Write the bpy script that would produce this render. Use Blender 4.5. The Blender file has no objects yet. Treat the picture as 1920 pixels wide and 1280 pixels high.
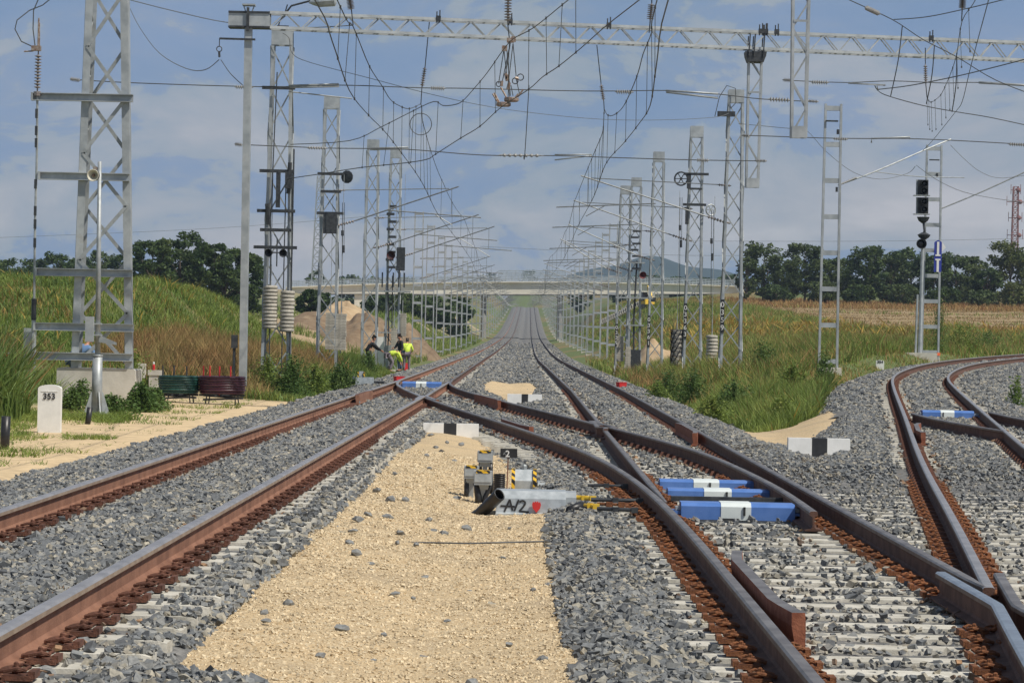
import bpy, bmesh, math, random
import numpy as np
from mathutils import Vector, Matrix
random.seed(7); rng = np.random.default_rng(7)
sc = bpy.context.scene; C = sc.collection
R = math.radians

# ------------------------------------------------------------------ camera
F, CZ, ROLL = 5400.0, 1.36, R(1.2)          # focal length in photo pixels, eye height over the rails
_c, _s = math.cos(ROLL), math.sin(ROLL)
_a = math.atan((30*_c - 6*_s)/F); _b = math.atan((30*_s + 6*_c)/F)
FW = np.array([-math.sin(_a)*math.cos(_b), math.cos(_a)*math.cos(_b), -math.sin(_b)])
_r0 = np.array([math.cos(_a), math.sin(_a), 0.0]); _u0 = np.cross(_r0, FW)
RT = _r0*_c + _u0*_s; UP = _u0*_c - _r0*_s
cd = bpy.data.cameras.new('camera'); cam = bpy.data.objects.new('camera', cd); C.objects.link(cam)
cam.matrix_world = Matrix(((RT[0], UP[0], -FW[0], 0), (RT[1], UP[1], -FW[1], 0), (RT[2], UP[2], -FW[2], CZ), (0, 0, 0, 1)))
cd.sensor_width = 36; cd.lens = F/1920*36; cd.clip_start = .5; cd.clip_end = 20000
sc.camera = cam

# ------------------------------------------------------------------ world, sun, exposure
SUN_EL, SUN_AZ = R(54), math.atan2(.80, -.52)     # azimuth from +Y towards +X: right of and behind the camera
w = bpy.data.worlds.new('World'); sc.world = w; w.use_nodes = True
nt = w.node_tree; nt.nodes.clear()
def N(t, typ, **kw):
    n = t.nodes.new(typ)
    for k, v in kw.items():
        if k.startswith('i_'): n.inputs[k[2:].replace('_', ' ')].default_value = v
        else: setattr(n, k, v)
    return n
def ramp(t, stops, interp='LINEAR'):
    n = t.nodes.new('ShaderNodeValToRGB'); cr = n.color_ramp; cr.interpolation = interp
    while len(cr.elements) < len(stops): cr.elements.new(.5)
    for e, (p, c) in zip(cr.elements, stops):
        e.position = p; e.color = (*c, 1) if len(c) == 3 else c
    return n
sky = N(nt, 'ShaderNodeTexSky', sky_type='NISHITA', sun_disc=False, sun_elevation=SUN_EL, sun_rotation=SUN_AZ)
sky.air_density = 1.0; sky.dust_density = .6; sky.ozone_density = 1.5
SKY = .06
tc = N(nt, 'ShaderNodeTexCoord'); mp = N(nt, 'ShaderNodeMapping')
mp.inputs['Scale'].default_value = (15, 3, 34); mp.inputs['Location'].default_value = (3.1, 1.7, .4)
nt.links.new(tc.outputs['Generated'], mp.inputs['Vector'])
n1 = N(nt, 'ShaderNodeTexNoise', i_Scale=.80, i_Detail=9, i_Roughness=.60, i_Distortion=.35)
nt.links.new(mp.outputs[0], n1.inputs['Vector'])
n2 = N(nt, 'ShaderNodeTexNoise', i_Scale=.42, i_Detail=4, i_Roughness=.5)
nt.links.new(mp.outputs[0], n2.inputs['Vector'])
cr = ramp(nt, [(.34, (.205, .31, .495)), (.43, (.235, .33, .50)), (.475, (.265, .345, .485)), (.497, (.36, .41, .465)), (.56, (.425, .45, .485)), (.63, (.50, .505, .52)), (.71, (.60, .59, .595))])
nt.links.new(n1.outputs['Fac'], cr.inputs['Fac'])
cr2 = ramp(nt, [(.38, (.90, .95, .97)), (.62, (1.10, 1.06, 1.05))])
nt.links.new(n2.outputs['Fac'], cr2.inputs['Fac'])
mul = N(nt, 'ShaderNodeMixRGB', blend_type='MULTIPLY', i_Fac=1.0)
nt.links.new(cr.outputs[0], mul.inputs[1]); nt.links.new(cr2.outputs[0], mul.inputs[2])
sx = N(nt, 'ShaderNodeSeparateXYZ'); nt.links.new(tc.outputs['Generated'], sx.inputs[0])
cov = N(nt, 'ShaderNodeMapRange'); cov.inputs['From Min'].default_value = .15; cov.inputs['From Max'].default_value = .55
cov.inputs['To Min'].default_value = .94; cov.inputs['To Max'].default_value = .2
nt.links.new(sx.outputs['Z'], cov.inputs['Value'])
sk = N(nt, 'ShaderNodeMixRGB', blend_type='MULTIPLY', i_Fac=1.0); sk.inputs[2].default_value = (SKY, SKY, SKY, 1)
nt.links.new(sky.outputs[0], sk.inputs[1])
mx = N(nt, 'ShaderNodeMixRGB'); nt.links.new(cov.outputs[0], mx.inputs[0])
nt.links.new(sk.outputs[0], mx.inputs[1]); nt.links.new(mul.outputs[0], mx.inputs[2])
bg = N(nt, 'ShaderNodeBackground', i_Strength=1.0); out = N(nt, 'ShaderNodeOutputWorld')
nt.links.new(mx.outputs[0], bg.inputs[0]); nt.links.new(bg.outputs[0], out.inputs[0])
sd = bpy.data.lights.new('sun', 'SUN'); sd.energy = 4.5; sd.angle = R(.53); sd.color = (1, .94, .83)
so = bpy.data.objects.new('sun', sd); C.objects.link(so)
dirs = Vector((math.sin(SUN_AZ)*math.cos(SUN_EL), math.cos(SUN_AZ)*math.cos(SUN_EL), math.sin(SUN_EL)))
so.rotation_euler = dirs.to_track_quat('Z', 'Y').to_euler(); so.location = (30, -20, 60)
sc.view_settings.view_transform = 'Standard'; sc.view_settings.look = 'None'
sc.view_settings.exposure = 0; sc.view_settings.gamma = 1
sc.cycles.max_bounces = 6; sc.cycles.transparent_max_bounces = 6; sc.cycles.use_denoising = True

# ------------------------------------------------------------------ pixel measurements -> points in the place
def ray(u, v): return FW + RT*((u-960)/F) + UP*((640-v)/F)
def at(u, v, Y): d = ray(u, v); t = Y/d[1]; return Vector((d[0]*t, Y, CZ + d[2]*t))
def onz(u, v, z): d = ray(u, v); t = (z-CZ)/d[2]; return Vector((d[0]*t, d[1]*t, z))
def onx(u, v, X): d = ray(u, v); t = X/d[0]; return Vector((X, d[1]*t, CZ + d[2]*t))

# ------------------------------------------------------------------ heights and track lines
def sm(x, a, b): t = np.clip((np.asarray(x, float)-a)/(b-a), 0, 1); return t*t*(3-2*t)
def spline(pts):
    x = np.array([p[0] for p in pts], float); y = np.array([p[1] for p in pts], float); n = len(x)
    h = np.diff(x); A = np.zeros((n, n)); b = np.zeros(n); A[0, 0] = A[-1, -1] = 1
    for i in range(1, n-1):
        A[i, i-1:i+2] = h[i-1], 2*(h[i-1]+h[i]), h[i]; b[i] = 6*((y[i+1]-y[i])/h[i]-(y[i]-y[i-1])/h[i-1])
    M = np.linalg.solve(A, b)
    def f(q):
        q = np.asarray(q, float); i = np.clip(np.searchsorted(x, q)-1, 0, n-2); d = x[i+1]-x[i]
        qq = np.clip(q, x[0], x[-1]); p, r = (x[i+1]-qq), (qq-x[i])
        v = M[i]*p**3/(6*d)+M[i+1]*r**3/(6*d)+(y[i]/d-M[i]*d/6)*p+(y[i+1]/d-M[i+1]*d/6)*r
        e0 = (y[1]-y[0])/h[0]; e1 = (y[-1]-y[-2])/h[-1]
        return v + np.where(q < x[0], (q-x[0])*e0, 0) + np.where(q > x[-1], (q-x[-1])*e1, 0)
    return f
_zt = np.arange(0, 4000, 5.0)
_zv = np.interp(_zt, [0, 240, 337, 515, 650, 800, 1000, 1180, 4000], [0, 0, .45, 1.5, 3.4, 6.5, 11, 15.6, 53.5])
_zv = np.convolve(np.pad(_zv, 12, mode='edge'), np.ones(25)/25, 'valid')
def zp(Y): return np.interp(Y, _zt, _zv)
def xs(Y): return np.interp(Y, [0, 80, 130, 190, 260, 500, 5000], [0, 0, -.22, -.5, -.6, -.6, -.6])
L1 = lambda Y: -3.74 + xs(Y); R1 = lambda Y: -2.255 + xs(Y)
L2 = lambda Y: 1.26 + xs(Y);  R2 = lambda Y: 2.765 + xs(Y)
Z1, Z2 = .06, -.065
XR = spline([(24, 2.46), (28, 2.51), (32, 2.46), (37, 2.27), (42, 1.83), (47, 1.25), (52, .65), (57, .03), (62, -.58), (67, -1.15), (72, -1.64), (77, -1.99), (82, -2.2), (87, -2.256)])
XL = spline([(10, 1.26), (17, 1.26), (24, 1.235), (29, 1.14), (33.6, .95), (37, .71), (41, .32), (45.6, -.19), (50.4, -.77), (55, -1.33), (60, -1.9), (64, -2.34), (70.7, -2.99), (76, -3.4), (80.4, -3.62), (84, -3.70)])
T3L = spline([(10, 1.98), (13.6, 2.37), (17.2, 2.78), (20.8, 3.2), (25.5, 3.74), (30.3, 4.28), (39.8, 5.38), (48.6, 6.42), (58.6, 7.58), (71.9, 9.13), (82, 10.45), (91, 11.99), (102.6, 14.45), (114, 17.6), (127, 21.9), (140, 27), (165, 38), (220, 65)])
def z3(Y): return Z2 + .0135*np.log1p(np.exp((np.asarray(Y, float)-38)/6))*6
def T3R(Y):
    Y = np.asarray(Y, float); s = (T3L(Y+.1)-T3L(Y-.1))/.2; return T3L(Y) + 1.505*np.sqrt(1+s*s)
def zx(Y): return Z2 + (Z1-Z2)*sm(Y, 30, 80)
C1 = lambda Y: -3.0 + xs(Y); C2 = lambda Y: 2.01 + xs(Y); C3 = lambda Y: (T3L(Y)+T3R(Y))/2
def zlev(Y): return .0135*np.maximum(np.asarray(Y, float)-38, 0)
def zr(X, Y):                                    # rail level of the formation at X, Y
    X = np.asarray(X, float); Y = np.asarray(Y, float)
    mid = Z1 + (Z2-Z1)*sm(X, -2.0, .8) + zp(Y)
    lft = sm(-X, 5.6, 15); rgt = np.maximum(sm(X, 5.0, 13), sm(X - T3L(np.minimum(Y, 160)), -2.6, -1.4)*(Y < 165)*(Y > 20))
    zl = Z1 + zlev(Y)*(.55+.45*sm(-X, 9, 16)); zR = np.maximum(Z2 + zlev(Y), 0*Y-9)
    zR = np.where(Y < 165, np.where(zR < z3(Y), z3(Y), zR), zR)
    return mid*(1-lft)*(1-rgt) + zl*lft + zR*rgt
def fbm(X, Y, s, seed=0):
    v = 0*np.asarray(X, float)
    for k in range(4):
        a = seed*1.7 + k*2.1; f = s*1.9**k
        v = v + .55**k*np.sin(f*(X*math.cos(a)+Y*math.sin(a))+3*a+1.3*np.sin(f*.7*(Y*math.cos(a)-X*math.sin(a))+a))
    return v/1.6
def gz(X, Y):                                    # natural ground
    X = np.asarray(X, float); Y = np.asarray(Y, float)
    z = zr(X, Y) - .46
    far = sm(np.maximum(X-6, -X-6), 0, 8)
    z = z + .012*np.clip(Y-170, 0, 260)*sm(X, 12, 26)
    z = z + .50*sm(X, 5.0, 7.2)*sm(Y, 66, 92)*(1-sm(Y, 125, 150))*(1-sm(X-T3L(np.minimum(Y, 160)), -4, -1.8))
    z = z + .35*sm(-X, 6.2, 8.0)*sm(Y, 74, 95)*(1-sm(Y, 135, 165))
    z = z + far*.12*fbm(X, Y, .35, 1)
    mound = 2.1*sm(-X, 12.9, 17.0)*sm(Y, 88, 114)*(1-sm(Y, 140, 180))*(1-.2*sm(-X, 17, 30))
    z = z + mound*(1+.10*fbm(X, Y, .30, 2))
    bank = 2.2*np.exp(-((X-14)/6.)**2)*sm(Y, 180, 300)*(1-sm(Y, 420, 600))*.8
    z = z + bank*(1+.2*fbm(X, Y, .2, 3))
    z = z + 5.2*sm(Y, 1075, 1200)*np.exp(-((X+1)/60.)**2)*(1-sm(Y, 1500, 1900))
    for (ex, e0) in ((-62, 0), (46, 1)):         # bridge approach embankments
        side = sm(-X, 26, 42) if e0 == 0 else sm(X, 20, 40)
        z = z + (3.4 if e0 == 0 else 1.5)*side*np.exp(-((Y-502)/16.)**2)*(1-sm(np.abs(X), 320, 380))
    return z
def hit(u, v, dz=0.0, lo=12, hi=420):            # where the sight line through a photo pixel meets the ground
    d = ray(u, v); Ys = np.linspace(lo, hi, 6000); t = Ys/d[1]; X = d[0]*t
    g = CZ + d[2]*t - gz(X, Ys) - dz; i = np.where(g < 0)[0]
    k = i[0] if len(i) else -1
    return Vector((X[k], Ys[k], float(gz(X[k], Ys[k]))))

# ------------------------------------------------------------------ mesh and object helpers
SPLIT = {'insulator', 'antenna', 'bracket', 'tension_gear', 'switch_gear', 'batten', 'clamp', 'end_cap', 'down_cable', 'hanger_bolt', 'stake', 'rope', 'hook', 'arm', 'bolt', 'pier', 'terminal', 'jumper_cable', 'plate', 'track', 'chord', 'red_mark', 'tray_weight', 'horn', 'joint', 'lock_gear', 'top_plate', 'post_cap'}
class MB:
    def __init__(s): s.v = []; s.f = []; s.m = []; s.p = []
    def add(s, V, Fc, m=0):
        b = len(s.v); s.p.append((b, len(s.f))); s.v += [tuple(p) for p in V]; s.f += [tuple(i+b for i in f) for f in Fc]; s.m += [m]*len(Fc); return s
    def box(s, c, d, rz=0.0, m=0, top=1.0):
        x, y, z = (q/2 for q in d); cs, sn = math.cos(rz), math.sin(rz); V = []
        for dz in (-z, z):
            k = top if dz > 0 else 1
            for dx, dy in ((-x, -y), (x, -y), (x, y), (-x, y)):
                dx, dy = dx*k, dy*k; V.append((c[0]+dx*cs-dy*sn, c[1]+dx*sn+dy*cs, c[2]+dz))
        return s.add(V, [(0, 3, 2, 1), (4, 5, 6, 7), (0, 1, 5, 4), (1, 2, 6, 5), (2, 3, 7, 6), (3, 0, 4, 7)], m)
    def bar(s, p, q, wd, ht=None, m=0, up=(0, 0, 1)):
        p, q = Vector(p), Vector(q); ht = ht or wd; t = (q-p).normalized(); u = Vector(up)
        if abs(t.dot(u)) > .98: u = Vector((0, 1, 0))
        a = t.cross(u).normalized()*wd/2; b = a.cross(t).normalized()*ht/2
        V = [p-a-b, p+a-b, p+a+b, p-a+b, q-a-b, q+a-b, q+a+b, q-a+b]
        return s.add(V, [(0, 1, 2, 3), (7, 6, 5, 4), (0, 4, 5, 1), (1, 5, 6, 2), (2, 6, 7, 3), (3, 7, 4, 0)], m)
    def tube(s, pts, r, n=6, m=0, cap=True):
        pts = [Vector(p) for p in pts]; k = len(pts); rr = r if hasattr(r, '__len__') else [r]*k; V = []; Fc = []; a = None
        for i in range(k):
            t = (pts[min(i+1, k-1)]-pts[max(i-1, 0)])
            t = t.normalized() if t.length > 1e-9 else Vector((0, 0, 1))
            if a is None:
                a = t.cross(Vector((0, 0, 1)) if abs(t.z) < .9 else Vector((0, 1, 0))).normalized()
            else:
                a = (a - t*a.dot(t)); a = a.normalized() if a.length > 1e-6 else t.orthogonal().normalized()
            b = t.cross(a)
            for j in range(n):
                g = 2*math.pi*j/n; V.append(pts[i]+a*(rr[i]*math.cos(g))+b*(rr[i]*math.sin(g)))
        for i in range(k-1):
            for j in range(n): Fc.append((i*n+j, i*n+(j+1) % n, (i+1)*n+(j+1) % n, (i+1)*n+j))
        if cap: Fc += [tuple(range(n))[::-1], tuple((k-1)*n+j for j in range(n))]
        return s.add(V, Fc, m)
    def lathe(s, c, prof, n=16, m=0, axis=None):
        c = Vector(c); ax = Vector(axis or (0, 0, 1)).normalized(); a = ax.orthogonal().normalized(); b = ax.cross(a); V = []; Fc = []
        for r, h in prof:
            for j in range(n):
                g = 2*math.pi*j/n; V.append(c+ax*h+a*(r*math.cos(g))+b*(r*math.sin(g)))
        k = len(prof)
        for i in range(k-1):
            for j in range(n): Fc.append((i*n+j, i*n+(j+1) % n, (i+1)*n+(j+1) % n, (i+1)*n+j))
        Fc += [tuple(range(n))[::-1], tuple((k-1)*n+j for j in range(n))]
        return s.add(V, Fc, m)
    def prism(s, o, ex, ey, ez, poly, depth, m=0):   # polygon in (ex, ey), pushed along ez
        o, ex, ey, ez = map(Vector, (o, ex, ey, ez)); n = len(poly)
        V = [o+ex*x+ey*y for x, y in poly]+[o+ex*x+ey*y+ez*depth for x, y in poly]
        Fc = [tuple(range(n))[::-1], tuple(range(n, 2*n))]+[(i, (i+1) % n, n+(i+1) % n, n+i) for i in range(n)]
        return s.add(V, Fc, m)
    def ball(s, c, r, n=10, m=0, sc3=(1, 1, 1)):
        V = []; Fc = []; h = n//2
        for i in range(h+1):
            th = math.pi*i/h
            for j in range(n):
                g = 2*math.pi*j/n; V.append((c[0]+r*sc3[0]*math.sin(th)*math.cos(g), c[1]+r*sc3[1]*math.sin(th)*math.sin(g), c[2]+r*sc3[2]*math.cos(th)))
        for i in range(h):
            for j in range(n): Fc.append((i*n+j, (i+1)*n+j, (i+1)*n+(j+1) % n, i*n+(j+1) % n))
        return s.add(V, Fc, m)
    def ring(s, c, Rr, r, ax=(0, 1, 0), n=16, k=6, m=0):
        ax = Vector(ax).normalized(); a = ax.orthogonal().normalized(); b = ax.cross(a); c = Vector(c)
        return s.tube([c+a*(Rr*math.cos(2*math.pi*i/n))+b*(Rr*math.sin(2*math.pi*i/n)) for i in range(n+1)], r, k, m, False)
    def pieces(s):
        o = []
        for i, (v0, f0) in enumerate(s.p):
            v1, f1 = s.p[i+1] if i+1 < len(s.p) else (len(s.v), len(s.f)); q = MB(); q.v = s.v[v0:v1]; q.f = [tuple(k-v0 for k in f) for f in s.f[f0:f1]]; q.m = s.m[f0:f1]; q.p = [(0, 0)]; o.append(q)
        return o
    def build(s, name, mats, parent=None, smooth=False, loc=None):
        if name in SPLIT and parent is not None and len(s.p) > 1: return [q.build(name, mats, parent, smooth, loc) for q in s.pieces()][0]
        o = None
        org = Vector(loc) if loc is not None else Vector((0, 0, 0)); p = parent
        if loc is None:
            while p is not None: org = org + p.location; p = p.parent
        me = bpy.data.meshes.new(name); me.from_pydata([tuple(Vector(p)-org) for p in s.v], [], s.f)
        mats = mats if isinstance(mats, (list, tuple)) else [mats]
        for q in mats: me.materials.append(q)
        if len(mats) > 1: me.polygons.foreach_set('material_index', s.m)
        if smooth: me.polygons.foreach_set('use_smooth', [True]*len(me.polygons))
        me.validate(); me.update()
        o = bpy.data.objects.new(name, me); C.objects.link(o); o.parent = parent
        if loc is not None and parent is None: o.location = loc
        return o
def tag(o, label=None, cat=None, group=None, kind=None):
    for k, v in (('label', label), ('category', cat), ('group', group), ('kind', kind)):
        if v: o[k] = v
    return o
def thing(name, label, cat, loc, group=None):
    o = bpy.data.objects.new(name, None); C.objects.link(o); o.location = loc; o.empty_display_size = .2
    return tag(o, label, cat, group)
def solo(mb, name, mats, label, cat, group=None, smooth=False, kind=None):
    V = np.array(mb.v, float); loc = Vector(((V[:, 0].min()+V[:, 0].max())/2, (V[:, 1].min()+V[:, 1].max())/2, V[:, 2].min()))
    return tag(mb.build(name, mats, None, smooth, loc), label, cat, group, kind)
def copy_tree(o, parent=None):
    c = o.copy(); C.objects.link(c)
    if parent is not None: c.parent = parent
    for ch in list(o.children):
        copy_tree(ch, c)
    return c
def fastmesh(name, V, T, mats, smooth=False, quads=None):
    me = bpy.data.meshes.new(name); nv = len(V); me.vertices.add(nv); me.vertices.foreach_set('co', np.asarray(V, np.float32).ravel())
    T = np.asarray(T, np.int32); k = T.shape[1]; n = len(T)
    me.loops.add(n*k); me.loops.foreach_set('vertex_index', T.ravel())
    me.polygons.add(n); me.polygons.foreach_set('loop_start', np.arange(0, n*k, k, dtype=np.int32)); me.polygons.foreach_set('loop_total', np.full(n, k, np.int32))
    me.polygons.foreach_set('use_smooth', np.full(n, smooth, bool))
    for q in (mats if isinstance(mats, (list, tuple)) else [mats]): me.materials.append(q)
    me.update(calc_edges=True); o = bpy.data.objects.new(name, me); C.objects.link(o); return o
def ordinal(i): return ['first', 'second', 'third', 'fourth', 'fifth', 'sixth', 'seventh', 'eighth', 'ninth', 'tenth', 'eleventh', 'twelfth', 'thirteenth', 'fourteenth', 'fifteenth', 'sixteenth'][i]

# ------------------------------------------------------------------ materials
def mat(name, c1, c2=None, scale=6.0, rough=.65, metal=0.0, bump=0.0, bscale=60.0, island=0.0, detail=5, lo=.38, hi=.62, trans=0.0, attr=None, c3=None, spec=None, wsp=False, objrand=0.0):
    m = bpy.data.materials.new(name); m.use_nodes = True; t = m.node_tree; b = t.nodes['Principled BSDF']
    b.inputs['Roughness'].default_value = rough; b.inputs['Metallic'].default_value = metal
    if spec is not None: b.inputs['Specular IOR Level'].default_value = spec
    if wsp: vec = N(t, 'ShaderNodeNewGeometry').outputs['Position']
    else: vec = N(t, 'ShaderNodeTexCoord').outputs['Object']
    col = None
    if c2 is None: b.inputs['Base Color'].default_value = (*c1, 1)
    else:
        nz = N(t, 'ShaderNodeTexNoise', i_Scale=scale, i_Detail=detail, i_Roughness=.6); t.links.new(vec, nz.inputs['Vector'])
        st = [(lo, c1), (hi, c2)] + ([(min(hi+.14, 1), c3)] if c3 else [])
        cr = ramp(t, st); t.links.new(nz.outputs['Fac'], cr.inputs['Fac']); col = cr.outputs[0]
    if attr:
        a = N(t, 'ShaderNodeVertexColor', layer_name=attr)
        if col is None: col = a.outputs[0]
        else:
            mm = N(t, 'ShaderNodeMixRGB', blend_type='MULTIPLY', i_Fac=1.0); t.links.new(a.outputs[0], mm.inputs[1]); t.links.new(col, mm.inputs[2]); col = mm.outputs[0]
    if island or objrand:
        src = N(t, 'ShaderNodeNewGeometry').outputs['Random Per Island'] if island else N(t, 'ShaderNodeObjectInfo').outputs['Random']
        k = island or objrand
        mr = N(t, 'ShaderNodeMapRange'); mr.inputs['To Min'].default_value = 1-k; mr.inputs['To Max'].default_value = 1+k; t.links.new(src, mr.inputs['Value'])
        hs = N(t, 'ShaderNodeHueSaturation'); t.links.new(mr.outputs[0], hs.inputs['Value'])
        if col is None: hs.inputs['Color'].default_value = (*c1, 1)
        else: t.links.new(col, hs.inputs['Color'])
        col = hs.outputs[0]
    if col is not None: t.links.new(col, b.inputs['Base Color'])
    if bump:
        bn = N(t, 'ShaderNodeTexNoise', i_Scale=bscale, i_Detail=4, i_Roughness=.6); t.links.new(vec, bn.inputs['Vector'])
        bp = N(t, 'ShaderNodeBump', i_Strength=bump, i_Distance=.02); t.links.new(bn.outputs['Fac'], bp.inputs['Height']); t.links.new(bp.outputs[0], b.inputs['Normal'])
    if trans:
        tr = N(t, 'ShaderNodeBsdfTranslucent'); ms = N(t, 'ShaderNodeMixShader', i_Fac=trans); o = t.nodes['Material Output']
        if col is not None: t.links.new(col, tr.inputs[0])
        else: tr.inputs[0].default_value = (*c1, 1)
        t.links.new(b.outputs[0], ms.inputs[1]); t.links.new(tr.outputs[0], ms.inputs[2]); t.links.new(ms.outputs[0], o.inputs[0])
    return m
def stripes(name, c1, c2, k, sl=1.0):
    m = mat(name, c1); t = m.node_tree; b = t.nodes['Principled BSDF']
    sp = N(t, 'ShaderNodeSeparateXYZ'); t.links.new(N(t, 'ShaderNodeTexCoord').outputs['Object'], sp.inputs[0])
    a = N(t, 'ShaderNodeMath', operation='MULTIPLY_ADD'); a.inputs[1].default_value = sl; t.links.new(sp.outputs['X'], a.inputs[0])
    zz = N(t, 'ShaderNodeMath', operation='ADD'); t.links.new(sp.outputs['Z'], zz.inputs[0]); t.links.new(sp.outputs['Y'], zz.inputs[1]); t.links.new(zz.outputs[0], a.inputs[2])
    q = N(t, 'ShaderNodeMath', operation='MULTIPLY'); q.inputs[1].default_value = k; t.links.new(a.outputs[0], q.inputs[0])
    fr = N(t, 'ShaderNodeMath', operation='FRACT'); t.links.new(q.outputs[0], fr.inputs[0])
    cr = ramp(t, [(0, c1), (.5, c2)], 'CONSTANT'); t.links.new(fr.outputs[0], cr.inputs['Fac']); t.links.new(cr.outputs[0], b.inputs['Base Color'])
    return m
M = {}
M['galv'] = mat('galvanized steel', (.34, .37, .39), (.49, .52, .535), 2.5, .5, .35, .05, 30, objrand=.08, c3=(.40, .39, .36), detail=8)
M['galv2'] = mat('darkened zinc', (.30, .325, .335), (.43, .455, .465), 5, .5, .3)  # zinc darkened so the lattice lacing carries its shadow in the colour
M['zinc'] = mat('bright zinc sheet', (.42, .46, .48), (.58, .62, .64), 9, .42, .45, .03, 25)
M['dark'] = mat('dark steel', (.035, .04, .048), (.075, .08, .085), 10, .55, .3)
M['wire'] = mat('weathered copper wire', (.085, .09, .095), None, rough=.6, metal=.3)
M['cable'] = mat('grey cable', (.14, .15, .16), None, rough=.6)
M['ins'] = mat('glazed insulator', (.16, .13, .12), (.30, .28, .27), 20, .35)
M['insg'] = mat('grey insulator', (.24, .24, .24), (.36, .36, .35), 20, .35)
M['rust'] = mat('rail rust', (.19, .088, .054), (.29, .145, .092), 3.5, .85, .0, .3, 70, c3=(.14, .066, .042), detail=8)
M['rustd'] = mat('shaded rail rust', (.085, .042, .030), (.15, .078, .055), 7, .8, .1, .25, 70, c3=(.05, .032, .028))  # darker copy of the rust, painting in shade on middle and right track rails
M['rusto'] = mat('orange rust', (.15, .055, .024), (.28, .112, .045), 30, .9, .0, .4, 90, c3=(.08, .035, .02), objrand=.25)
M['rustc'] = mat('brown rust', (.085, .036, .024), (.155, .064, .040), 30, .9, .0, .4, 90, c3=(.07, .03, .02), objrand=.2)
M['rustr'] = mat('red rust casting', (.20, .062, .032), (.30, .11, .06), 12, .85, 0, .3, 60)
M['steel'] = mat('worn rail head', (.25, .245, .255), (.36, .35, .36), 5, .38, .35, .05, 60)
M['steeld'] = mat('brown rail head', (.13, .115, .11), (.23, .215, .21), 4, .42, .35, .08, 60)
M['side'] = mat('tan rail head side', (.26, .19, .14), (.36, .28, .21), 6, .7, .1, .1, 60)
M['sided'] = mat('brown rail head side', (.12, .085, .065), (.19, .145, .115), 6, .7, .1, .1, 60)
M['steels'] = mat('polished crossing', (.34, .38, .43), (.48, .53, .58), 6, .28, .8, .05, 50)
M['conc'] = mat('sleeper concrete', (.44, .42, .36), (.60, .575, .51), 7, .9, 0, .3, 60, objrand=.10, c3=(.38, .34, .27), wsp=True, detail=9)
M['concw'] = mat('pale concrete', (.48, .45, .40), (.62, .59, .53), 5, .9, 0, .2, 40)
M['weight'] = mat('weathered weight concrete', (.36, .335, .285), (.48, .45, .39), 9, .9, 0, .3, 40, objrand=.12)
M['plinth'] = mat('plinth concrete', (.44, .42, .37), (.56, .54, .49), 1.6, .9, 0, .2, 30)
M['bed'] = mat('ballast bed', (.07, .072, .074), (.24, .235, .225), 14, .95, 0, 1.0, 26, detail=8, lo=.33, hi=.66, c3=(.30, .29, .27), wsp=True)
def stone_mat():
    m = mat('crushed basalt', (.6, .6, .6), (1.25, 1.25, 1.22), 45, .92, wsp=True, lo=.3, hi=.7); t = m.node_tree; b = t.nodes['Principled BSDF']
    src = b.inputs['Base Color'].links[0].from_socket
    g = N(t, 'ShaderNodeNewGeometry'); cr = ramp(t, [(0, (.085, .09, .098)), (.16, (.135, .145, .158)), (.42, (.19, .20, .21)), (.64, (.25, .255, .255)), (.80, (.27, .26, .235)), (.91, (.34, .315, .26)), (1, (.44, .40, .33))])
    t.links.new(g.outputs['Random Per Island'], cr.inputs['Fac'])
    mm = N(t, 'ShaderNodeMixRGB', blend_type='MULTIPLY', i_Fac=1.0); t.links.new(src, mm.inputs[1]); t.links.new(cr.outputs[0], mm.inputs[2]); t.links.new(mm.outputs[0], b.inputs['Base Color']); return m
M['stone'] = stone_mat(); M['stoner'] = stone_mat(); _t = M['stoner'].node_tree; _b = _t.nodes['Principled BSDF']; _sk = _b.inputs['Base Color'].links[0].from_socket
_mm = N(_t, 'ShaderNodeMixRGB', blend_type='MULTIPLY', i_Fac=1.0); _mm.inputs[2].default_value = (1.0, .66, .46, 1); _t.links.new(_sk, _mm.inputs[1]); _t.links.new(_mm.outputs[0], _b.inputs['Base Color'])
M['sand'] = mat('beige crushed sand', (.47, .34, .19), (.70, .55, .345), 48, .95, 0, 1.0, 70, detail=10, lo=.32, hi=.58, c3=(.80, .68, .48), wsp=True)
_t = M['sand'].node_tree; _b = _t.nodes['Principled BSDF']; _sk = _b.inputs['Base Color'].links[0].from_socket
_n = N(_t, 'ShaderNodeTexNoise', i_Scale=.9, i_Detail=6, i_Roughness=.65); _t.links.new(N(_t, 'ShaderNodeNewGeometry').outputs['Position'], _n.inputs['Vector']); _r = ramp(_t, [(.34, (.80, .80, .82)), (.5, (.98, .97, .95)), (.66, (1.06, 1.02, .96))]); _t.links.new(_n.outputs['Fac'], _r.inputs['Fac'])
_mm = N(_t, 'ShaderNodeMixRGB', blend_type='MULTIPLY', i_Fac=1.0); _t.links.new(_sk, _mm.inputs[1]); _t.links.new(_r.outputs[0], _mm.inputs[2]); _t.links.new(_mm.outputs[0], _b.inputs['Base Color'])
M['sandg'] = mat('beige grit', (.50, .40, .26), (.645, .535, .365), 20, .95, 0, 0, island=.25, wsp=True)
M['ground'] = mat('natural ground', (.72, .72, .72), (1.2, 1.2, 1.2), 3.5, .95, 0, .8, 5, detail=9, lo=.3, hi=.7, attr='tint', wsp=True)
M['white'] = mat('white paint', (.74, .74, .72), (.82, .82, .80), 5, .6, 0, .1, 40)
M['black'] = mat('black paint', (.018, .019, .021), (.032, .033, .035), 8, .5)
M['rubber'] = mat('black plastic pipe', (.014, .014, .015), (.028, .028, .03), 9, .4)
M['blue'] = mat('blue enamel', (.075, .175, .47), (.105, .215, .53), 6, .42, 0, .08, 12)
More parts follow.
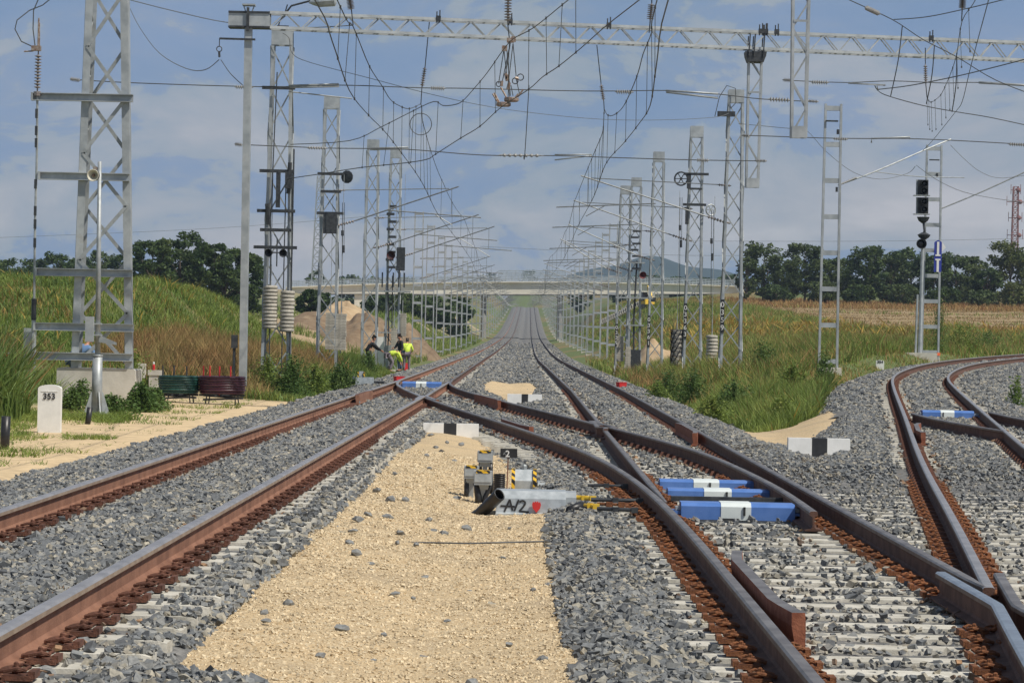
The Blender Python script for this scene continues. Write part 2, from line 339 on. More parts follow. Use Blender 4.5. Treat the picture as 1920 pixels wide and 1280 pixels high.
M['bluew'] = mat('pale panel', (.62, .68, .68), (.70, .75, .75), 6, .5)
M['blues'] = mat('sign blue', (.03, .05, .32), (.04, .06, .36), 4, .4)
M['red'] = mat('red plastic', (.55, .025, .03), (.62, .045, .045), 8, .45)
M['yellow'] = mat('yellow paint', (.72, .46, .03), (.80, .54, .06), 9, .5)
M['hiviz'] = mat('fluorescent cloth', (.62, .80, .06), (.72, .88, .12), 9, .7)
M['jeans'] = mat('blue denim', (.045, .08, .14), (.075, .12, .19), 14, .9)
M['shirt'] = mat('blue work shirt', (.10, .19, .36), (.15, .25, .43), 6, .85)
M['darkc'] = mat('dark work cloth', (.015, .017, .022), (.035, .037, .04), 10, .9)
M['greyc'] = mat('mauve grey work cloth', (.17, .14, .17), (.24, .20, .23), 10, .9)
M['redc'] = mat('red cloth', (.55, .03, .03), (.66, .06, .05), 10, .85)
M['skin'] = mat('tanned skin', (.42, .20, .125), (.50, .25, .16), 9, .55)
M['hair'] = mat('dark hair', (.02, .014, .01), (.04, .028, .02), 20, .7)
M['grass'] = mat('green grass blades', (.125, .20, .036), (.235, .295, .065), .5, .7, island=.45, c3=(.38, .36, .11), trans=.4, wsp=True, lo=.34, hi=.60)
M['grassd'] = mat('dark weed leaves', (.075, .145, .032), (.14, .21, .055), 1.2, .7, island=.4, trans=.35, c3=(.19, .22, .07), wsp=True)
M['dry'] = mat('dry grass stalks', (.30, .155, .06), (.36, .26, .10), .6, .8, island=.32, c3=(.22, .24, .07), trans=.25, wsp=True, lo=.40, hi=.58)
M['straw'] = mat('straw stubble', (.31, .225, .115), (.40, .30, .165), .3, .85, island=.25, trans=.2, wsp=True, c3=(.30, .29, .11))
M['reed'] = mat('tall reed leaves', (.075, .14, .025), (.16, .23, .05), 1.5, .6, island=.3, trans=.3, wsp=True, c3=(.30, .27, .10))
M['yleaf'] = mat('yellowing leaves', (.36, .24, .04), (.44, .31, .07), .5, .7, island=.3, trans=.3, wsp=True, c3=(.22, .22, .05))
M['leaf1'] = mat('dark green leaves', (.046, .086, .022), (.088, .132, .034), .35, .7, island=.4, trans=.35, wsp=True, c3=(.13, .145, .04))
M['leaf2'] = mat('mid green leaves', (.060, .096, .028), (.108, .145, .042), .25, .7, island=.4, trans=.35, wsp=True, c3=(.15, .155, .06))
M['leaf3'] = mat('yellow green leaves', (.085, .115, .026), (.15, .17, .045), .3, .7, island=.35, trans=.35, wsp=True)
M['bark'] = mat('grey bark', (.07, .055, .04), (.13, .105, .08), 12, .95, 0, .5, 30)
M['soil'] = mat('brown earth', (.165, .110, .066), (.255, .185, .115), 1.1, .95, 0, 1.0, 4, c3=(.36, .27, .18), detail=9, wsp=True)
M['soilt'] = mat('sandy earth', (.36, .25, .145), (.48, .36, .22), .8, .95, 0, .8, 6, detail=9, wsp=True)
M['bridge'] = mat('bridge concrete', (.70, .66, .56), (.80, .77, .68), .3, .8)
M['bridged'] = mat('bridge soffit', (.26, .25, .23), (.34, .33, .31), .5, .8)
M['rail_fence'] = mat('parapet steel', (.36, .41, .45), (.46, .51, .54), 1, .5, .3)
M['hill'] = mat('wooded hills', (.018, .040, .032), (.035, .062, .045), .01, .9, wsp=True)
M['haz'] = stripes('hazard tape', (.78, .47, .02), (.015, .015, .016), 9)
M['lens'] = mat('signal lens', (.012, .012, .014), None, rough=.12)
M['green'] = mat('green cable sheath', (.012, .055, .045), (.02, .08, .065), 9, .4)
M['maroon'] = mat('maroon cable sheath', (.045, .012, .022), (.07, .02, .035), 9, .4)
M['cream'] = mat('cream horn', (.55, .52, .42), (.62, .60, .50), 6, .5)
M['bronze'] = mat('corroded pulley', (.22, .13, .09), (.42, .36, .31), 18, .5, .4)

# ------------------------------------------------------------------ ground
def axis(parts):
    o = []
    for a, b, d in parts: o += list(np.arange(a, b, d))
    return np.array(o + [parts[-1][1]])
gx = axis([(-1500, -400, 110), (-400, -100, 20), (-100, -40, 4), (-40, -20, 1.2), (-20, 24, .6), (24, 60, 1.5), (60, 140, 5), (140, 400, 20), (400, 1500, 110)])
gy = axis([(2, 30, 1.5), (30, 140, .9), (140, 260, 2.5), (260, 450, 6), (450, 900, 12), (900, 1400, 25), (1400, 3300, 100)])
GX, GY = np.meshgrid(gx, gy); GZ = gz(GX, GY)
inb = ((GX > -5.9) & (GX < 4.6)) | ((GX > T3L(np.minimum(GY, 200))-1.9) & (GX < T3R(np.minimum(GY, 200))+5.5) & (GY < 165)) | ((GX > -5.9) & (GX < T3R(np.minimum(GY, 200))+5) & (GY < 57))
GZ = np.where(inb, GZ-.12-.0*GY, GZ)
def lerp(a, b, t): return a*(1-t[..., None]) + np.array(b)*t[..., None]
nz1 = fbm(GX, GY, .23, 4); nz2 = fbm(GX, GY, .6, 5)
T = np.ones(GX.shape+(3,))*np.array((.115, .15, .045))
T = lerp(T, (.24, .17, .075), sm(nz1+.3*nz2, .1, .6)*.75)
T = lerp(T, (.62, .47, .28), sm(GY, 28, 34)*(1-sm(GY+1.5*nz2, 70, 80))*(1-sm(-GX, 9.5, 11.5))*(GX < 0))
T = lerp(T, (.62, .47, .28), (1-sm(GY, 56, 60))*(GX > 4))
T = lerp(T, (.44, .32, .19), sm(-GX, 6.6, 8)*(1-sm(-GX, 40, 60))*sm(GY, 138, 155)*(1-sm(GY, 262, 300))*.85)
T = lerp(T, (.44, .32, .19), sm(-GX, 17, 22)*sm(GY, 118, 135)*(1-sm(GY, 180, 220))*.9)
T = lerp(T, (.32, .235, .125), sm(GX, 14, 22)*sm(GY+6*nz1, 222, 245)*(1-sm(GY, 335, 360)))
T = lerp(T, (.25, .145, .075), sm(GX, 14, 22)*sm(GY, 338, 360)*(1-sm(GY, 420, 450)))
T = lerp(T, (.26, .13, .06), sm(GX, 10, 18)*sm(GY+8*nz2, 200, 215)*(1-sm(GY+8*nz1, 225, 245))*.8)
T = lerp(T, (.40, .29, .17), np.exp(-((GX-10)/5)**2)*sm(GY, 130, 150)*(1-sm(GY, 190, 230))*.8*sm(nz1, -.3, .3))
T = lerp(T, (.42, .33, .22), ((GX < -9)*(GX > -45))*sm(GY, 300, 330)*(1-sm(GY, 560, 640))*sm(nz1+.4*nz2, -.5, .1)*.9)
T = lerp(T, (.09, .14, .035), np.exp(-((GX+1)/45)**2)*sm(GY, 1150, 1230))
T = lerp(T, (.10, .115, .05), sm(GY, 700, 1000)*(np.abs(GX) > 30)*.7)
ny, nx = GX.shape
idx = np.arange(ny*nx).reshape(ny, nx)
Q = np.stack([idx[:-1, :-1], idx[:-1, 1:], idx[1:, 1:], idx[1:, :-1]], -1).reshape(-1, 4)
g = fastmesh('ground', np.stack([GX, GY, GZ], -1).reshape(-1, 3), Q, M['ground'], True); tag(g, kind='structure')
ca = g.data.color_attributes.new('tint', 'FLOAT_COLOR', 'POINT')
ca.data.foreach_set('color', np.concatenate([T.reshape(-1, 3), np.ones((ny*nx, 1))], 1).astype(np.float32).ravel())

# ------------------------------------------------------------------ ballast bed
def poly_px(pts, z): return [tuple(onz(u, v, z))[:2] for u, v in pts]
SANDS = [poly_px([(262, 1340), (310, 1280), (376, 1208), (462, 1133), (532, 1063), (590, 1008), (666, 939), (719, 879), (760, 850), (793, 822), (897, 820), (935, 850), (985, 895), (1022, 930), (1044, 975), (1042, 1010), (1062, 1080), (1075, 1150), (1095, 1220), (1108, 1290), (1118, 1340)], -.33),
         poly_px([(900, 741), (902, 727), (915, 719), (1000, 718), (1012, 728), (1005, 742), (990, 748), (945, 748)], -.33),
         poly_px([(1416, 836), (1388, 812), (1480, 806), (1556, 800), (1588, 808), (1562, 828), (1500, 848), (1455, 850)], -.40)]
def inpoly(X, Y, P, n=0.0):
    X = np.asarray(X, float); Y = np.asarray(Y, float); ins = np.zeros(X.shape, bool)
    Xn = X + n*.16*fbm(X, Y, 4.0, 7) + n*.08*fbm(X, Y, 11., 9); Yn = Y
    for (x1, y1), (x2, y2) in zip(P, P[1:]+P[:1]):
        c = (y1 > Yn) != (y2 > Yn)
        ins ^= c & (Xn < (x2-x1)*(Yn-y1)/((y2-y1) if y2 != y1 else 1e-9)+x1)
    return ins
def insand(X, Y, n=1.0): return inpoly(X, Y, SANDS[0], n) | inpoly(X, Y, SANDS[1], n) | inpoly(X, Y, SANDS[2], n)
def tdist(X, Y):
    d = np.minimum(np.abs(X-C1(Y)), np.abs(X-C2(Y)))
    d = np.minimum(d, np.where(Y < 170, np.abs(X-C3(np.minimum(Y, 170))), 99))
    return d
def flat_zone(X, Y):                             # turnouts: the bearers lie bare from rail to rail
    a = (Y < 37) & (X > L2(Y)-.3) & (X < T3R(np.minimum(Y, 170))+.5)
    b = (Y > 25) & (Y < 84) & (X > np.minimum(XL(Y), 9)-.35) & (X < XR(Y)+.35)
    c = (Y > 44) & (Y < 56) & (X > T3L(np.minimum(Y, 170))-.3) & (X < T3R(np.minimum(Y, 170))+1.2)
    return a | b | c
SEAT = []
def hb(X, Y):
    d = tdist(X, Y)
    h = np.interp(d, [0, .36, .55, .9, 1.2, 1.36, 1.75, 2.35, 3.0], [-.165, -.168, -.206, -.206, -.202, -.185, -.195, -.36, -.40])
    h = np.where(flat_zone(X, Y), np.minimum(h, -.208), h)
    for (a_, b_, c_, d_, hc) in SEAT:
        k = sm(X, a_-.25, a_)*(1-sm(X, b_, b_+.25))*sm(Y, c_-.4, c_)*(1-sm(Y, d_, d_+.3)); h = h*(1-k)+np.minimum(h, hc)*k
    return h + .008*fbm(X, Y, 5, 3)
def zbed(X, Y): return zr(X, Y) + hb(X, Y)
def softsand(X, Y):
    return sum(insand(X+dx, Y, 0).astype(float) for dx in (-.15, -.10, -.05, 0, .05, .10, .15))/7
def zfull(X, Y, sandcut=True):
    z = zbed(X, Y); k = softsand(X, Y)
    zs = zr(X, Y) + np.interp(tdist(X, Y), [0, 1.2, 1.8, 2.5], [-.30, -.27, -.27, -.335]) - .03
    return z*(1-k) + (zs-.05*(k > .85))*k
def surf(X, Y):
    X = np.asarray(X, float); Y = np.asarray(Y, float); Yc = np.minimum(Y, 165)
    b = ((X > -6.1+xs(Y)) & (X < 4.5+xs(Y))) | ((X > T3L(Yc)-1.95) & (X < T3R(Yc)+5.8) & (Y < 165)) | ((Y < 57) & (X > 0) & (X < T3R(Yc)+5.8))
    return np.where(b, np.maximum(zfull(X, Y), gz(X, Y)-.1), gz(X, Y))
def hits(u, v, lo=12, hi=160):
    d = ray(u, v); Ys = np.linspace(lo, hi, 6000); t = Ys/d[1]; X = d[0]*t
    i = np.where(CZ+d[2]*t-surf(X, Ys) < 0)[0]; k = i[0] if len(i) else -1
    return Vector((float(X[k]), float(Ys[k]), float(CZ+d[2]*t[k])))
def bed_mesh(name, rows, xl, xr, n, sandcut):
    V = []
    for Y in rows:
        a, b = xl(Y), xr(Y); x = np.linspace(a, b, n); Yv = np.full(n, Y); z = zfull(x, Yv) if sandcut else zbed(x, Yv)
        e = np.minimum(x-a, b-x); z = z - .5*(1-sm(e, 0, .5))
        V.append(np.stack([x, Yv, z], -1))
    V = np.array(V); k = len(rows); idx = np.arange(k*n).reshape(k, n)
    Q = np.stack([idx[:-1, :-1], idx[:-1, 1:], idx[1:, 1:], idx[1:, :-1]], -1).reshape(-1, 4)
    return tag(fastmesh(name, V.reshape(-1, 3), Q, M['bed'], True), kind='structure')
KEEP = []
for (u0_, u1_, v1_) in ((793, 897, 823), (951, 1016, 756), (1478, 1594, 856)):
    a_, b_ = hits(u0_, v1_), hits(u1_, v1_); m_ = hits((u0_+u1_)/2, v1_); KEEP.append((m_.x-(u1_-u0_)/2*m_.y/F, m_.x+(u1_-u0_)/2*m_.y/F, m_.y-.5, m_.y+.4)); SEAT.append(KEEP[-1]+(float(hb(m_.x, m_.y)),))
rA = axis([(7, 57, .3)]); rB = axis([(57.0, 110, .5), (110, 300, 2), (300, 1130, 10)]); rC = axis([(57.0, 165, .5)])
bed_mesh('ballast', rA, lambda Y: -6.1, lambda Y: float(T3R(Y))+6, 170, True)
bed_mesh('ballast', rB, lambda Y: -6.1+float(xs(Y)), lambda Y: 4.55+float(xs(Y)), 90, True)
bed_mesh('ballast', rC, lambda Y: float(T3L(Y))-2.0, lambda Y: float(T3R(Y))+6, 80, False)
for P, dz in ((SANDS[0], .055), (SANDS[1], .05), (SANDS[2], .06)):    # beige sand sheets between the beds
    px = [p[0] for p in P]; py = [p[1] for p in P]; d = .09 if P is SANDS[0] else .2
    x = np.arange(min(px)-.3, max(px)+.3, d); y = np.arange(max(min(py)-.3, 8), max(py)+.3, d*2)
    X, Y = np.meshgrid(x, y); ins = inpoly(X, Y, P, 0); ins2 = ins.copy()
    for k in range(2):
        ins2[1:] |= ins2[:-1]; ins2[:-1] |= ins2[1:]; ins2[:, 1:] |= ins2[:, :-1]; ins2[:, :-1] |= ins2[:, 1:]
    edge = np.where(ins, 0, -.05)
    Z = zr(X, Y) + np.interp(tdist(X, Y), [0, 1.2, 1.8, 2.5], [-.30, -.27, -.27, -.335]) + edge + .012*fbm(X, Y, 3, 8) + .006*fbm(X, Y, 9, 2)
    idx = np.arange(X.size).reshape(X.shape); Q = np.stack([idx[:-1, :-1], idx[:-1, 1:], idx[1:, 1:], idx[1:, :-1]], -1)
    keep = ins2[:-1, :-1] | ins2[1:, 1:]
    Q = Q[keep]; used = np.unique(Q); mp_ = np.zeros(X.size, int); mp_[used] = np.arange(len(used))
    tag(fastmesh('sand_path', np.stack([X, Y, Z], -1).reshape(-1, 3)[used], mp_[Q], M['sand'], True), kind='structure')
def zsand(X, Y): return float(zr(X, Y)) + float(np.interp(tdist(np.array(X), np.array(Y)), [0, 1.2, 1.8, 2.5], [-.30, -.27, -.27, -.335]))

# ------------------------------------------------------------------ crushed stone
_bm = bmesh.new(); bmesh.ops.create_icosphere(_bm, subdivisions=1, radius=1.0)
ICV = np.array([v.co[:] for v in _bm.verts]); ICF = np.array([[v.index for v in f.verts] for f in _bm.faces]); _bm.free()
OCV = np.array([(x, y, z) for x in (-.62, .62) for y in (-.62, .62) for z in (-.62, .62)])
OCF = np.array([(0, 1, 3), (0, 3, 2), (4, 6, 7), (4, 7, 5), (0, 4, 5), (0, 5, 1), (2, 3, 7), (2, 7, 6), (0, 2, 6), (0, 6, 4), (1, 5, 7), (1, 7, 3)])
FZW = .115
def rocks(P, size, V0, F0, flat=.80):
    n = len(P); k = len(V0)
    V = V0[None]*(1 + rng.uniform(-.30, .30, (n, k, 3))) + rng.uniform(-.20, .20, (n, k, 3))
    V = V + V[:, :, [1, 2, 0]]*rng.uniform(-.35, .35, (n, 1, 3))
    V = V*(size[:, None, None]*rng.uniform(.55, 1.35, (n, 1, 3)))
    q = rng.normal(size=(n, 4)); q /= np.linalg.norm(q, axis=1)[:, None]; a, b, c, d = q.T
    Rm = np.stack([np.stack([1-2*(c*c+d*d), 2*(b*c-a*d), 2*(b*d+a*c)], -1), np.stack([2*(b*c+a*d), 1-2*(b*b+d*d), 2*(c*d-a*b)], -1), np.stack([2*(b*d-a*c), 2*(c*d+a*b), 1-2*(b*b+c*c)], -1)], 1)
    V = np.einsum('nij,nkj->nki', Rm, V); V[:, :, 2] *= flat
    V = V + P[:, None]
    Fc = F0[None] + (np.arange(n)*k)[:, None, None]
    return V.reshape(-1, 3), Fc.reshape(-1, 3)
def scatter(y0, y1, dens, size, V0, F0, name):
    half = .178*y1 + 2.0; n = int((y1-y0)*2*half*dens)
    X = rng.uniform(-half-.3, half-.3, n); Y = rng.uniform(y0, y1, n)
    keep = np.abs(X+.3) < .178*Y+1.8; X, Y = X[keep], Y[keep]
    t3l, t3r = T3L(np.minimum(Y, 200)), T3R(np.minimum(Y, 200))
    e = .12*fbm(X, Y, 3.3, 6)
    bed = ((X > -5.62+e) & (X < 4.2+xs(Y)+e)) | ((X > t3l-1.62+e) & (X < t3r+5.6)) | ((Y < 50) & (X > 0) & (X < t3r+5.6))
    sf = softsand(X, Y); s = insand(X, Y, 0) & (sf > .93-.5*np.clip(fbm(X, Y, 2.6, 4)+.3*fbm(X, Y, 8, 2), 0, 1)) | ((sf > .12) & ~insand(X, Y, 0) & (fbm(X, Y, 3.1, 9) > .75))
    wt = np.where(bed & ~s, 1.0, 0.0)
    wt = np.where(s, .004, wt)
    d = tdist(X, Y); wt = wt*np.interp(d, [0, .38, .48, .68, .78, .84, 1.06, 1.2], [1, 1, .13, .09, .04, .05, .07, 1])
    fz = flat_zone(X, Y); wt = np.where(fz & ~s, np.minimum(wt, np.where(Y > 50, .9, np.where(Y > 34, .30, FZW))), wt)
    for (a_, b_, c_, d_) in KEEP: wt = np.where((X > a_) & (X < b_) & (Y > c_) & (Y < d_), 0, wt)
    for rl in (XL, XR): wt = np.where((np.abs(X-rl(Y)) < .10) & (Y > 22) & (Y < 86), 0, wt)
    for rl in (L1, R1, L2, R2): wt = np.where(np.abs(X-rl(Y)) < .085, 0, wt)
    wt = np.where((np.abs(X-t3l) < .085) | (np.abs(X-t3r) < .085), 0, wt)
    if y1 > 400: wt = wt*np.clip((430-Y)/240, 0, 1)
    k = rng.uniform(size=len(X)) < wt; X, Y, fz, s, d = X[k], Y[k], fz[k], s[k], d[k]
    sz = size*rng.uniform(.55, 1.35, len(X))
    Z = zfull(X, Y)+rng.uniform(-.010, .022, len(X))+np.where(s, .04, 0)
    onslp = (np.mod(Y, .6) < .26) & ((d < 1.3) | fz) & ((d > .42) | fz) & ~s
    Z = np.where(onslp, zr(X, Y)-.185+.35*sz, Z); sz = np.where(onslp, sz*.85, sz)
    Z = np.where((X > -5.62) & (X < -5.0) | s, Z-.0, Z)
    V, T3 = rocks(np.stack([X, Y, Z], -1), sz, V0, F0); dr = np.full(len(X), 9.0)
    for rl in (L1, R1, L2, R2, XL, XR, T3L, T3R):
        ok = ((Y < 84) & (Y > 22)) if rl in (XL, XR) else (Y < 160)
        dr = np.minimum(dr, np.where(ok, np.abs(X-rl(np.minimum(Y, 165))), 9))
    o = fastmesh(name, V, T3, [M['stone'], M['stoner']]); mi = (rng.uniform(size=len(X)) < np.clip(.75-dr*2.2, 0, .6)).astype(np.int32)
    o.data.polygons.foreach_set('material_index', np.repeat(mi, len(F0))); return tag(o, kind='stuff')
scatter(9.5, 19, 1500, .021, OCV, OCF, 'gravel')
scatter(9.5, 26, 160, .034, OCV, OCF, 'gravel')
scatter(19, 34, 800, .025, OCV, OCF, 'gravel')
scatter(34, 60, 400, .033, OCV, OCF, 'gravel')
scatter(60, 110, 85, .046, OCV, OCF, 'gravel')
scatter(110, 190, 26, .07, OCV, OCF, 'gravel')
scatter(190, 430, 9, .10, OCV, OCF, 'gravel')
def grit(n):
    P = SANDS[0]; px = [p[0] for p in P]; X = rng.uniform(min(px), max(px), n); Y = 9.5 + (40-9.5)*rng.uniform(0, 1, n)**1.6
    k = insand(X, Y, 0); X, Y = X[k], Y[k]; Z = zr(X, Y)+np.interp(tdist(X, Y), [0, 1.2, 1.8, 2.5], [-.30, -.27, -.27, -.335])+.012*fbm(X, Y, 3, 8)+.006*fbm(X, Y, 9, 2)
    V, T3 = rocks(np.stack([X, Y, Z], -1), .0085*rng.uniform(.5, 1.5, len(X))*(1+.5*np.clip((Y-14)/20, 0, 1)), OCV, OCF); tag(fastmesh('grit', V, T3, M['sandg']), kind='stuff')
grit(60000)
# single dark stones lying on the sand, as seen one by one in the photograph
LOOSE = [(740, 1118, 9), (642, 1193, 11), (540, 1158, 10), (498, 1193, 6), (495, 1177, 7), (720, 1192, 5), (840, 1153, 6), (955, 1200, 6), (1018, 1230, 10), (885, 1270, 11), (800, 1080, 6), (797, 1082, 6),
         (1042, 1147, 6), (728, 985, 8), (805, 978, 6), (832, 999, 7), (750, 1010, 7), (668, 1056, 8), (662, 1015, 8), (697, 1072, 6), (745, 1027, 5), (780, 1026, 5), (943, 1040, 5), (875, 984, 8), (858, 932, 6), (815, 997, 6),
         (733, 952, 9), (740, 903, 5), (705, 937, 8), (760, 950, 6), (808, 826, 6), (828, 855, 5), (838, 838, 4), (817, 849, 4), (865, 838, 5), (800, 865, 4), (852, 868, 4), (806, 888, 4), (1060, 1040, 8), (671, 993, 8), (690, 983, 7), (655, 1038, 7), (700, 1240, 6), (600, 1245, 7), (1000, 1100, 5), (880, 1100, 4), (955, 985, 4), (775, 1120, 4)]
stone_meshes = []
for k in range(6):
    V, T3 = rocks(np.zeros((1, 3)), np.array([1.0]), ICV, ICF, .7)
    o = fastmesh('loose_stone', V, T3, M['stone']); stone_meshes.append(o.data); bpy.data.objects.remove(o)
for i, (u, v, r_) in enumerate(LOOSE):
    p = onz(u, v+r_*.4, -.31); o = bpy.data.objects.new('loose_stone', stone_meshes[i % 6]); C.objects.link(o)
    k = r_*p.y/F*1.15; zz = zsand(p.x, p.y); o.location = (p.x, p.y, zz + k*.45); o.scale = (k*1.2, k, k); o.rotation_euler = (0, 0, rng.uniform(0, 6))
    tag(o, 'dark grey stone lying loose on the beige sand between the tracks', 'stone', 'loose stones on the sand path')

# ------------------------------------------------------------------ rails
RP = [(-.036, -.012), (-.026, -.001), (0, 0), (.026, -.001), (.036, -.012), (.0355, -.036), (.012, -.048), (.0085, -.06), (.0085, -.135), (.02, -.15), (.075, -.161), (.075, -.172),
      (-.075, -.172), (-.075, -.161), (-.02, -.15), (-.0085, -.135), (-.0085, -.06), (-.012, -.048), (-.0355, -.036)]
def rail(path, label, mats, wid=None, dz=0.0, name='rail', prof=RP, cat='rail', group='steel rails of the tracks', parent=None):
    P = np.array(path, float); n = len(P); k = len(prof); V = []
    t = np.gradient(P[:, :2], axis=0); t /= np.linalg.norm(t, axis=1)[:, None]
    for i in range(n):
        nx_, ny_ = t[i, 1], -t[i, 0]; wd = 1 if wid is None else wid[i]
        for x, z in prof: V.append((P[i, 0]+nx_*x*wd, P[i, 1]+ny_*x*wd, P[i, 2]+z+dz))
    mb = MB(); Fc = []; ms = []
    for i in range(n-1):
        for j in range(k): Fc.append((i*k+j, i*k+(j+1) % k, (i+1)*k+(j+1) % k, (i+1)*k+j)); ms.append(1 if j < 4 and prof is RP or (prof is not RP and j < 1) else (2 if prof is RP and j in (4, 18) and len(mats) > 2 else 0))
    Fc += [tuple(range(k))[::-1], tuple((n-1)*k+j for j in range(k))]; ms += [0, 0]
    mb.v = V; mb.f = Fc; mb.m = ms
    o = mb.build(name, mats, parent)
    return tag(o, label, cat, group) if parent is None else o
def ys(a, b):
    o = [a]
    while o[-1] < b: o.append(min(b, o[-1] + max(.6, o[-1]*.02)))
    return o
def line(xf, a, b, zf): return [(float(xf(y)), y, float(zf(y))) for y in ys(a, b)]
zl1 = lambda Y: Z1+zp(Y); zl2 = lambda Y: Z2+zp(Y)
mr1 = [M['rust'], M['steel'], M['side']]; mr2 = [M['rustd'], M['steeld'], M['sided']]
def taper(P, n, end): # thin the blade over its last n metres
    Y = np.array([p[1] for p in P]); e = Y[0] if end == 0 else Y[-1]
    return np.clip(.3+.7*np.abs(Y-e)/n, .3, 1)
rail(line(L1, 7, 1120, zl1), 'long rusty rail on the far left side of the left track', mr1)
P = line(XL, 7, 83.5, zx)
YC = 63.2   # XL crosses R1
YB = 46.9   # XR crosses L2
YA = 17.0   # T3L crosses R2
def near_far(xf, yc, zf, a, b, dz=0): return line(xf, a, yc, zf), line(xf, yc, b, zf)
# switch and crossover rails
cut = .92
def wing(own, leg, side, sgn, yc, zf, start, label, mats, fl=2.3):
    """closure rail that runs up to the knuckle and bends on as the wing rail beside the nose leg"""
    yk = yc - sgn*cut; far = yc + sgn*fl
    yy = [y for y in ys(min(start, yk), max(start, yk))]
    if sgn < 0: yy = yy[::-1]
    pts = [(float(own(y)), y, float(zf(y))) for y in yy]
    for y in np.linspace(yk, far, 10)[1:]:
        fl_ = .05*max(0, (abs(y-yc)-1.7)/.6)
        pts.append((float(leg(y))+side*(.112+fl_), float(y), float(zf(y))))
    if sgn < 0: pts = pts[::-1]
    return rail(pts, label, mats, dz=.001)
# frog A: legs R2 (left) and T3L (right) open away from the camera
rail(line(R2, YA+.25, 1120, zl2), 'dark right hand rail of the middle track leaving the polished crossing nose', mr2, wid=np.clip((np.array(ys(YA+.25, 1120))-YA)/.9, .25, 1))
rail(line(T3L, YA+.18, 165, z3), 'dark left rail of the curving right track', [M['rustd'], M['steel'], M['sided']], dz=-.003)
T3x = lambda y: T3L(y)
wing(T3L, R2, -1, 1, YA, lambda y: Z2, 7, 'polished wing rail at the bottom right crossing', [M['rustd'], M['steels'], M['sided']], 1.3)
wing(R2, T3L, 1, 1, YA, lambda y: Z2, 7, 'rusty topped wing rail at the right edge beside the crossing', [M['rustd'], M['steeld'], M['sided']], 1.3)
# middle track, left rail: stock that becomes the crossover curve
pl = line(XL, 7, YC-.3, zx)
rail(pl, 'brown rail curving left from the middle track stock to the left track crossing', mr2)
pl = line(XL, YC+cut, 83.6, zx)
wing(lambda y: XL(y), R1, -1, -1, YC, zx, 83.6, 'short rusty switch blade beside the left track far rail', mr1, 2.0)
rail(line(L2, 25.6, YB-.9, zl2), 'brown switch blade of the straight middle track behind the blue covers', mr2, wid=taper(line(L2, 25.6, YB-.9, zl2), 3.2, 0), dz=-.002)
rail(line(L2, YB+.22, 1120, zl2), 'dark left hand rail of the middle track running to the bridge', mr2)
# crossover right rail
pb = line(XR, 24.4, YB-cut, zx)
wing(XR, L2, -1, 1, YB, zx, 24.6, 'long curved brown switch blade ending at the blue covers', mr2)
wing(lambda y: L2(y), XR, 1, 1, YB, zx, YB-1.5, 'short wing rail at the middle crossing', mr2)
rail([(float(XR(y) if y < 86 else R1(y)), y, float(zx(y) if y < 86 else zl1(y))) for y in ys(YB+.2, 1120)], 'rusty rail from the middle crossing that becomes the right rail of the left track', [M['rustd'], M['steeld'], M['sided']], dz=-.003)
rail(line(R1, 7, YC-.2, zl1), 'rusty nearer right hand rail of the left track', mr1, dz=-.003)
wing(R1, XL, 1, -1, YC, zx, 83.8, 'rusty switch blade of the left track at the far blue cover', mr1, 2.0)
rail(line(T3R, 12, 165, z3), 'right rail of the curving right track', [M['rustd'], M['steel'], M['sided']])
# crossing rails of the far right turnout
s3 = lambda y: float(z3(y))
rail([(x, y, s3(y)-.002) for x, y in [(7.60, 45.6), (7.42, 47.2), (7.24, 48.8), (7.13, 50.2), (7.08, 51.4), (7.09, 52.9)]], 'short dark rail crossing the right track towards its blue cover', mr2)
rail([(x, y, s3(y)+.002) for x, y in [(9.9, 40.5), (9.45, 44), (9.05, 47.5), (8.82, 50), (8.72, 52.2), (8.71, 54.2)]], 'dark rail leaving the right track at the right edge', mr2)
# check rails
CP = [(-.035, .028), (.035, .028), (.04, -.03), (.04, -.165), (.075, -.172), (-.06, -.172), (-.02, -.12), (-.035, -.04)]
def check(xf, side, y0, y1, zf, label, off=.118, mats=None):
    pts = []
    for y in np.linspace(y0, y1, 12):
        e = min(y-y0, y1-y); k = off + .06*max(0, 1-e/.7); pts.append((float(xf(y))+side*k, float(y), float(zf(y))))
    rail(pts, label, mats or [M['rustr'], M['steeld']], prof=CP, name='check_rail', cat='check rail', group='rusty check rails inside the running rails')
check(L2, 1, 15.0, 19.4, lambda y: Z2, 'red rusty check rail beside the near middle rail at the bottom')
check(T3R, -1, 14.5, 20, z3, 'rusty check rail along the outer curved rail')
check(R2, -1, 44.2, 49.5, zl2, 'square ended rusty check rail beside the right middle rail')
check(XL, 1, 44.8, 48.8, zx, 'small rusty check rail inside the crossover curve')
check(L1, 1, 60.5, 65.8, zl1, 'rusty check rail beside the left track outer rail', mats=[M['rust'], M['rustd']])
check(XR, -1, 60.5, 65.5, zx, 'rusty check rail end inside the crossover right rail')
check(T3L, 1, 43.6, 47.4, z3, 'rusty stub check rail beside the curved right track')

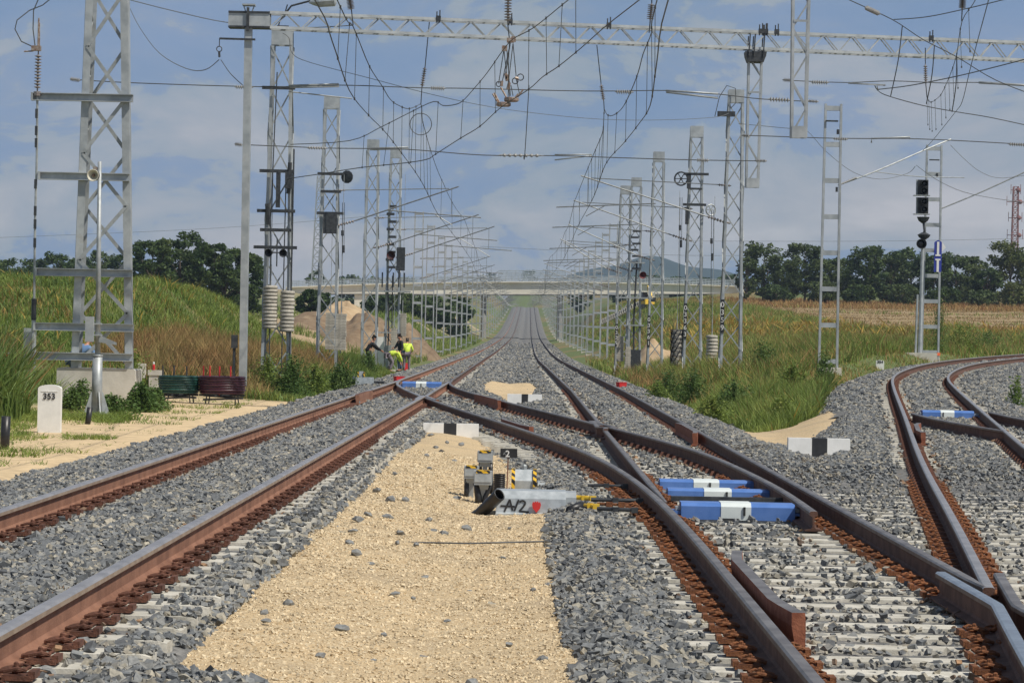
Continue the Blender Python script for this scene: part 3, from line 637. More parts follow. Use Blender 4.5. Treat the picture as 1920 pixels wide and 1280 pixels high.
# ------------------------------------------------------------------ sleepers with their rail clips
def clip_mesh():
    mb = MB()
    mb.box((.115, 0, .008), (.13, .15, .022), m=0); mb.box((.175, 0, .022), (.03, .13, .03))
    for s in (-1, 1):
        mb.tube([(.02, s*.012, .028), (.07, s*.02, .040), (.125, s*.028, .032), (.15, s*.052, .042), (.12, s*.078, .05), (.06, s*.07, .038), (.028, s*.055, .03)], .0085, 6)
    mb.tube([(.03, -.012, .03), (.028, .012, .03)], .0085, 6)
    mb.lathe((.10, 0, .02), [(.020, 0), (.020, .018), (.012, .02), (.012, .045), (.006, .05)], 6)
    o = mb.build('rail_clip', M['rusto']); me = o.data; bpy.data.objects.remove(o); return me
CLIP = clip_mesh(); CLIPB = CLIP.copy(); CLIPB.materials[0] = M['rustc']
def sleeper_mesh(L):
    mb = MB(); w0, w1, h = .15, .125, .20; xs_ = [-L/2, -L/2+.04, L/2-.04, L/2]; V = []
    for x in xs_:
        k = .93 if abs(x) > L/2-.01 else 1
        V += [(x, -w0*k, -h), (x, w0*k, -h), (x, w1*k, 0 if k == 1 else -.012), (x, -w1*k, 0 if k == 1 else -.012)]
    Fc = [(0, 1, 2, 3), (15, 14, 13, 12)]
    for i in range(3):
        for j in range(4): Fc.append((i*4+j, (i+1)*4+j, (i+1)*4+(j+1) % 4, i*4+(j+1) % 4))
    mb.add(V, Fc); o = mb.build('concrete_sleeper', M['conc']); me = o.data; bpy.data.objects.remove(o); return me
SLM = {}
def add_sleeper(Y, x0, x1, z, rails_x, label, group, clips):
    L = round((x1-x0)*5)/5
    if L not in SLM: SLM[L] = sleeper_mesh(L)
    o = bpy.data.objects.new('concrete_sleeper', SLM[L]); C.objects.link(o)
    o.location = ((x0+x1)/2, Y, z-.185); o.rotation_euler = (0, 0, 0)
    tag(o, label, 'sleeper', group)
    if clips:
        for rx in rails_x:
            for s in (0, 1):
                c = bpy.data.objects.new('rail_clip', CLIPB if 'left track' in label else CLIP); C.objects.link(c); c.parent = o
                c.location = (rx-o.location.x+(.062 if s == 0 else -.062)-(.03 if s == 0 else -.03), 0, .012); c.rotation_euler = (0, 0, 0 if s == 0 else math.pi)
cnt = 0
for i in range(170):
    Y = 9.1 + i*.6
    if Y > 84: break
    cl = Y < 40
    rx = [float(L1(Y)), float(R1(Y))]
    x1 = float(C1(Y))+1.3
    if Y > 59 and Y < 74: x1 = max(x1, float(XR(Y))+.55)
    add_sleeper(Y, float(C1(Y))-1.3, x1, Z1-(.06 if x1 > float(C1(Y))+1.4 else 0), rx, 'pale concrete sleeper lying across the ballast under the left track', 'sleepers of the left track', cl)
for i in range(170):
    Y = 9.4 + i*.6
    if Y > 84: break
    cl = Y < 34
    x0, x1 = float(C2(Y))-1.3, float(C2(Y))+1.3; rx = [float(L2(Y)) if Y < 25.6 else float(XL(Y)), float(R2(Y))]
    if Y < 37: x1 = float(T3R(Y))+.6; rx += [float(T3L(Y)), float(T3R(Y))]
    if 25.6 < Y < 52: x0 = min(x0, float(XL(Y))-.55); rx += [float(L2(Y)), float(XR(Y))]
    if Y > YB: rx = [float(L2(Y)), float(R2(Y))]
    if 16 < Y < 18.2: rx = rx[:1]+rx[3:]
    z = Z2 - (.004 if Y > 47 else 0)
    add_sleeper(Y, x0, x1, z, rx if Y < 45 else [], 'pale concrete sleeper lying across the ballast under the middle track and its turnouts', 'sleepers of the middle track', cl)
for i in range(120):
    Y = 37.4 + i*.6
    if Y > 66: break
    x = float(C3(Y)); s = float((T3L(Y+.5)-T3L(Y-.5))); L = 2.6 if not 44 < Y < 56 else 3.8
    o_n = len(C.objects); add_sleeper(Y, x-1.3, x-1.3+L, float(z3(Y)), [], 'pale concrete sleeper lying across the ballast under the curving right track', 'sleepers of the right track', False)
# the sleepers farther off, beyond the ones above, as one mass
mb = MB()
for (cf, zf, a, b) in ((C1, zl1, 84.1, 330), (C2, zl2, 84.4, 330)):
    y = a
    while y < b:
        x = float(cf(y)); mb.box((x, y, float(zf(y))-.275), (2.6, .25, .18)); y += .6
y = 66.2
while y < 150:
    x = float(C3(y)); s = math.atan(float(T3L(y+.5)-T3L(y-.5))); mb.box((x, y, float(z3(y))-.275), (2.6, .25, .18), -s); y += .6
tag(mb.build('concrete_sleepers', M['conc']), kind='stuff')
# clips of the sleepers beyond, too small to single out
mb = MB()
for fn, zf, a, b in ((L1, zl1, 40, 100), (R1, zl1, 40, 63), (R2, zl2, 34, 90), (L2, zl2, 48, 90), (XL, zx, 34, 62), (XR, zx, 34, 82), (T3L, z3, 18, 90), (T3R, z3, 36, 90)):
    y = a+.1
    while y < b:
        for s in (-1, 1): mb.box((float(fn(y))+s*.10, y, float(zf(y))-.155), (.13, .12, .05), top=.6)
        y += .6
tag(mb.build('rail_clips', M['rustc']), kind='stuff')

# ------------------------------------------------------------------ masts
M['arm'] = mat('dull zinc tube', (.17, .18, .185), (.26, .275, .28), 5, .5, .3)
def lattice(root, H, w0, w1, npan, leg=.082, dep=.8, brace=.042, mtl=None):
    """four tapering angle legs, zigzag lacing on each face, a plate at the top; local coordinates at the base"""
    mtl = mtl or M['galv']; d0, d1 = w0*dep, w1*dep
    def P(i, j, t): return Vector(((i-.5)*(w0+(w1-w0)*t), (j-.5)*(d0+(d1-d0)*t), H*t))
    for i in (0, 1):
        for j in (0, 1):
            mb = MB(); a, b = P(i, j, 0), P(i, j, 1); sx_, sy_ = (1 if i == 0 else -1), (1 if j == 0 else -1); th = leg*.16
            mb.bar(a+Vector((sx_*leg/2, 0, 0)), b+Vector((sx_*leg/2, 0, 0)), leg, th, up=(0, 1, 0))
            mb.bar(a+Vector((0, sy_*(leg/2+th/2), 0)), b+Vector((0, sy_*(leg/2+th/2), 0)), th, leg, up=(0, 1, 0))
            mb.build('leg', mtl, root, loc=None) if False else _loc(mb, 'leg', mtl, root)
    mb = MB(); e = leg*.5
    for k in range(npan):
        t0, t1 = k/npan*.96, (k+1)/npan*.96; fl = k % 2
        for j in (0, 1):
            yo = Vector((0, (-.012 if j == 0 else .012), 0)); ff = fl if j == 0 else 1-fl
            mb.bar(P(ff, j, t0)+yo, P(1-ff, j, t1)+yo, brace, .012, up=(0, 1, 0))
        for i in (0, 1):
            xo = Vector(((-.012 if i == 0 else .012), 0, 0)); ff = fl if i == 0 else 1-fl
            mb.bar(P(i, ff, t0)+xo, P(i, 1-ff, t1)+xo, .012, brace, up=(1, 0, 0))
    _loc(mb, 'lacing', M['galv2'], root)
    mb = MB(); mb.box((0, -d1/2-.016, H*.985), (w1*1.02, .014, H*.045)); mb.box((0, d1/2+.016, H*.985), (w1*1.02, .014, H*.045)); _loc(mb, 'top_plate', mtl, root)
def _loc(mb, name, m, parent, smooth=False):      # build in the parent's own coordinates
    if name in SPLIT and len(mb.p) > 1: return [_loc(q, name, m, parent, smooth) for q in mb.pieces()][0]
    o = mb.build(name, m, None, smooth); o.parent = parent; return o
def ladder(root, H, w, npan, chan=.075, bat=.16, mtl=None, nm='batten'):
    mtl = mtl or M['galv']
    for s in (-1, 1):
        mb = MB(); mb.bar((s*w/2, 0, 0), (s*w/2*.86, 0, H), chan, .16, up=(0, 1, 0)); _loc(mb, 'leg', mtl, root)
    mb = MB()
    for k in range(npan+1):
        z = .35 + (H-.5)*k/npan; ww = w*(1-.14*z/H)-chan
        mb.box((0, 0, z), (ww, .13, bat))
    _loc(mb, nm, mtl, root)
def foot(root, s=.75, h=.45, m='concw'):
    mb = MB(); mb.box((0, 0, -h/2+.14), (s, s, h), top=.92); _loc(mb, 'footing', M[m], root)
def insul(mb, p, q, r=.055, n=6, k=8):
    """ribbed insulator string between two points"""
    p, q = Vector(p), Vector(q); L = (q-p).length; ax = (q-p)/L; pr = [(.014, 0)]
    for i in range(n):
        h = L*(.08+.84*i/n); d = L*.84/n
        pr += [(.02, h), (r, h+d*.35), (r*.85, h+d*.55), (.02, h+d*.7)]
    pr += [(.014, L)]; mb.lathe(p, pr, k, axis=ax)
def cantilever(root, side, z0=5.5, x1=4.5, z1=6.95, far=False):
    """inclined tube, top tie and registration arm reaching over the track; side +1 reaches towards +X"""
    s = side; mb = MB(); r = .032 if not far else .03
    mb.tube([(s*.95, 0, z0+.28*.75), (s*(x1+.25), 0, z1+.1)], r*.85, 6)
    mb.tube([(s*.5, 0, z1-.12), (s*(x1-.1), 0, z1+.02)], r*.55, 5)
    mb.tube([(s*(x1-2.4), 0, z0+.62), (s*(x1+1.1), 0, z0+.42)], r*.7, 5)
    mb.tube([(s*(x1-.6), 0, z0+.50), (s*(x1+.05), 0, z0+.12)], r*.5, 5)
    mb.tube([(s*x1, 0, z1+.05), (s*x1, 0, z0+.46)], .010, 4)
    o = _loc(mb, 'cantilever_arm', M['arm'], root)
    mb = MB(); insul(mb, (s*.25, 0, z0), (s*.98, 0, z0+.22), .06, 6); insul(mb, (s*.1, 0, z1-.15), (s*.6, 0, z1-.12), .05, 5); mb.tube([(s*.1, 0, z0-.02), (s*.3, 0, z0+.02)], .04, 6)
    i = _loc(mb, 'insulator', M['ins'], o)
    return o
def mast_at(u, D, name, label, group=None):
    p = at(u, 600, D); return thing(name, label, 'mast', (p.x, D, float(gz(p.x, D))-.05), group)
def digits(parent, txt, p, h, wd, m='white', step=None, rz=0.0):
    """a column of figures on a plate facing the camera"""
    for i, ch in enumerate(txt):
        text_obj(ch, (p[0], p[1], p[2]-i*(step or h*1.18)), h, parent, m)
def text_obj(s, p, h, parent, m, name='figure', center=True, shear=0.0, bold=.0):
    cu = bpy.data.curves.new('t', 'FONT'); cu.body = s; cu.size = h*1.38; cu.align_x = 'CENTER' if center else 'LEFT'; cu.extrude = .002; cu.offset = bold; cu.shear = shear
    o = bpy.data.objects.new('t', cu); C.objects.link(o); me = bpy.data.meshes.new_from_object(o.evaluated_get(bpy.context.evaluated_depsgraph_get()))
    bpy.data.objects.remove(o); bpy.data.curves.remove(cu)
    me.transform(Matrix.Rotation(math.pi/2, 4, 'X')); me.materials.clear(); me.materials.append(M[m])
    o = bpy.data.objects.new(name, me); C.objects.link(o); o.parent = parent; o.location = p; return o
LEFTM = [(519, 83.5, 10.4, .62, 8, 'tall lattice mast with two weight stacks, nearest of the left row'),
         (614, 106.5, 10.2, .58, 10, 'lattice mast beside two weight columns, in front of the brown earth heap'),
         (693, 128, 10.2, .54, 10, 'slim lattice mast nearest the crouching worker in dark clothes'),
         (736, 137, 10.6, .54, 11, 'lattice mast carrying dark switch gear, behind the workers in yellow vests')]
RIGHTM = [(1371, 101.6, 10.1, .60, 10, '0359', 'lattice mast with black number plate, rightmost of the right row in the tall grass'),
          (1299, 118, 10.1, .58, 10, '03363', 'lattice mast with a dark pulley wheel, between two hanging weight stacks'),
          (1229, 133, 10.4, .56, 11, '03361', 'bare lattice mast with number plate left of the netted weight stack'),
          (1168, 152, 10.0, .60, 12, '0339', 'slender lattice mast just left of the mast with dark gear, right row')]
GRP = 'catenary lattice masts beside the tracks'
lm = []
for (u, D, H, wd, n, lab) in LEFTM:
    t = mast_at(u, D, 'lattice_mast', lab, GRP); lattice(t, H, wd*1.35, wd*.95, n); foot(t); lm.append(t)
    if u > 530: cantilever(t, 1)
rm = []
for (u, D, H, wd, n, num, lab) in RIGHTM:
    t = mast_at(u, D, 'lattice_mast', lab, GRP); lattice(t, H, wd*1.3, wd*.9, n); foot(t); rm.append(t); cantilever(t, -1, x1=t.location.x-2.0)
    mb = MB(); hh = .27*len(num); mb.box((-wd*.56, -wd*.54, 2.2), (.13, .012, hh+.1)); pl = _loc(mb, 'number_plate', M['black'], t)
    for i, ch in enumerate(num): text_obj(ch, (-wd*.56, -wd*.54-.012, 2.2+hh/2-.22-i*.27), .19, pl, 'white')
t = mast_at(1188, 148, 'lattice_mast', 'lattice mast with dark gear, cables and a red tipped horn, right row', GRP); lattice(t, 10.2, .78, .52, 11); foot(t, 1.1, .8); cantilever(t, -1, x1=3.6)
mb = MB()
for k in range(7): z = 5.6+k*.32; mb.box((.05*(-1)**k, -.4, z), (.42, .14, .10))
mb.tube([(.05, -.35, 0), (.0, -.36, 3), (.1, -.35, 6)], .05, 5); mb.box((.1, -.5, .9), (.55, .4, 1.1)); _loc(mb, 'switch_gear', M['dark'], t)
mb = MB(); mb.box((0, -.45, 4.1), (1.9, .5, .08)); mb.box((0, -.42, 2.7), (1.0, .3, .07)); mb.box((0, -.42, 5.9), (1.0, .3, .07)); _loc(mb, 'bracket', M['galv2'], t)
mb = MB(); mb.lathe((.30, -.75, 5.35), [(.05, 0), (.07, .12), (.13, .25), (.19, .33), (.19, .34), (.05, .2)], 12, axis=(.3, -1, -.3)); _loc(mb, 'horn', mat('dark red horn', (.10, .012, .014), (.14, .02, .02)), t)
# gear on the left masts
t = lm[0]
mb = MB()
for z, wd in ((8.75, .95), (6.35, 1.0), (5.2, 1.1), (4.65, .9), (4.15, 1.25)): mb.box((-.05, -.42, z), (wd, .10, .09))
_loc(mb, 'bracket', M['dark'], t)
mb = MB(); mb.tube([(-.25, -.45, 4.8), (-.3, -.5, 5.4)], .07, 6); mb.tube([(.30, -.45, 5.7), (.33, -.5, 6.6)], .06, 6); mb.box((.3, -.45, 6.1), (.2, .2, .5)); mb.box((0, -.45, 5.8), (.12, .12, 1.0)); _loc(mb, 'tension_gear', M['dark'], t)
mb = MB()
for s in (-.12, .12): mb.lathe((s, -.55, 4.0), [(.04, 0), (.06, .12), (.12, .26), (.12, .28), (.03, .1)], 10, axis=(s*3, -1, -.1))
mb.tube([(0, -.4, 3.6), (0, -.4, 4.4)], .02, 5); mb.tube([(-.2, -.45, 4.0), (.2, -.45, 4.0)], .02, 5); _loc(mb, 'horn', M['dark'], t)
mb = MB(); mb.tube([(-.15, -.4, .5), (-.2, -.42, 5), (-.1, -.42, 9.2)], .018, 5); mb.tube([(.2, -.42, .5), (.22, -.42, 6)], .018, 5); mb.tube([(.43, -.38, .2), (.43, -.38, 7)], .025, 5); _loc(mb, 'down_cable', M['dark'], t)
mb = MB(); mb.tube([(-.2, 0, 10.2), (-.1, 0, 10.7), (.05, 0, 10.95), (.12, 0, 11.2)], .02, 5); mb.box((0, 0, 10.55), (.34, .1, .08)); _loc(mb, 'top_bracket', M['dark'], t)
mb = MB(); mb.lathe((.75, -.2, 11.25), [(.02, 0), (.09, .12), (.17, .3), (.19, .75), (.10, .8)], 10, axis=(1, 0, .12)); _loc(mb, 'lamp_head', M['galv'], t)
mb = MB(); mb.tube([(.05, -.1, 10.9), (.25, -.15, 11.15), (.8, -.2, 11.3)], .03, 5); _loc(mb, 'lamp_bracket', M['dark'], t)
t = lm[1]
mb = MB()
for z, wd in ((7.4, 1.0), (6.75, .75), (5.95, 1.0)): mb.box((.05, -.4, z), (wd, .10, .10))
mb.box((.05, -.4, 5.6), (.5, .12, .8)); mb.lathe((.62, -.45, 7.3), [(.10, 0), (.24, .02), (.24, .08), (.10, .1)], 12, axis=(.5, 1, 0)); _loc(mb, 'tension_gear', M['dark'], t)
t = lm[3]
mb = MB()
for k in range(9): mb.box((-.12+.06*(-1)**k, -.42, 5.0+k*.36), (.40-.03*(k % 3), .16, .12))
for k in range(5): mb.tube([(-.5+k*.26, -.5, 4.05), (-.5+k*.26, -.5, 4.75+.1*(k % 2))], .035, 6)
mb.tube([(-.2, -.42, 0), (-.15, -.42, 2), (-.25, -.42, 4.6)], .035, 5); mb.tube([(.02, -.42, .4), (-.02, -.42, 4.6)], .03, 5); mb.box((.35, -.42, 5.4), (.4, .2, 1.1)); _loc(mb, 'switch_gear', M['dark'], t)
mb = MB(); mb.box((-.1, -.45, 3.85), (1.9, .45, .07)); mb.box((-.15, -.45, 1.9), (1.0, .3, .06)); _loc(mb, 'bracket', M['galv2'], t)
mb = MB(); mb.lathe((-.1, -.62, 5.55), [(.03, 0), (.08, .1), (.2, .22), (.21, .24), (.04, .1)], 12, axis=(0, -1, 0)); _loc(mb, 'horn', mat('dark maroon horn', (.035, .01, .012), (.06, .015, .018)), t)
mb = MB(); mb.box((-.54, -.5, .82), (.42, .4, 1.75)); _loc(mb, 'cable_cabinet', M['white'], t)
mb = MB(); mb.box((-.14, -.5, .75), (.30, .25, 1.1)); _loc(mb, 'gear_box', M['galv2'], t)
t = rm[1]
mb = MB(); c = Vector((-.62, -.35, 8.0)); mb.ring(c, .27, .035, (.3, 1, 0), 18, 6)
for k in range(6): g = k*math.pi/3; mb.bar(c, c+Vector((.26*math.cos(g), -.07*math.cos(g), .26*math.sin(g))), .03)
mb.lathe(c-Vector((0, .05, 0)), [(.06, 0), (.06, .1)], 8, axis=(0, 1, 0)); _loc(mb, 'pulley_wheel', M['dark'], t)
mb = MB(); c = Vector((.62, -.35, 6.75)); mb.ring(c, .22, .03, (-.5, 1, 0), 18, 6)
for k in range(6): g = k*math.pi/3; mb.bar(c, c+Vector((.2*math.cos(g), .1*math.cos(g), .2*math.sin(g))), .03)
_loc(mb, 'pulley_wheel', M['galv2'], t)
mb = MB(); mb.box((0, -.4, 8.2), (1.0, .12, .10)); mb.box((-.05, -.4, 6.95), (.95, .12, .10)); mb.box((-.3, -.4, 7.9), (.16, .12, .6)); mb.box((-.35, -.4, 6.5), (.14, .12, .7)); mb.box((0, -.4, 7.6), (.5, .1, .08)); _loc(mb, 'bracket', M['dark'], t)
mb = MB(); mb.box((-.35, -.35, 9.3), (.62, .12, .18)); _loc(mb, 'bracket', M['dark'], rm[0])
mb = MB(); mb.tube([(-.75, -.35, 9.2), (-.6, -.35, 9.9), (-.35, -.35, 10.3), (-.05, -.35, 10.2), (-.02, -.35, 9.7), (-.2, -.35, 9.5)], .015, 5); _loc(mb, 'cable_loop', M['wire'], rm[0])
# rows of ladder masts running on to the bridge
proto = thing('ladder_mast', 'x', 'mast', (0, 0, 0), 'ladder masts lining the far tracks'); ladder(proto, 9.9, .62, 8); foot(proto, .7, .5); cantilever(proto, 1, far=True)
protoR = copy_tree(proto)
for ch in protoR.children:
    if ch.name.startswith('cantilever'): ch.scale = (-1, 1, 1)
rowL = [(782, 190), (805, 213), (825, 239), (839, 261), (851, 283), (861, 305), (870, 328), (880, 358), (889, 394), (897, 430)]
FAR = [460, 492, 525, 560, 600, 640, 685, 735, 790, 850, 915, 985, 1060]
rowR = [(1147, 199), (1133, 219), (1120, 241), (1106, 270), (1097, 290), (1089, 313), (1080, 344), (1073, 368), (1066, 401), (1059, 441)]
for row, pr, sd_ in ((rowL, proto, 'left'), (rowR, protoR, 'right')):
    for i, (u, D) in enumerate(row):
        o = pr if i == 0 else copy_tree(pr)
        x = at(u, 600, D).x; o.location = (x, D, float(gz(x, D))-.05); o['label'] = f'grey ladder mast with cantilever, {ordinal(i)} from the near end of the {sd_} far row'
for sd_, pr, xx in (('left', proto, -6.9), ('right', protoR, 5.9)):
    for i, D in enumerate(FAR):
        o = copy_tree(pr); o.location = (xx+float(xs(D)), D, float(gz(xx, D))-.05); o['label'] = f'faint ladder mast {ordinal(i)} in the {sd_} row at and beyond the road bridge'
# bare ladder masts by the curve
lt = 'ladder masts by the curving track'
t = thing('ladder_mast', 'tall grey ladder mast standing alone in the grass between the tracks', 'mast', hit(1552, 702, -.1, 60, 160), lt); k = t.location.y
Hm = (at(1560, 195, k).z - t.location.z); ladder(t, Hm, 27*k/F*1.25, 7, nm='batten'); foot(t, .9, .5); LT1 = t
mb = MB(); mb.box((-.05, -.12, Hm*.935), (.42, .1, .05)); mb.box((.16, -.12, Hm*.895), (.08, .12, .16)); mb.box((.16, -.12, Hm*.68), (.07, .12, .16)); _loc(mb, 'bracket', M['dark'], t)
p = at(1745, 600, 121); t = thing('ladder_mast', 'grey ladder mast with a blue sign, right of the signal', 'mast', (p.x, 121, float(gz(p.x, 121))-.05), lt); k = 121
Hm = at(1752, 272, k).z-t.location.z; ladder(t, Hm, 24*k/F*1.3, 8, nm='batten'); foot(t, .8, .4); LT2 = t
mb = MB(); mb.box((.0, -.1, Hm*.93), (.42, .1, .05)); mb.box((.13, -.12, Hm*.86), (.07, .12, .16)); mb.box((.13, -.12, Hm*.50), (.07, .12, .3)); _loc(mb, 'bracket', M['dark'], t)
# blue two part sign on that mast
b = at(1757, 510, 120.7); tp = at(1757, 450, 120.7); W_, H_ = 14*121/F, (tp.z-b.z)
sg = thing('track_sign', 'blue sign with two white T shapes, one upside down, fixed to the ladder mast', 'sign', (b.x, 120.55, b.z))
mb = MB(); mb.prism((-W_/2, 0, 0), (1, 0, 0), (0, 0, 1), (0, 1, 0), [(0, 0), (W_, 0), (W_, H_*.93), (W_*.5, H_), (0, H_*.93)], .03); _loc(mb, 'panel', M['blues'], sg)
mb = MB(); s_ = W_*.16
mb.box((0, -.01, H_*.18), (s_*1.9, .012, H_*.36)); mb.box((0, -.01, H_*.385), (W_*.68, .012, H_*.05)); mb.box((0, -.01, H_*.52), (W_*.68, .012, H_*.05)); mb.box((0, -.01, H_*.745), (s_*1.9, .012, H_*.4)); _loc(mb, 'marking', M['white'], sg)
mb = MB(); mb.prism((W_*.5, .06, H_*.62), (1, 0, 0), (0, 0, 1), (0, 1, 0), [(0, 0), (W_*.55, H_*.15), (0, H_*.36)], .02); _loc(mb, 'side_plate', M['white'], sg)
# signal
p = at(1727, 600, 119); D = 119; zb = float(gz(p.x, D))
px = D/F
sg = thing('railway_signal', 'black two headed railway signal on a thin grey pole at the curve', 'signal', (p.x, D, zb))
ztop = at(1732, 335, D).z-zb; zmid = at(1730, 405, D).z-zb
mb = MB(); mb.tube([(-.03, 0, 0), (0, 0, zmid-1.2)], [.09, .065], 8); mb.tube([(-.2, 0, 0), (-.16, .02, 2.6)], .05, 6); _loc(mb, 'pole', M['galv'], sg)
mb = MB(); mb.box((-.1, 0, -.02), (1.5, .7, .45)); _loc(mb, 'footing', M['concw'], sg)
hw = 19*px
for i, (v0, v1) in enumerate(((337, 366), (370, 401))):
    z1, z0 = at(1732, v0, D).z-zb, at(1732, v1, D).z-zb; xc = at(1731, v0, D).x-p.x
    mb = MB(); mb.box((xc, 0, (z0+z1)/2), (hw, .12, (z1-z0)*.98)); hd = _loc(mb, 'signal_head', M['black'], sg)
    mb = MB(); mb.box((xc-.02, .10, (z0+z1)/2), (hw*1.22, .04, z1-z0)); mb.box((xc-.06, -.05, z0-.02), (hw*1.55, .4, .035)); _loc(mb, 'back_plate', M['galv2'], sg)
    for k in (.28, .76):
        zz = z0+(z1-z0)*k
        mb = MB(); mb.lathe((xc+.03, -.06, zz), [(.135, 0), (.14, .22), (.13, .22), (.12, .02)], 14, axis=(0, -1, -.08)); hood = _loc(mb, 'hood', M['black'], hd)
        mb = MB(); mb.lathe((xc+.03, -.065, zz), [(.11, 0), (.10, .03), (.05, .05)], 14, axis=(0, -1, 0)); _loc(mb, 'lens', M['lens'], hood)
mb = MB()
z = zmid; mb.lathe((0, 0, z-.30), [(.06, 0), (.20, .10), (.27, .24), (.27, .26)], 10); mb.tube([(.02, 0, z-.3), (.06, -.05, z-.62), (-.02, 0, z-.85)], .05, 6); mb.lathe((.04, -.05, z-.98), [(.07, 0), (.22, .1), (.28, .2), (.1, .3)], 10); _loc(mb, 'connector', M['dark'], sg)
mb = MB(); mb.lathe((-.08, -.1, at(1727, 457, D).z-zb), [(.2, 0), (.21, .22), (.19, .22), (.17, .03)], 14, axis=(0, -1, -.05)); lp = _loc(mb, 'lower_lamp', M['black'], sg)
mb = MB(); mb.lathe((-.08, -.11, at(1727, 457, D).z-zb), [(.16, 0), (.15, .03), (.06, .05)], 14, axis=(0, -1, 0)); _loc(mb, 'lens', M['lens'], lp)

# ------------------------------------------------------------------ gantry across the tracks
GY0, GY1 = 77.0, 82.5
gt = thing('gantry', 'long grey lattice gantry beam on a tall grey post spanning all tracks', 'gantry', at(453, 690, GY0))
gl = gt.location.copy(); gl.z = float(gz(gl.x, GY0)); gt.location = gl
pt = at(466, 55, GY0); pb_ = Vector((at(456, 690, GY0).x, GY0, gl.z))
mb = MB(); mb.bar(pb_, (pt.x, GY0, pt.z+.1), .19, .30, up=(0, 1, 0)); mb.build('post', M['galv'], gt)
mb = MB(); a, b = at(430, 26, GY0), at(507, 51, GY0)
mb.box(((a.x+b.x)/2, GY0-.2, (a.z+b.z)/2), (b.x-a.x, .02, a.z-b.z)); mb.box(((a.x+b.x)/2, GY0+.2, (a.z+b.z)/2), (b.x-a.x, .02, a.z-b.z)); mb.build('end_plate', M['galv'], gt)
mb = MB(); mb.box(((a.x+b.x)/2, GY0, a.z+.03), (b.x-a.x, .48, .05)); mb.box(((a.x+b.x)/2, GY0, b.z-.03), (b.x-a.x, .48, .04)); mb.box((pt.x, GY0-.25, (a.z+b.z)/2), (.07, .06, a.z-b.z+.3)); mb.build('end_cap', M['dark'], gt)
mb = MB(); c = at(467, 10, GY0); mb.box((c.x, GY0, c.z), (.34, .34, .04)); mb.bar((c.x-.15, GY0, c.z), (c.x-.06, GY0, a.z), .03); mb.bar((c.x+.15, GY0, c.z), (c.x+.06, GY0, a.z), .03); mb.build('post_cap', M['galv'], gt)
A0, A1 = at(507, 25, GY0), at(1990, 84, GY1); B0, B1 = at(507, 53, GY0), at(1990, 117, GY1)
mb = MB()
for dy in (-.2, .2):
    for p, q in ((A0, A1), (B0, B1)): mb.bar((p.x, p.y+dy, p.z), (q.x, q.y+dy, q.z), .06, .075)
mb.build('chord', M['galv'], gt)
mb = MB(); n = 27
for dy in (-.21, .21):
    for k in range(n):
        t0, t1, t2 = k/n, (k+.5)/n, (k+1)/n; yo = Vector((0, dy, 0))
        mb.bar(B0.lerp(B1, t0)+yo, A0.lerp(A1, t1)+yo, .032, .012, up=(0, 1, 0)); mb.bar(A0.lerp(A1, t1)+yo, B0.lerp(B1, t2)+yo, .032, .012, up=(0, 1, 0))
for k in range(n*2):
    t0 = k/n/2; mb.bar(A0.lerp(A1, t0)+Vector((0, -.2, 0)), A0.lerp(A1, t0+.5/n)+Vector((0, .2, 0)), .03, .012); mb.bar(B0.lerp(B1, t0)+Vector((0, -.2, 0)), B0.lerp(B1, t0+.5/n)+Vector((0, .2, 0)), .03, .012)
mb.build('lacing', M['galv2'], gt)
mb = MB()
for u in (806, 936, 1117, 1402, 1409, 1432, 1730, 1411):
    f = (u-507)/(1990-507); q = A0.lerp(A1, f); mb.box((q.x, q.y-.2, q.z+.02), (.13, .12, .13)); mb.tube([(q.x-.04, q.y-.22, q.z-.1), (q.x-.04, q.y-.22, q.z+.2)], .018, 5); mb.tube([(q.x+.04, q.y-.22, q.z-.1), (q.x+.04, q.y-.22, q.z+.24)], .018, 5)
mb.build('clamp', M['dark'], gt)
mb = MB(); q = at(413, 74, GY0); q2 = at(480, 76, GY0); mb.bar((q.x, GY0-.2, q.z), (q2.x, GY0-.2, q2.z), .06, .05)
mb.tube([(q.x, GY0-.2, q.z), (q.x, GY0-.2, q.z-.2)], .012, 5); mb.ring((q.x, GY0-.2, q.z-.28), .07, .014); mb.tube([(q.x, GY0-.2, q.z-.35), (q.x+.01, GY0-.2, q.z-.50)], .03, 6); mb.build('hook_bracket', M['dark'], gt)
mb = MB(); q = at(440, 640, GY0); mb.box((q.x, GY0-.05, q.z), (.16, .2, .35)); mb.tube([(q.x, GY0-.05, gl.z), (q.x, GY0-.05, q.z)], .04, 6); mb.build('post_box', M['dark'], gt)
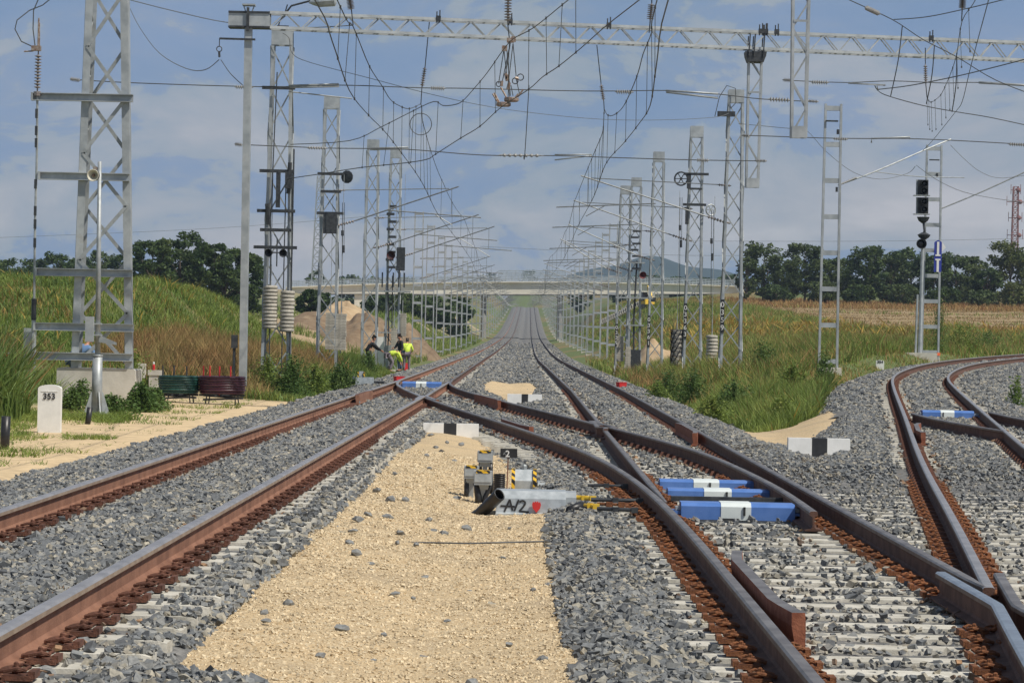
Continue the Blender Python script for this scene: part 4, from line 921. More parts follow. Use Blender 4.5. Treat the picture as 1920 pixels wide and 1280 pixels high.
def drop_post(u0, u1, v0, v1, D, label):
    a, b = at((u0[0]+u1[0])/2, v0, D), at((u0[1]+u1[1])/2, v1, D); wd0, wd1 = (u1[0]-u0[0])*D/F, (u1[1]-u0[1])*D/F
    t = thing('drop_post', label, 'drop post', (b.x, D, b.z), 'drop posts hanging from the gantries'); H = a.z-b.z; L = a.x-b.x
    for s in (-1, 1):
        mb = MB()
        for dy in (-.13, .13): mb.bar((s*wd1/2, dy, 0), (L+s*wd0/2, dy, H), .06, .045, up=(0, 1, 0))
        _loc(mb, 'leg', M['galv'], t)
    mb = MB(); n = 6
    for k in range(n):
        t0, t1 = (k+.15)/n, (k+1.1)/n if k < n-1 else 1; sgn = 1 if k % 2 else -1
        for dy in (-.14, .14): mb.bar((L*t0+sgn*(wd1+(wd0-wd1)*t0)/2, dy, H*t0), (L*t1-sgn*(wd1+(wd0-wd1)*t1)/2, dy, H*t1), .03, .012, up=(0, 1, 0))
    _loc(mb, 'lacing', M['galv2'], t)
    mb = MB()
    for z in (.13, H*.73): mb.box((L*z/H, -.16, z), (wd1*1.04, .012, .26 if z < 1 else .05))
    mb.box((L*.13/H, .16, .13), (wd1*1.04, .012, .26)); _loc(mb, 'plate', M['galv'], t)
    return t, H, L
DP = GY0+(GY1-GY0)*(1417-507)/(1990-507)-.05
t, H, L = drop_post((1404, 1399), (1428, 1421), 108, 352, DP, 'hanging lattice post clamped under the long gantry beam')
mb = MB(); mb.prism((L-.2, -.3, H), (1, 0, 0), (0, 0, 1), (0, 1, 0), [(-.02, -.14), (.42, -.14), (.48, .02), (.50, .14), (-.10, .14), (-.08, .02)], .6); _loc(mb, 'cap', M['dark'], t)
mb = MB()
for x in (-.20, -.06, .20): mb.tube([(L+x, -.32, H), (L+x+.03, -.32, H+.62)], .02, 5); mb.tube([(L+x, .32, H), (L+x+.03, .32, H+.62)], .02, 5)
_loc(mb, 'hanger_bolt', M['dark'], t)
t, H, L = drop_post((1487, 1484), (1517, 1510), -40, 259, 65, 'large hanging lattice post cut off by the top of the picture')
# the second gantry, just above the picture, that carries it and the insulator strings
a, b = at(380, -62, 65), at(2050, -6, 65)
g2 = thing('gantry', 'second lattice gantry beam overhead at the top edge', 'gantry', (a.x, 65, a.z)); mb = MB()
for dz in (0, .4):
    for dy in (-.2, .2): mb.bar((a.x, 65+dy, a.z+dz), (b.x, 65+dy, a.z+dz), .08, .09)
mb.build('chord', M['galv'], g2)

# ------------------------------------------------------------------ wires
def wire(name, pts, label, r=.011, m='wire', cat='wire', group='overhead wires', ins=(), dense=4):
    """a hanging wire through measured points (Catmull-Rom), with insulator strings at the given stretches"""
    P = [Vector(p) for p in pts]; o = []
    for i in range(len(P)-1):
        p0, p1, p2, p3 = P[max(i-1, 0)], P[i], P[i+1], P[min(i+2, len(P)-1)]
        for k in range(dense):
            t = k/dense; o.append(.5*((2*p1)+(p2-p0)*t+(2*p0-5*p1+4*p2-p3)*t*t+(-p0+3*p1-3*p2+p3)*t**3))
    o.append(P[-1]); mb = MB(); mb.tube(o, r, 4)
    w_ = solo(mb, name, M[m], label, cat, group)
    for p, q, rr in ins:
        mb = MB(); insul(mb, p, q, rr*.62, 7); i = mb.build('insulator', M['insg'], w_)
    return w_, o
def dropper(w_, p, q):
    mb = MB(); mb.tube([p, q], .006, 4); mb.box(p, (.03, .03, .05)); mb.box(q, (.03, .03, .05)); mb.build('dropper', M['wire'], w_)
def polyat(path, Y):
    for a, b in zip(path, path[1:]):
        if (a.y-Y)*(b.y-Y) <= 0 and abs(b.y-a.y) > 1e-6: return a.lerp(b, (Y-a.y)/(b.y-a.y))
    return None
ZC = 5.62
def track_wires(cf, px_c, px_m, side, sup_far, lab):
    Pc = [onz(u, v, ZC) for u, v in px_c]; near = Pc[0]
    Pc = [Vector((near.x-(Pc[1].x-near.x)*0-.02, 20, ZC))] + Pc
    Pm = []
    for u, v in px_m:
        # the carrier hangs straight above its contact wire
        d = ray(u, v); best = min(np.linspace(25, 140, 2400), key=lambda Y: abs(d[0]/d[1]*Y-float(np.interp(Y, [p.y for p in Pc], [p.x for p in Pc]))))
        Pm.append(at(u, v, best))
    Pm = [p for i, p in enumerate(Pm) if i == 0 or p.y > Pm[i-1].y+.3]
    Pm = [Vector((Pm[0].x, Pm[0].y-22, Pm[0].z+.9))] + Pm
    Y = Pm[-1].y; s0 = Y; far = []; x = Pm[-1].x; zsup = Pm[-1].z
    for s1 in sup_far:
        L = s1-s0
        for k in range(1, 9):
            t = k/8; y = s0+L*t; far.append(Vector((float(cf(y))+.15*math.sin(y*.05), y, zsup+(7.0-zsup)*t+float(zp(y))*1-3.2*t*(1-t)*min(1, L/60)*.35)))
        s0 = s1; zsup = 7.0
    wc, oc = wire('contact_wire', Pc+[Vector((float(cf(y))+(.25 if k % 2 else -.25)*0+.12*math.sin(y*.05), y, ZC+float(zp(y)))) for k, y in enumerate(np.arange(Pc[-1].y+16, 460, 22))], f'thin contact wire above the {lab}', .010)
    wm, om = wire('carrier_wire', Pm+far, f'sagging carrier wire with droppers above the {lab}', .010)
    y = Pm[1].y+1
    while y < 300:
        p, q = polyat(om, y), polyat(oc, y)
        if p is not None and q is not None and p.z > q.z+.1: dropper(wm, p, q)
        y += 3.8 if y < 90 else 14
    return om, oc
track_wires(C1, [(590, 0), (622, 75), (655, 170), (690, 215), (715, 240), (740, 270), (790, 340), (820, 400)], [(632, 0), (662, 50), (692, 123), (716, 161), (733, 188), (752, 200), (766, 204), (780, 200), (790, 197)], 1, [106, 137, 190, 239, 283, 328, 394], 'left track')
track_wires(C2, [(1253, 0), (1231, 121), (1219, 198), (1196, 235), (1169, 269), (1135, 309)], [(1232, 0), (1222, 60), (1206, 101), (1196, 138), (1180, 178), (1165, 205), (1148, 217), (1138, 215), (1133, 208)], 1, [118, 152, 199, 241, 290, 344, 401], 'middle track')
# the crossover pair, anchored back to the tall left lattice mast
def span(px, D0, D1):
    n = len(px); L = [0]
    for a, b in zip(px, px[1:]): L.append(L[-1]+math.hypot(b[0]-a[0], b[1]-a[1])/1.0)
    return [at(u, v, D0+(D1-D0)*(l/L[-1])**.8) for (u, v), l in zip(px, L)]
cw, oc = wire('contact_wire', span([(1260, -48), (1199, 0), (1135, 50), (1091, 89), (1048, 124), (1018, 144), (991, 168), (940, 201), (900, 237), (864, 259), (817, 289), (800, 299), (756, 306), (679, 314), (602, 326), (540, 335)], 36, 83), 'long diagonal contact wire sagging from upper middle to the tall left lattice mast', .012)
mw, om = wire('carrier_wire', span([(1130, -48), (1066, 0), (1001, 52), (964, 72), (945, 92), (914, 136), (890, 165), (867, 190), (850, 197), (830, 198), (812, 191), (763, 214), (715, 238), (655, 264), (545, 271)], 40, 83), 'diagonal carrier wire dipping beside the hanging hooks bundle', .011)
for t_ in np.linspace(46, 76, 12):
    p, q = polyat(om, t_), polyat(oc, t_)
    if p is not None and q is not None:
        q = min(oc, key=lambda c: abs((c.x/c.y)-(p.x/p.y)))
        if p.z > q.z: dropper(mw, p, Vector((q.x, q.y, q.z)))
# right hand wires over the curving tracks
c3 = span([(1870, -60), (1851, 10), (1831, 84), (1817, 138), (1804, 191), (1790, 212), (1750, 262), (1730, 283)], 45, 104)
wire('contact_wire', c3+[at(1655, 315, 106), at(1572, 347, 104)][0:0], 'steep contact wire at the upper right ending above the signal', .011)
m3 = span([(1840, -60), (1829, 0), (1804, 40), (1794, 101), (1784, 134), (1774, 158), (1764, 178), (1750, 190), (1743, 191), (1738, 181)], 45, 92)
wm, om = wire('carrier_wire', m3, 'sagging carrier wire at the upper right with droppers', .010)
for p in om[6::3]:
    q = min(c3, key=lambda c: abs(c.y-p.y)); dropper(wm, p, Vector((p.x+.05, p.y, p.z-.9)))
wire('carrier_wire', span([(1575, -12), (1592, 0), (1673, 37), (1730, 74), (1794, 107), (1868, 151), (1960, 186)], 60, 66), 'wire with a long insulator falling across the upper right corner', .011, ins=[(at(1622, 14, 61), at(1650, 27, 61.5), .09)])
wire('carrier_wire', span([(1676, 37), (1730, 33), (1784, 23), (1881, 0), (1960, -22)], 62, 55), 'nearly level wire at the top right corner', .010)
wire('contact_wire', span([(1640, 160), (1646, 170), (1665, 180), (1730, 198), (1794, 210), (1860, 221), (1960, 243)], 66, 72), 'contact wire running down to the right edge below the gantry beam', .011)
wire('contact_wire', span([(1646, 168), (1690, 163), (1737, 155), (1817, 138), (1920, 112), (1990, 93)], 66, 52), 'contact wire rising to the right edge across the gantry beam', .011)
for a, b, lab in (((1692, 48), (1670, 180), 'steep thin tie wire crossing the right of the gantry beam'), ((1794, 108), (1785, 210), 'short thin tie wire under the right gantry beam'), ((1752, 86), (1737, 195), 'thin tie wire with clamps above the signal')):
    wire('tie_wire', [at(*a, 66), at((a[0]+b[0])/2+3, (a[1]+b[1])/2, 66.3), at(*b, 67)], lab, .012)
# cross span wires
D = 78.2
X = lambda u, v, d=D: at(u, v, d)
wire('cross_span_wire', [X(132, 149), X(260, 156), X(495, 163), X(640, 160), X(790, 165), X(880, 166), X(1100, 171), X(1260, 170), X(1350, 177), X(1430, 186), X(1532, 191)], 'long upper cross span wire with insulators from the big pylon to the hanging post', .013,
     ins=[(X(131, 148), X(151, 151), .11), (X(440, 163), X(475, 164), .10), (X(806, 165), X(836, 166), .11), (X(1153, 172), X(1188, 173), .11), (X(1440, 186), X(1484, 188), .11), (X(1512, 189), X(1535, 191), .09)])
D = 80.5
wire('cross_span_wire', [X(442, 271), X(520, 274), X(622, 278), X(760, 280), X(905, 291), X(1040, 292), X(1165, 296), X(1300, 300), X(1436, 302)], 'lower cross span wire with insulators from the gantry post to the hanging post', .013,
     ins=[(X(440, 270), X(455, 272), .10), (X(575, 277), X(615, 278), .08), (X(935, 291), X(1020, 292), .08), (X(1305, 300), X(1330, 301), .10), (X(1415, 301), X(1438, 302), .09)])
D = 88
wire('cross_span_wire', [X(1390, 254), X(1430, 255), X(1545, 259), X(1640, 260), X(1700, 260), X(1800, 264), X(1960, 273)], 'cross span wire at the right with insulators level with the ladder mast top', .013, ins=[(X(1392, 254), X(1405, 255), .09), (X(1562, 260), X(1590, 261), .08), (X(1890, 270), X(1925, 272), .09)])
D = 66
wire('cross_span_wire', [X(1467, 150), X(1500, 152), X(1590, 155), X(1672, 152), X(1770, 156), X(1835, 155), X(1960, 163)], 'cross span wire with a heavy insulator right of the large hanging post', .012, ins=[(X(1468, 150), X(1485, 151), .10), (X(1520, 154), X(1555, 155), .10)])
def strut(pts, label, D, r=.03, m='galv2'):
    mb = MB(); mb.tube([at(u, v, D) for u, v in pts], r, 6); solo(mb, 'steady_arm', M[m], label, 'steady arm', 'steady arms on the cross span wires', True)
strut([(541, 161), (635, 158), (636, 162), (543, 164)], 'pale double steady arm on the upper cross span wire at left', 78)
strut([(1248, 170), (1346, 176), (1346, 184), (1249, 173)], 'pale double steady arm on the upper cross span wire at centre right', 78)
strut([(692, 278), (765, 276), (766, 279), (694, 281)], 'thin steady arm on the lower cross span wire', 80.3, .02)
strut([(1040, 290), (1110, 290), (1110, 292), (1040, 300)], 'thin steady arm right of centre on the lower cross span wire', 80.3, .02)
strut([(1634, 268), (1634, 260), (1706, 257), (1706, 261)], 'thin steady arm above the signal on the right cross span wire', 88, .025)
strut([(1590, 156), (1660, 160), (1644, 160), (1646, 170)], 'thin steady arm right of the large hanging post', 66, .02)
strut([(1835, 155), (1920, 160), (1990, 165)], 'pale double steady arm at the right edge', 66, .03)
mb = MB(); mb.tube([at(541, 172, 78), at(660, 185, 78)], .018, 5); solo(mb, 'steady_arm', M['galv2'], 'thin slanting steady arm below the upper cross span wire at left', 'steady arm', 'steady arms on the cross span wires')
wire('tie_wire', [at(1572, 347, 104), at(1640, 322, 106), at(1730, 283, 108), at(1783, 261, 109)], 'long inclined arm from the lone ladder mast towards the signal', .028, 'galv2', 'bracket arm', 'bracket arms over the right track', ins=[(at(1577, 345, 104), at(1608, 332, 105), .07)])
wire('tie_wire', [at(1640, 322, 106), at(1720, 331, 107), at(1808, 333, 108)], 'level registration arm above the signal', .016, 'galv2', 'bracket arm', 'bracket arms over the right track')
wire('tie_wire', [at(1765, 391, 121), at(1840, 360, 121), at(1960, 305, 121)], 'long inclined arm from the signal mast to the right edge', .028, 'galv2', 'bracket arm', 'bracket arms over the right track')
# insulator strings hung from the gantries
def string(px, D, label, rr=.09):
    P = [at(u, v, D) for u, v in px]
    t = thing('insulator_string', label, 'insulator string', P[-1], 'hanging insulator strings'); mb = MB(); mb.tube(P, .014, 5); mb.build('rod', M['dark'], t)
    k = len(P)//2; mb = MB(); insul(mb, P[k-1], P[k], rr, 8); mb.build('insulator', M['ins'], t)
string([(953, -40), (953, -5), (952, 45), (955, 74)], 65, 'dark insulator string above the hook bundle at top centre')
string([(655, -36), (655, -4), (659, 20), (662, 48)], 65, 'insulator string left of centre at the top edge')
string([(1222, -40), (1222, 6), (1219, 40), (1217, 62)], 65, 'insulator string right of centre at the top edge')
string([(1806, -36), (1805, -2), (1804, 18), (1803, 40)], 65, 'insulator string at the top edge near the right corner')
string([(805, 42), (797, 125), (791, 165), (789, 197)], 78.4, 'thin rod with insulator under the gantry beam left of centre', .06)
string([(1119, 85), (1127, 158), (1132, 190), (1133, 208)], 78.8, 'thin rod with insulator under the gantry beam right of centre', .06)
string([(1735, 90), (1735, 120), (1736, 160), (1738, 182)], 80, 'thin rod with insulator above the signal', .06)
# bundle of hooks and pulley blocks hanging at top centre
D = 64
hb_ = thing('hook_bundle', 'hanging bundle of ropes, hooks and two tray shaped weights at top centre', 'hook bundle', at(950, 195, D))
mb = MB()
for a, b in (((957, 80), (940, 162)), ((957, 80), (948, 138)), ((950, 88), (957, 180)), ((962, 82), (952, 165)), ((962, 82), (968, 145)), ((945, 92), (935, 157)), ((945, 95), (950, 140)), ((953, 150), (955, 182)), ((968, 148), (974, 176)), ((958, 160), (962, 180))): mb.tube([at(*a, D), at(*b, D)], .010, 4)
mb.build('rope', M['wire'], hb_)
for c, rr in (((935, 158), .055), ((966, 152), .065), ((976, 145), .07)):
    mb = MB(); mb.ring(at(*c, D), rr, .012, (.2, 1, .1), 14, 5); mb.build('ring', M['dark'], hb_)
mb = MB()
for a, b in (((948, 138), (951, 152)), ((952, 140), (949, 148)), ((955, 155), (952, 168)), ((941, 152), (940, 162)), ((966, 146), (972, 148))): mb.tube([at(*a, D), at(*b, D)], .035, 6)
mb.box(at(957, 76, D), (.16, .12, .10)); mb.box(at(963, 74, D), (.10, .1, .12)); mb.box(at(946, 91, D), (.12, .1, .12)); mb.build('hook', M['bronze'], hb_)
for c in ((959, 187), (944, 196)):
    mb = MB(); q = at(*c, D); mb.lathe((q.x, q.y, q.z-.05), [(.13, 0), (.165, .02), (.165, .085), (.13, .10)], 14); mb.box((q.x+.04, q.y, q.z), (.12, .2, .08)); mb.build('tray_weight', M['bronze'], hb_)
mb = MB()
for a, b in (((939, 164), (949, 182)), ((927, 174), (936, 192)), ((924, 176), (934, 193)), ((981, 168), (971, 182)), ((972, 176), (966, 183))): mb.tube([at(*a, D), at(*b, D)], .022, 6)
mb.build('arm', M['bronze'], hb_)
# loose cables
wire('cable', [at(243, 0, 79), at(330, 22, 78.5), at(430, 43, 78), at(560, 52, 78), at(660, 48, 77.5)], 'slack cable from the big pylon to the gantry beam', .012, 'cable', 'cable', 'slack cables')
wire('cable', [at(240, 8, 79), at(262, 52, 78.5), at(300, 101, 78), at(350, 129, 77.5), at(385, 131, 77), at(411, 112, 76.8)], 'sagging cable between the big pylon and the hook on the post', .012, 'cable', 'cable', 'slack cables')
wire('cable', [at(414, 112, 76.8), at(432, 138, 77), at(455, 160, 77.5)], 'short cable from the hook to the cross span wire', .011, 'cable', 'cable', 'slack cables')
wire('cable', [at(530, 62, 83), at(542, 72, 83), at(548, 100, 83), at(580, 117, 82), at(690, 146, 81), at(800, 175, 80), at(900, 197, 80), at(1000, 212, 82), at(1130, 224, 88), at(1250, 225, 95), at(1340, 220, 100), at(1366, 213, 101)], 'long thin cable sagging from the left lattice mast across to the right mast', .011, 'cable', 'cable', 'slack cables')
wire('cable', [at(1385, 232, 101), at(1480, 241, 100), at(1510, 243, 99), at(1550, 285, 99), at(1600, 323, 99), at(1650, 336, 99), at(1700, 326, 100), at(1716, 312, 100)], 'slack cable drooping from the large hanging post to the lone ladder mast', .010, 'cable', 'cable', 'slack cables')
wire('cable', [at(1718, 310, 100), at(1765, 342, 102), at(1830, 366, 105), at(1960, 385, 110)], 'thin cable sagging away to the right edge below the signal mast top', .010, 'cable', 'cable', 'slack cables')
wire('cable', [at(1782, 272, 120), at(1810, 300, 120), at(1840, 323, 120), at(1880, 334, 120), at(1960, 322, 120)], 'thin sagging wire right of the signal mast', .010, 'cable', 'cable', 'slack cables')
wire('cable', [at(952, 78, 66), at(996, 58, 66), at(992, 160, 68), at(984, 290, 70)][2:]+[at(982, 292, 70)], 'long thin vertical wire right of the hook bundle', .010, 'cable', 'cable', 'slack cables')
mb = MB(); q = at(789, 233, 80); mb.ring(q, .30, .012, (0, 1, 0), 24, 5); solo(mb, 'cable_ring', M['wire'], 'large loose ring of wire hanging left of centre', 'cable ring')
# distant power lines
for (a, b, c, lab) in (((-40, 447), (400, 428), (760, 400), 'faint distant power line behind the left trees'), ((900, 462), (1250, 478), (1500, 478), 'faint distant power line over the blue hill'), ((1300, 452), (1650, 452), (1980, 446), 'faint distant power line above the right hand trees')):
    wire('power_line', [at(*a, 560), at(*b, 560), at(*c, 560)], lab, .03, 'cable', 'power line', 'distant power lines', dense=8)

# ------------------------------------------------------------------ big pylon with its plinth, speaker pole and the things at left
pb0 = hit(186, 748, 0, 40, 140); PD = pb0.y
pyl = thing('lattice_pylon', 'tall galvanized lattice pylon with cross arms on a concrete plinth at left', 'pylon', pb0)
wpl = 146*PD/F; hpl = (at(186, 690, PD).z - pb0.z)
mb = MB(); mb.prism((-wpl/2, -wpl*.33, -.3), (1, 0, 0), (0, 0, 1), (0, 1, 0), [(0, 0), (wpl, 0), (wpl, hpl+.27), (wpl-.04, hpl+.3), (.04, hpl+.3), (0, hpl+.27)], wpl*.66)
plo = _loc(mb, 'plinth', M['plinth'], pyl)
DF = PD-.55
def PL(u, v, d=DF): q = at(u, v, d); return Vector((q.x-pb0.x, q.y-pb0.y, q.z-pb0.z))
corners = {('l', 'f'): (PL(140, 690), PL(168, -10)), ('r', 'f'): (PL(241, 690), PL(232, -10)), ('l', 'b'): (PL(146, 690, DF+1.1), PL(176, -10, DF+.85)), ('r', 'b'): (PL(243, 690, DF+1.1), PL(236, -10, DF+.85))}
for k_, (a, b) in corners.items():
    mb = MB(); sx_ = 1 if k_[0] == 'l' else -1; sy_ = 1 if k_[1] == 'f' else -1
    mb.bar(a, b, .17, .022, up=(0, 1, 0)); mb.bar(a+Vector((-sx_*.085, sy_*.09, 0)), b+Vector((-sx_*.085, sy_*.09, 0)), .022, .17, up=(0, 1, 0)); _loc(mb, 'leg', M['galv'], pyl)
mb = MB(); n = 7
for f, off in (('f', -.02), ('b', .02)):
    (la, lb), (ra, rb) = corners[('l', f)], corners[('r', f)]
    for k in range(n):
        t0, t1 = k/n+.004, (k+1)/n+.004; fl = (k % 2 == 0) ^ (f == 'b'); P0 = la.lerp(lb, t0) if fl else ra.lerp(rb, t0); P1 = ra.lerp(rb, t1) if fl else la.lerp(lb, t1)
        mb.bar(P0+Vector((0, off, 0)), P1+Vector((0, off, 0)), .085, .02, up=(0, 1, 0))
for s_, off in (('l', -.02), ('r', .02)):
    (la, lb), (ra, rb) = corners[(s_, 'f')], corners[(s_, 'b')]
    for k in range(n*2):
        t0, t1 = k/n/2, (k+1)/n/2; fl = k % 2 == 0; mb.bar((la.lerp(lb, t0) if fl else ra.lerp(rb, t0))+Vector((off, 0, 0)), (ra.lerp(rb, t1) if fl else la.lerp(lb, t1))+Vector((off, 0, 0)), .02, .07, up=(1, 0, 0))
_loc(mb, 'lacing', M['galv2'], pyl)
for (u0, u1, v) in ((60, 250, 183), (73, 243, 331), (67, 248, 511), (64, 251, 613), (64, 249, 668)):
    a, b = PL(u0, v-1.5, DF-.03), PL(u1, v+2, DF-.03); mb = MB(); mb.bar(a, b, .15, .022, up=(0, 1, 0)); mb.bar(a+Vector((0, -.06, .083)), b+Vector((0, -.06, .083)), .14, .018); mb.bar(a+Vector((0, -.06, -.083)), b+Vector((0, -.06, -.083)), .14, .018); mb.box((a.x+.02, a.y-.06, a.z), (.05, .16, .19)); _loc(mb, 'cross_arm', M['galv'], pyl)
mb = MB(); mb.tube([PL(70, 182, DF-.1), PL(69, 300, DF-.1), PL(66, 400, DF-.1), PL(64, 560, DF-.1)], .028, 6); mb.tube([PL(63, 600, DF-.1), PL(63, 690, DF-.1)], .05, 6); cb = _loc(mb, 'down_cable', M['galv2'], pyl)
mb = MB()
for v in (213, 245, 268, 345, 395, 420, 455): q = PL(69-(v-182)*.014, v, DF-.12); mb.box((q.x, q.y, q.z), (.06, .06, .22))
mb.tube([PL(64, 560, DF-.1), PL(63, 600, DF-.1)], .06, 8); _loc(mb, 'joint', M['dark'], cb)
mb = MB(); insul(mb, PL(70, 172, DF-.1), PL(72, 96, DF-.1), .085, 11, 10); mb.tube([PL(70, 180, DF-.1), PL(70, 172, DF-.1)], .09, 8); im = _loc(mb, 'insulator', M['ins'], pyl)
mb = MB(); mb.tube([PL(71, 96, DF-.1), PL(73, 34, DF-.1)], .02, 5); mb.tube([PL(74, 92, DF-.1), PL(74, 42, DF-.1)], .015, 5); mb.tube([PL(45, 97, DF-.1), PL(62, 96, DF-.1), PL(74, 90, DF-.1)], .018, 5); mb.box(PL(68, 91, DF-.1), (.22, .14, .12)); _loc(mb, 'terminal', M['bronze'], im)
mb = MB(); mb.tube([PL(66, 90, DF-.1), PL(40, 78, DF-.1), PL(28, 55, DF-.1), PL(32, 38, DF-.1), PL(55, 20, DF), PL(80, 10, DF), PL(102, -8, DF)], .014, 5); mb.tube([PL(66, 88, DF-.1), PL(62, 55, DF-.1), PL(63, 20, DF-.1), PL(75, -8, DF-.1)], .014, 5); _loc(mb, 'jumper_cable', M['wire'], im)
# speaker pole
sb = hit(176, 782, 0, 30, 120); SD = sb.y
spk = thing('speaker_pole', 'grey steel pole with cream horn speaker and small box before the pylon', 'speaker pole', sb)
def SL(u, v, d=SD): q = at(u, v, d); return Vector((q.x-sb.x, q.y-sb.y, q.z-sb.z))
k = SD/F
mb = MB(); a, b, c = SL(181, 775), SL(183, 668), SL(187, 303); mb.tube([Vector((a.x, 0, 0)), b], [10.5*k, 9.2*k], 14); mb.tube([b, b+Vector((0, 0, .03))], [10*k, 10*k], 14); mb.tube([b, c], [5.2*k, 3.6*k], 12); _loc(mb, 'pole', M['galv2'], spk, True)
mb = MB(); mb.box((a.x, 0, .02), (.42, .42, .06))
for g in range(4): r_ = g*math.pi/2+.4; mb.prism((a.x, 0, .05), (math.cos(r_), math.sin(r_), 0), (0, 0, 1), (-math.sin(r_)*.02, math.cos(r_)*.02, 0), [(.08, 0), (.27, 0), (.12, .45), (.08, .45)], 1)
mb.box((a.x+.1, .0, -.10), (.8, .6, .24)); _loc(mb, 'base_plate', M['galv2'], spk)
mb = MB(); q0, q1 = SL(163, 594), SL(178, 640); mb.box(((q0.x+q1.x)/2, -.16, (q0.z+q1.z)/2), (15*k, .14, 47*k)); bx = _loc(mb, 'junction_box', M['galv'], spk)
mb = MB(); qc = SL(183, 592); mb.box((qc.x, 0, SL(183, 607).z), (.16, .2, .03)); mb.box((qc.x, 0, SL(183, 628).z), (.16, .2, .03)); mb.prism(SL(186, 628)+Vector((0, -.05, 0)), (1, 0, 0), (0, 0, 1), (0, 1, 0), [(0, 0), (.35, -.14), (.35, -.19), (0, -.14)], .02); _loc(mb, 'clamp', M['galv2'], spk)
mb = MB(); qh = SL(181, 330); mb.lathe(qh+Vector((0, -.05, 0)), [(.03, 0), (.05, .06), (.075, .16), (.118, .24), (.122, .25), (.108, .25), (.06, .16), (.02, .12)], 18, axis=(-.12, -1, -.02)); hn = _loc(mb, 'horn_speaker', M['cream'], spk, True)
mb = MB(); mb.lathe(qh+Vector((-.02, -.20, 0)), [(.015, 0), (.035, .03), (.02, .06)], 10, axis=(-.12, -1, -.02)); mb.box(qh+Vector((-.03, .02, .15)), (.08, .08, .06)); _loc(mb, 'driver', M['bronze'], hn)
mb = MB(); mb.ring(qh+Vector((-.01, -.19, 0)), .085, .022, (-.12, -1, -.02), 18, 6); _loc(mb, 'mouth', M['dark'], hn)
# kilometre stones
def km_stone(p, wd, h, txt, label, size):
    t = thing('kilometre_stone', label, 'kilometre stone', p); mb = MB(); n = 8; k = wd/2; cv = wd*.16
    poly = [(-k, -.15), (k, -.15), (k, h-cv)]+[(k*math.cos(math.pi*i/n), h-cv+cv*math.sin(math.pi*i/n)) for i in range(1, n)]+[(-k, h-cv)]
    mb.prism((0, 0, 0), (1, 0, 0), (0, 0, 1), (0, 1, 0), poly, .16); mb.box((0, -.004, h*.86), (wd*.72, .006, .008)); o = _loc(mb, 'stone', M['white'], t)
    text_obj(txt, (0, -.009, h*.70), size, t, 'black', 'number', bold=.003); return t
p = hit(91, 811, 0, 20, 120); km_stone(p, 43*p.y/F, 90*p.y/F, '353', 'white kilometre stone numbered 353 beside the tall grass', 11.5*p.y/F)
p = hits(1650, 693); p.z -= .02; km_stone(p, 15*p.y/F, 19*p.y/F, '354', 'small white kilometre stone at the edge of the curving ballast', 5.5*p.y/F)
# black bollard pipes
for (u, v, wpx, hpx, lab) in ((8, 842, 18, 62, 'black pipe stump at the left edge in the grass'), (163, 795, 11, 32, 'short leaning black pipe stump at the foot of the speaker pole')):
    p = hit(u, v, 0, 20, 120); k = p.y/F; mb = MB(); mb.lathe(p-Vector((0, 0, .1)), [(wpx*k/2, 0), (wpx*k/2*.97, hpx*k+.1), (wpx*k/2*.7, hpx*k+.1), (wpx*k/2*.7, hpx*k*.6)], 14, axis=(.03 if u < 50 else .12, 0, 1)); solo(mb, 'pipe_stump', M['rubber'], lab, 'pipe stump', None, True)
# cabinet, sign boards and blocks at left
p = at(55, 690, 76); p.z = float(gz(p.x, 76)); t = thing('cable_cabinet', 'narrow dark grey cabinet half hidden by reeds left of the pylon', 'cabinet', p)
k = 76/F; mb = MB(); mb.box((0, 0, (at(55, 615, 76).z-p.z)/2), (20*k, .3, at(55, 615, 76).z-p.z)); cb_ = _loc(mb, 'cabinet_body', M['galv2'], t); mb = MB(); mb.box((0, -.155, (at(55, 615, 76).z-p.z)*.55), (17*k, .012, (at(55, 615, 76).z-p.z)*.75)); _loc(mb, 'cabinet_door', mat('slate grey paint', (.12, .14, .16), (.16, .18, .2), 4, .5), t)
p = at(8, 695, 72); z_ = float(gz(p.x, 72)); t = thing('notice_board', 'white board with a red mark at the left edge behind the reeds', 'board', (p.x, 72, z_))
h_ = at(8, 658, 72).z-z_; mb = MB(); mb.box((0, 0, h_-.28), (.36, .04, .5)); _loc(mb, 'panel', M['white'], t); mb = MB(); mb.box((.08, -.025, h_-.10), (.12, .012, .05)); mb.box((.1, -.025, h_-.2), (.06, .012, .06)); _loc(mb, 'red_mark', M['red'], t); mb = MB(); mb.box((0, .03, (h_-.5)/2), (.05, .04, h_-.4)); _loc(mb, 'post', M['galv2'], t)
k = 78/F
for (u, v0, v1, wpx, lab) in ((266, 682, 708, 13, 'white concrete block on edge beside the pylon plinth'), (292, 694, 703, 27, 'flat white concrete slab on the coil frame behind the green cable')):
    a = at(u, v1, 76.5); hgt = (v1-v0)*k; mb = MB(); mb.box((a.x, 76.5, a.z+hgt/2), (wpx*k, .25, hgt)); gnd = float(gz(a.x, 76.5))
    if a.z-gnd > .05: mb.box((a.x-.05, 76.5, (gnd+a.z)/2-.01), (wpx*k*.6, .2, a.z-gnd+.02))
    solo(mb, 'concrete_block', M['concw'], lab, 'block')
a = at(288, 694, 76.4); t = thing('spray_can', 'small red and white can standing on the white slab', 'can', a); mb = MB(); mb.lathe((0, 0, .012), [(.036, 0), (.036, .12), (.02, .15)], 10); _loc(mb, 'can_body', M['red'], t); mb = MB(); mb.lathe((0, 0, .165), [(.024, 0), (.024, .05), (.01, .06)], 10); _loc(mb, 'can_cap', M['white'], t)
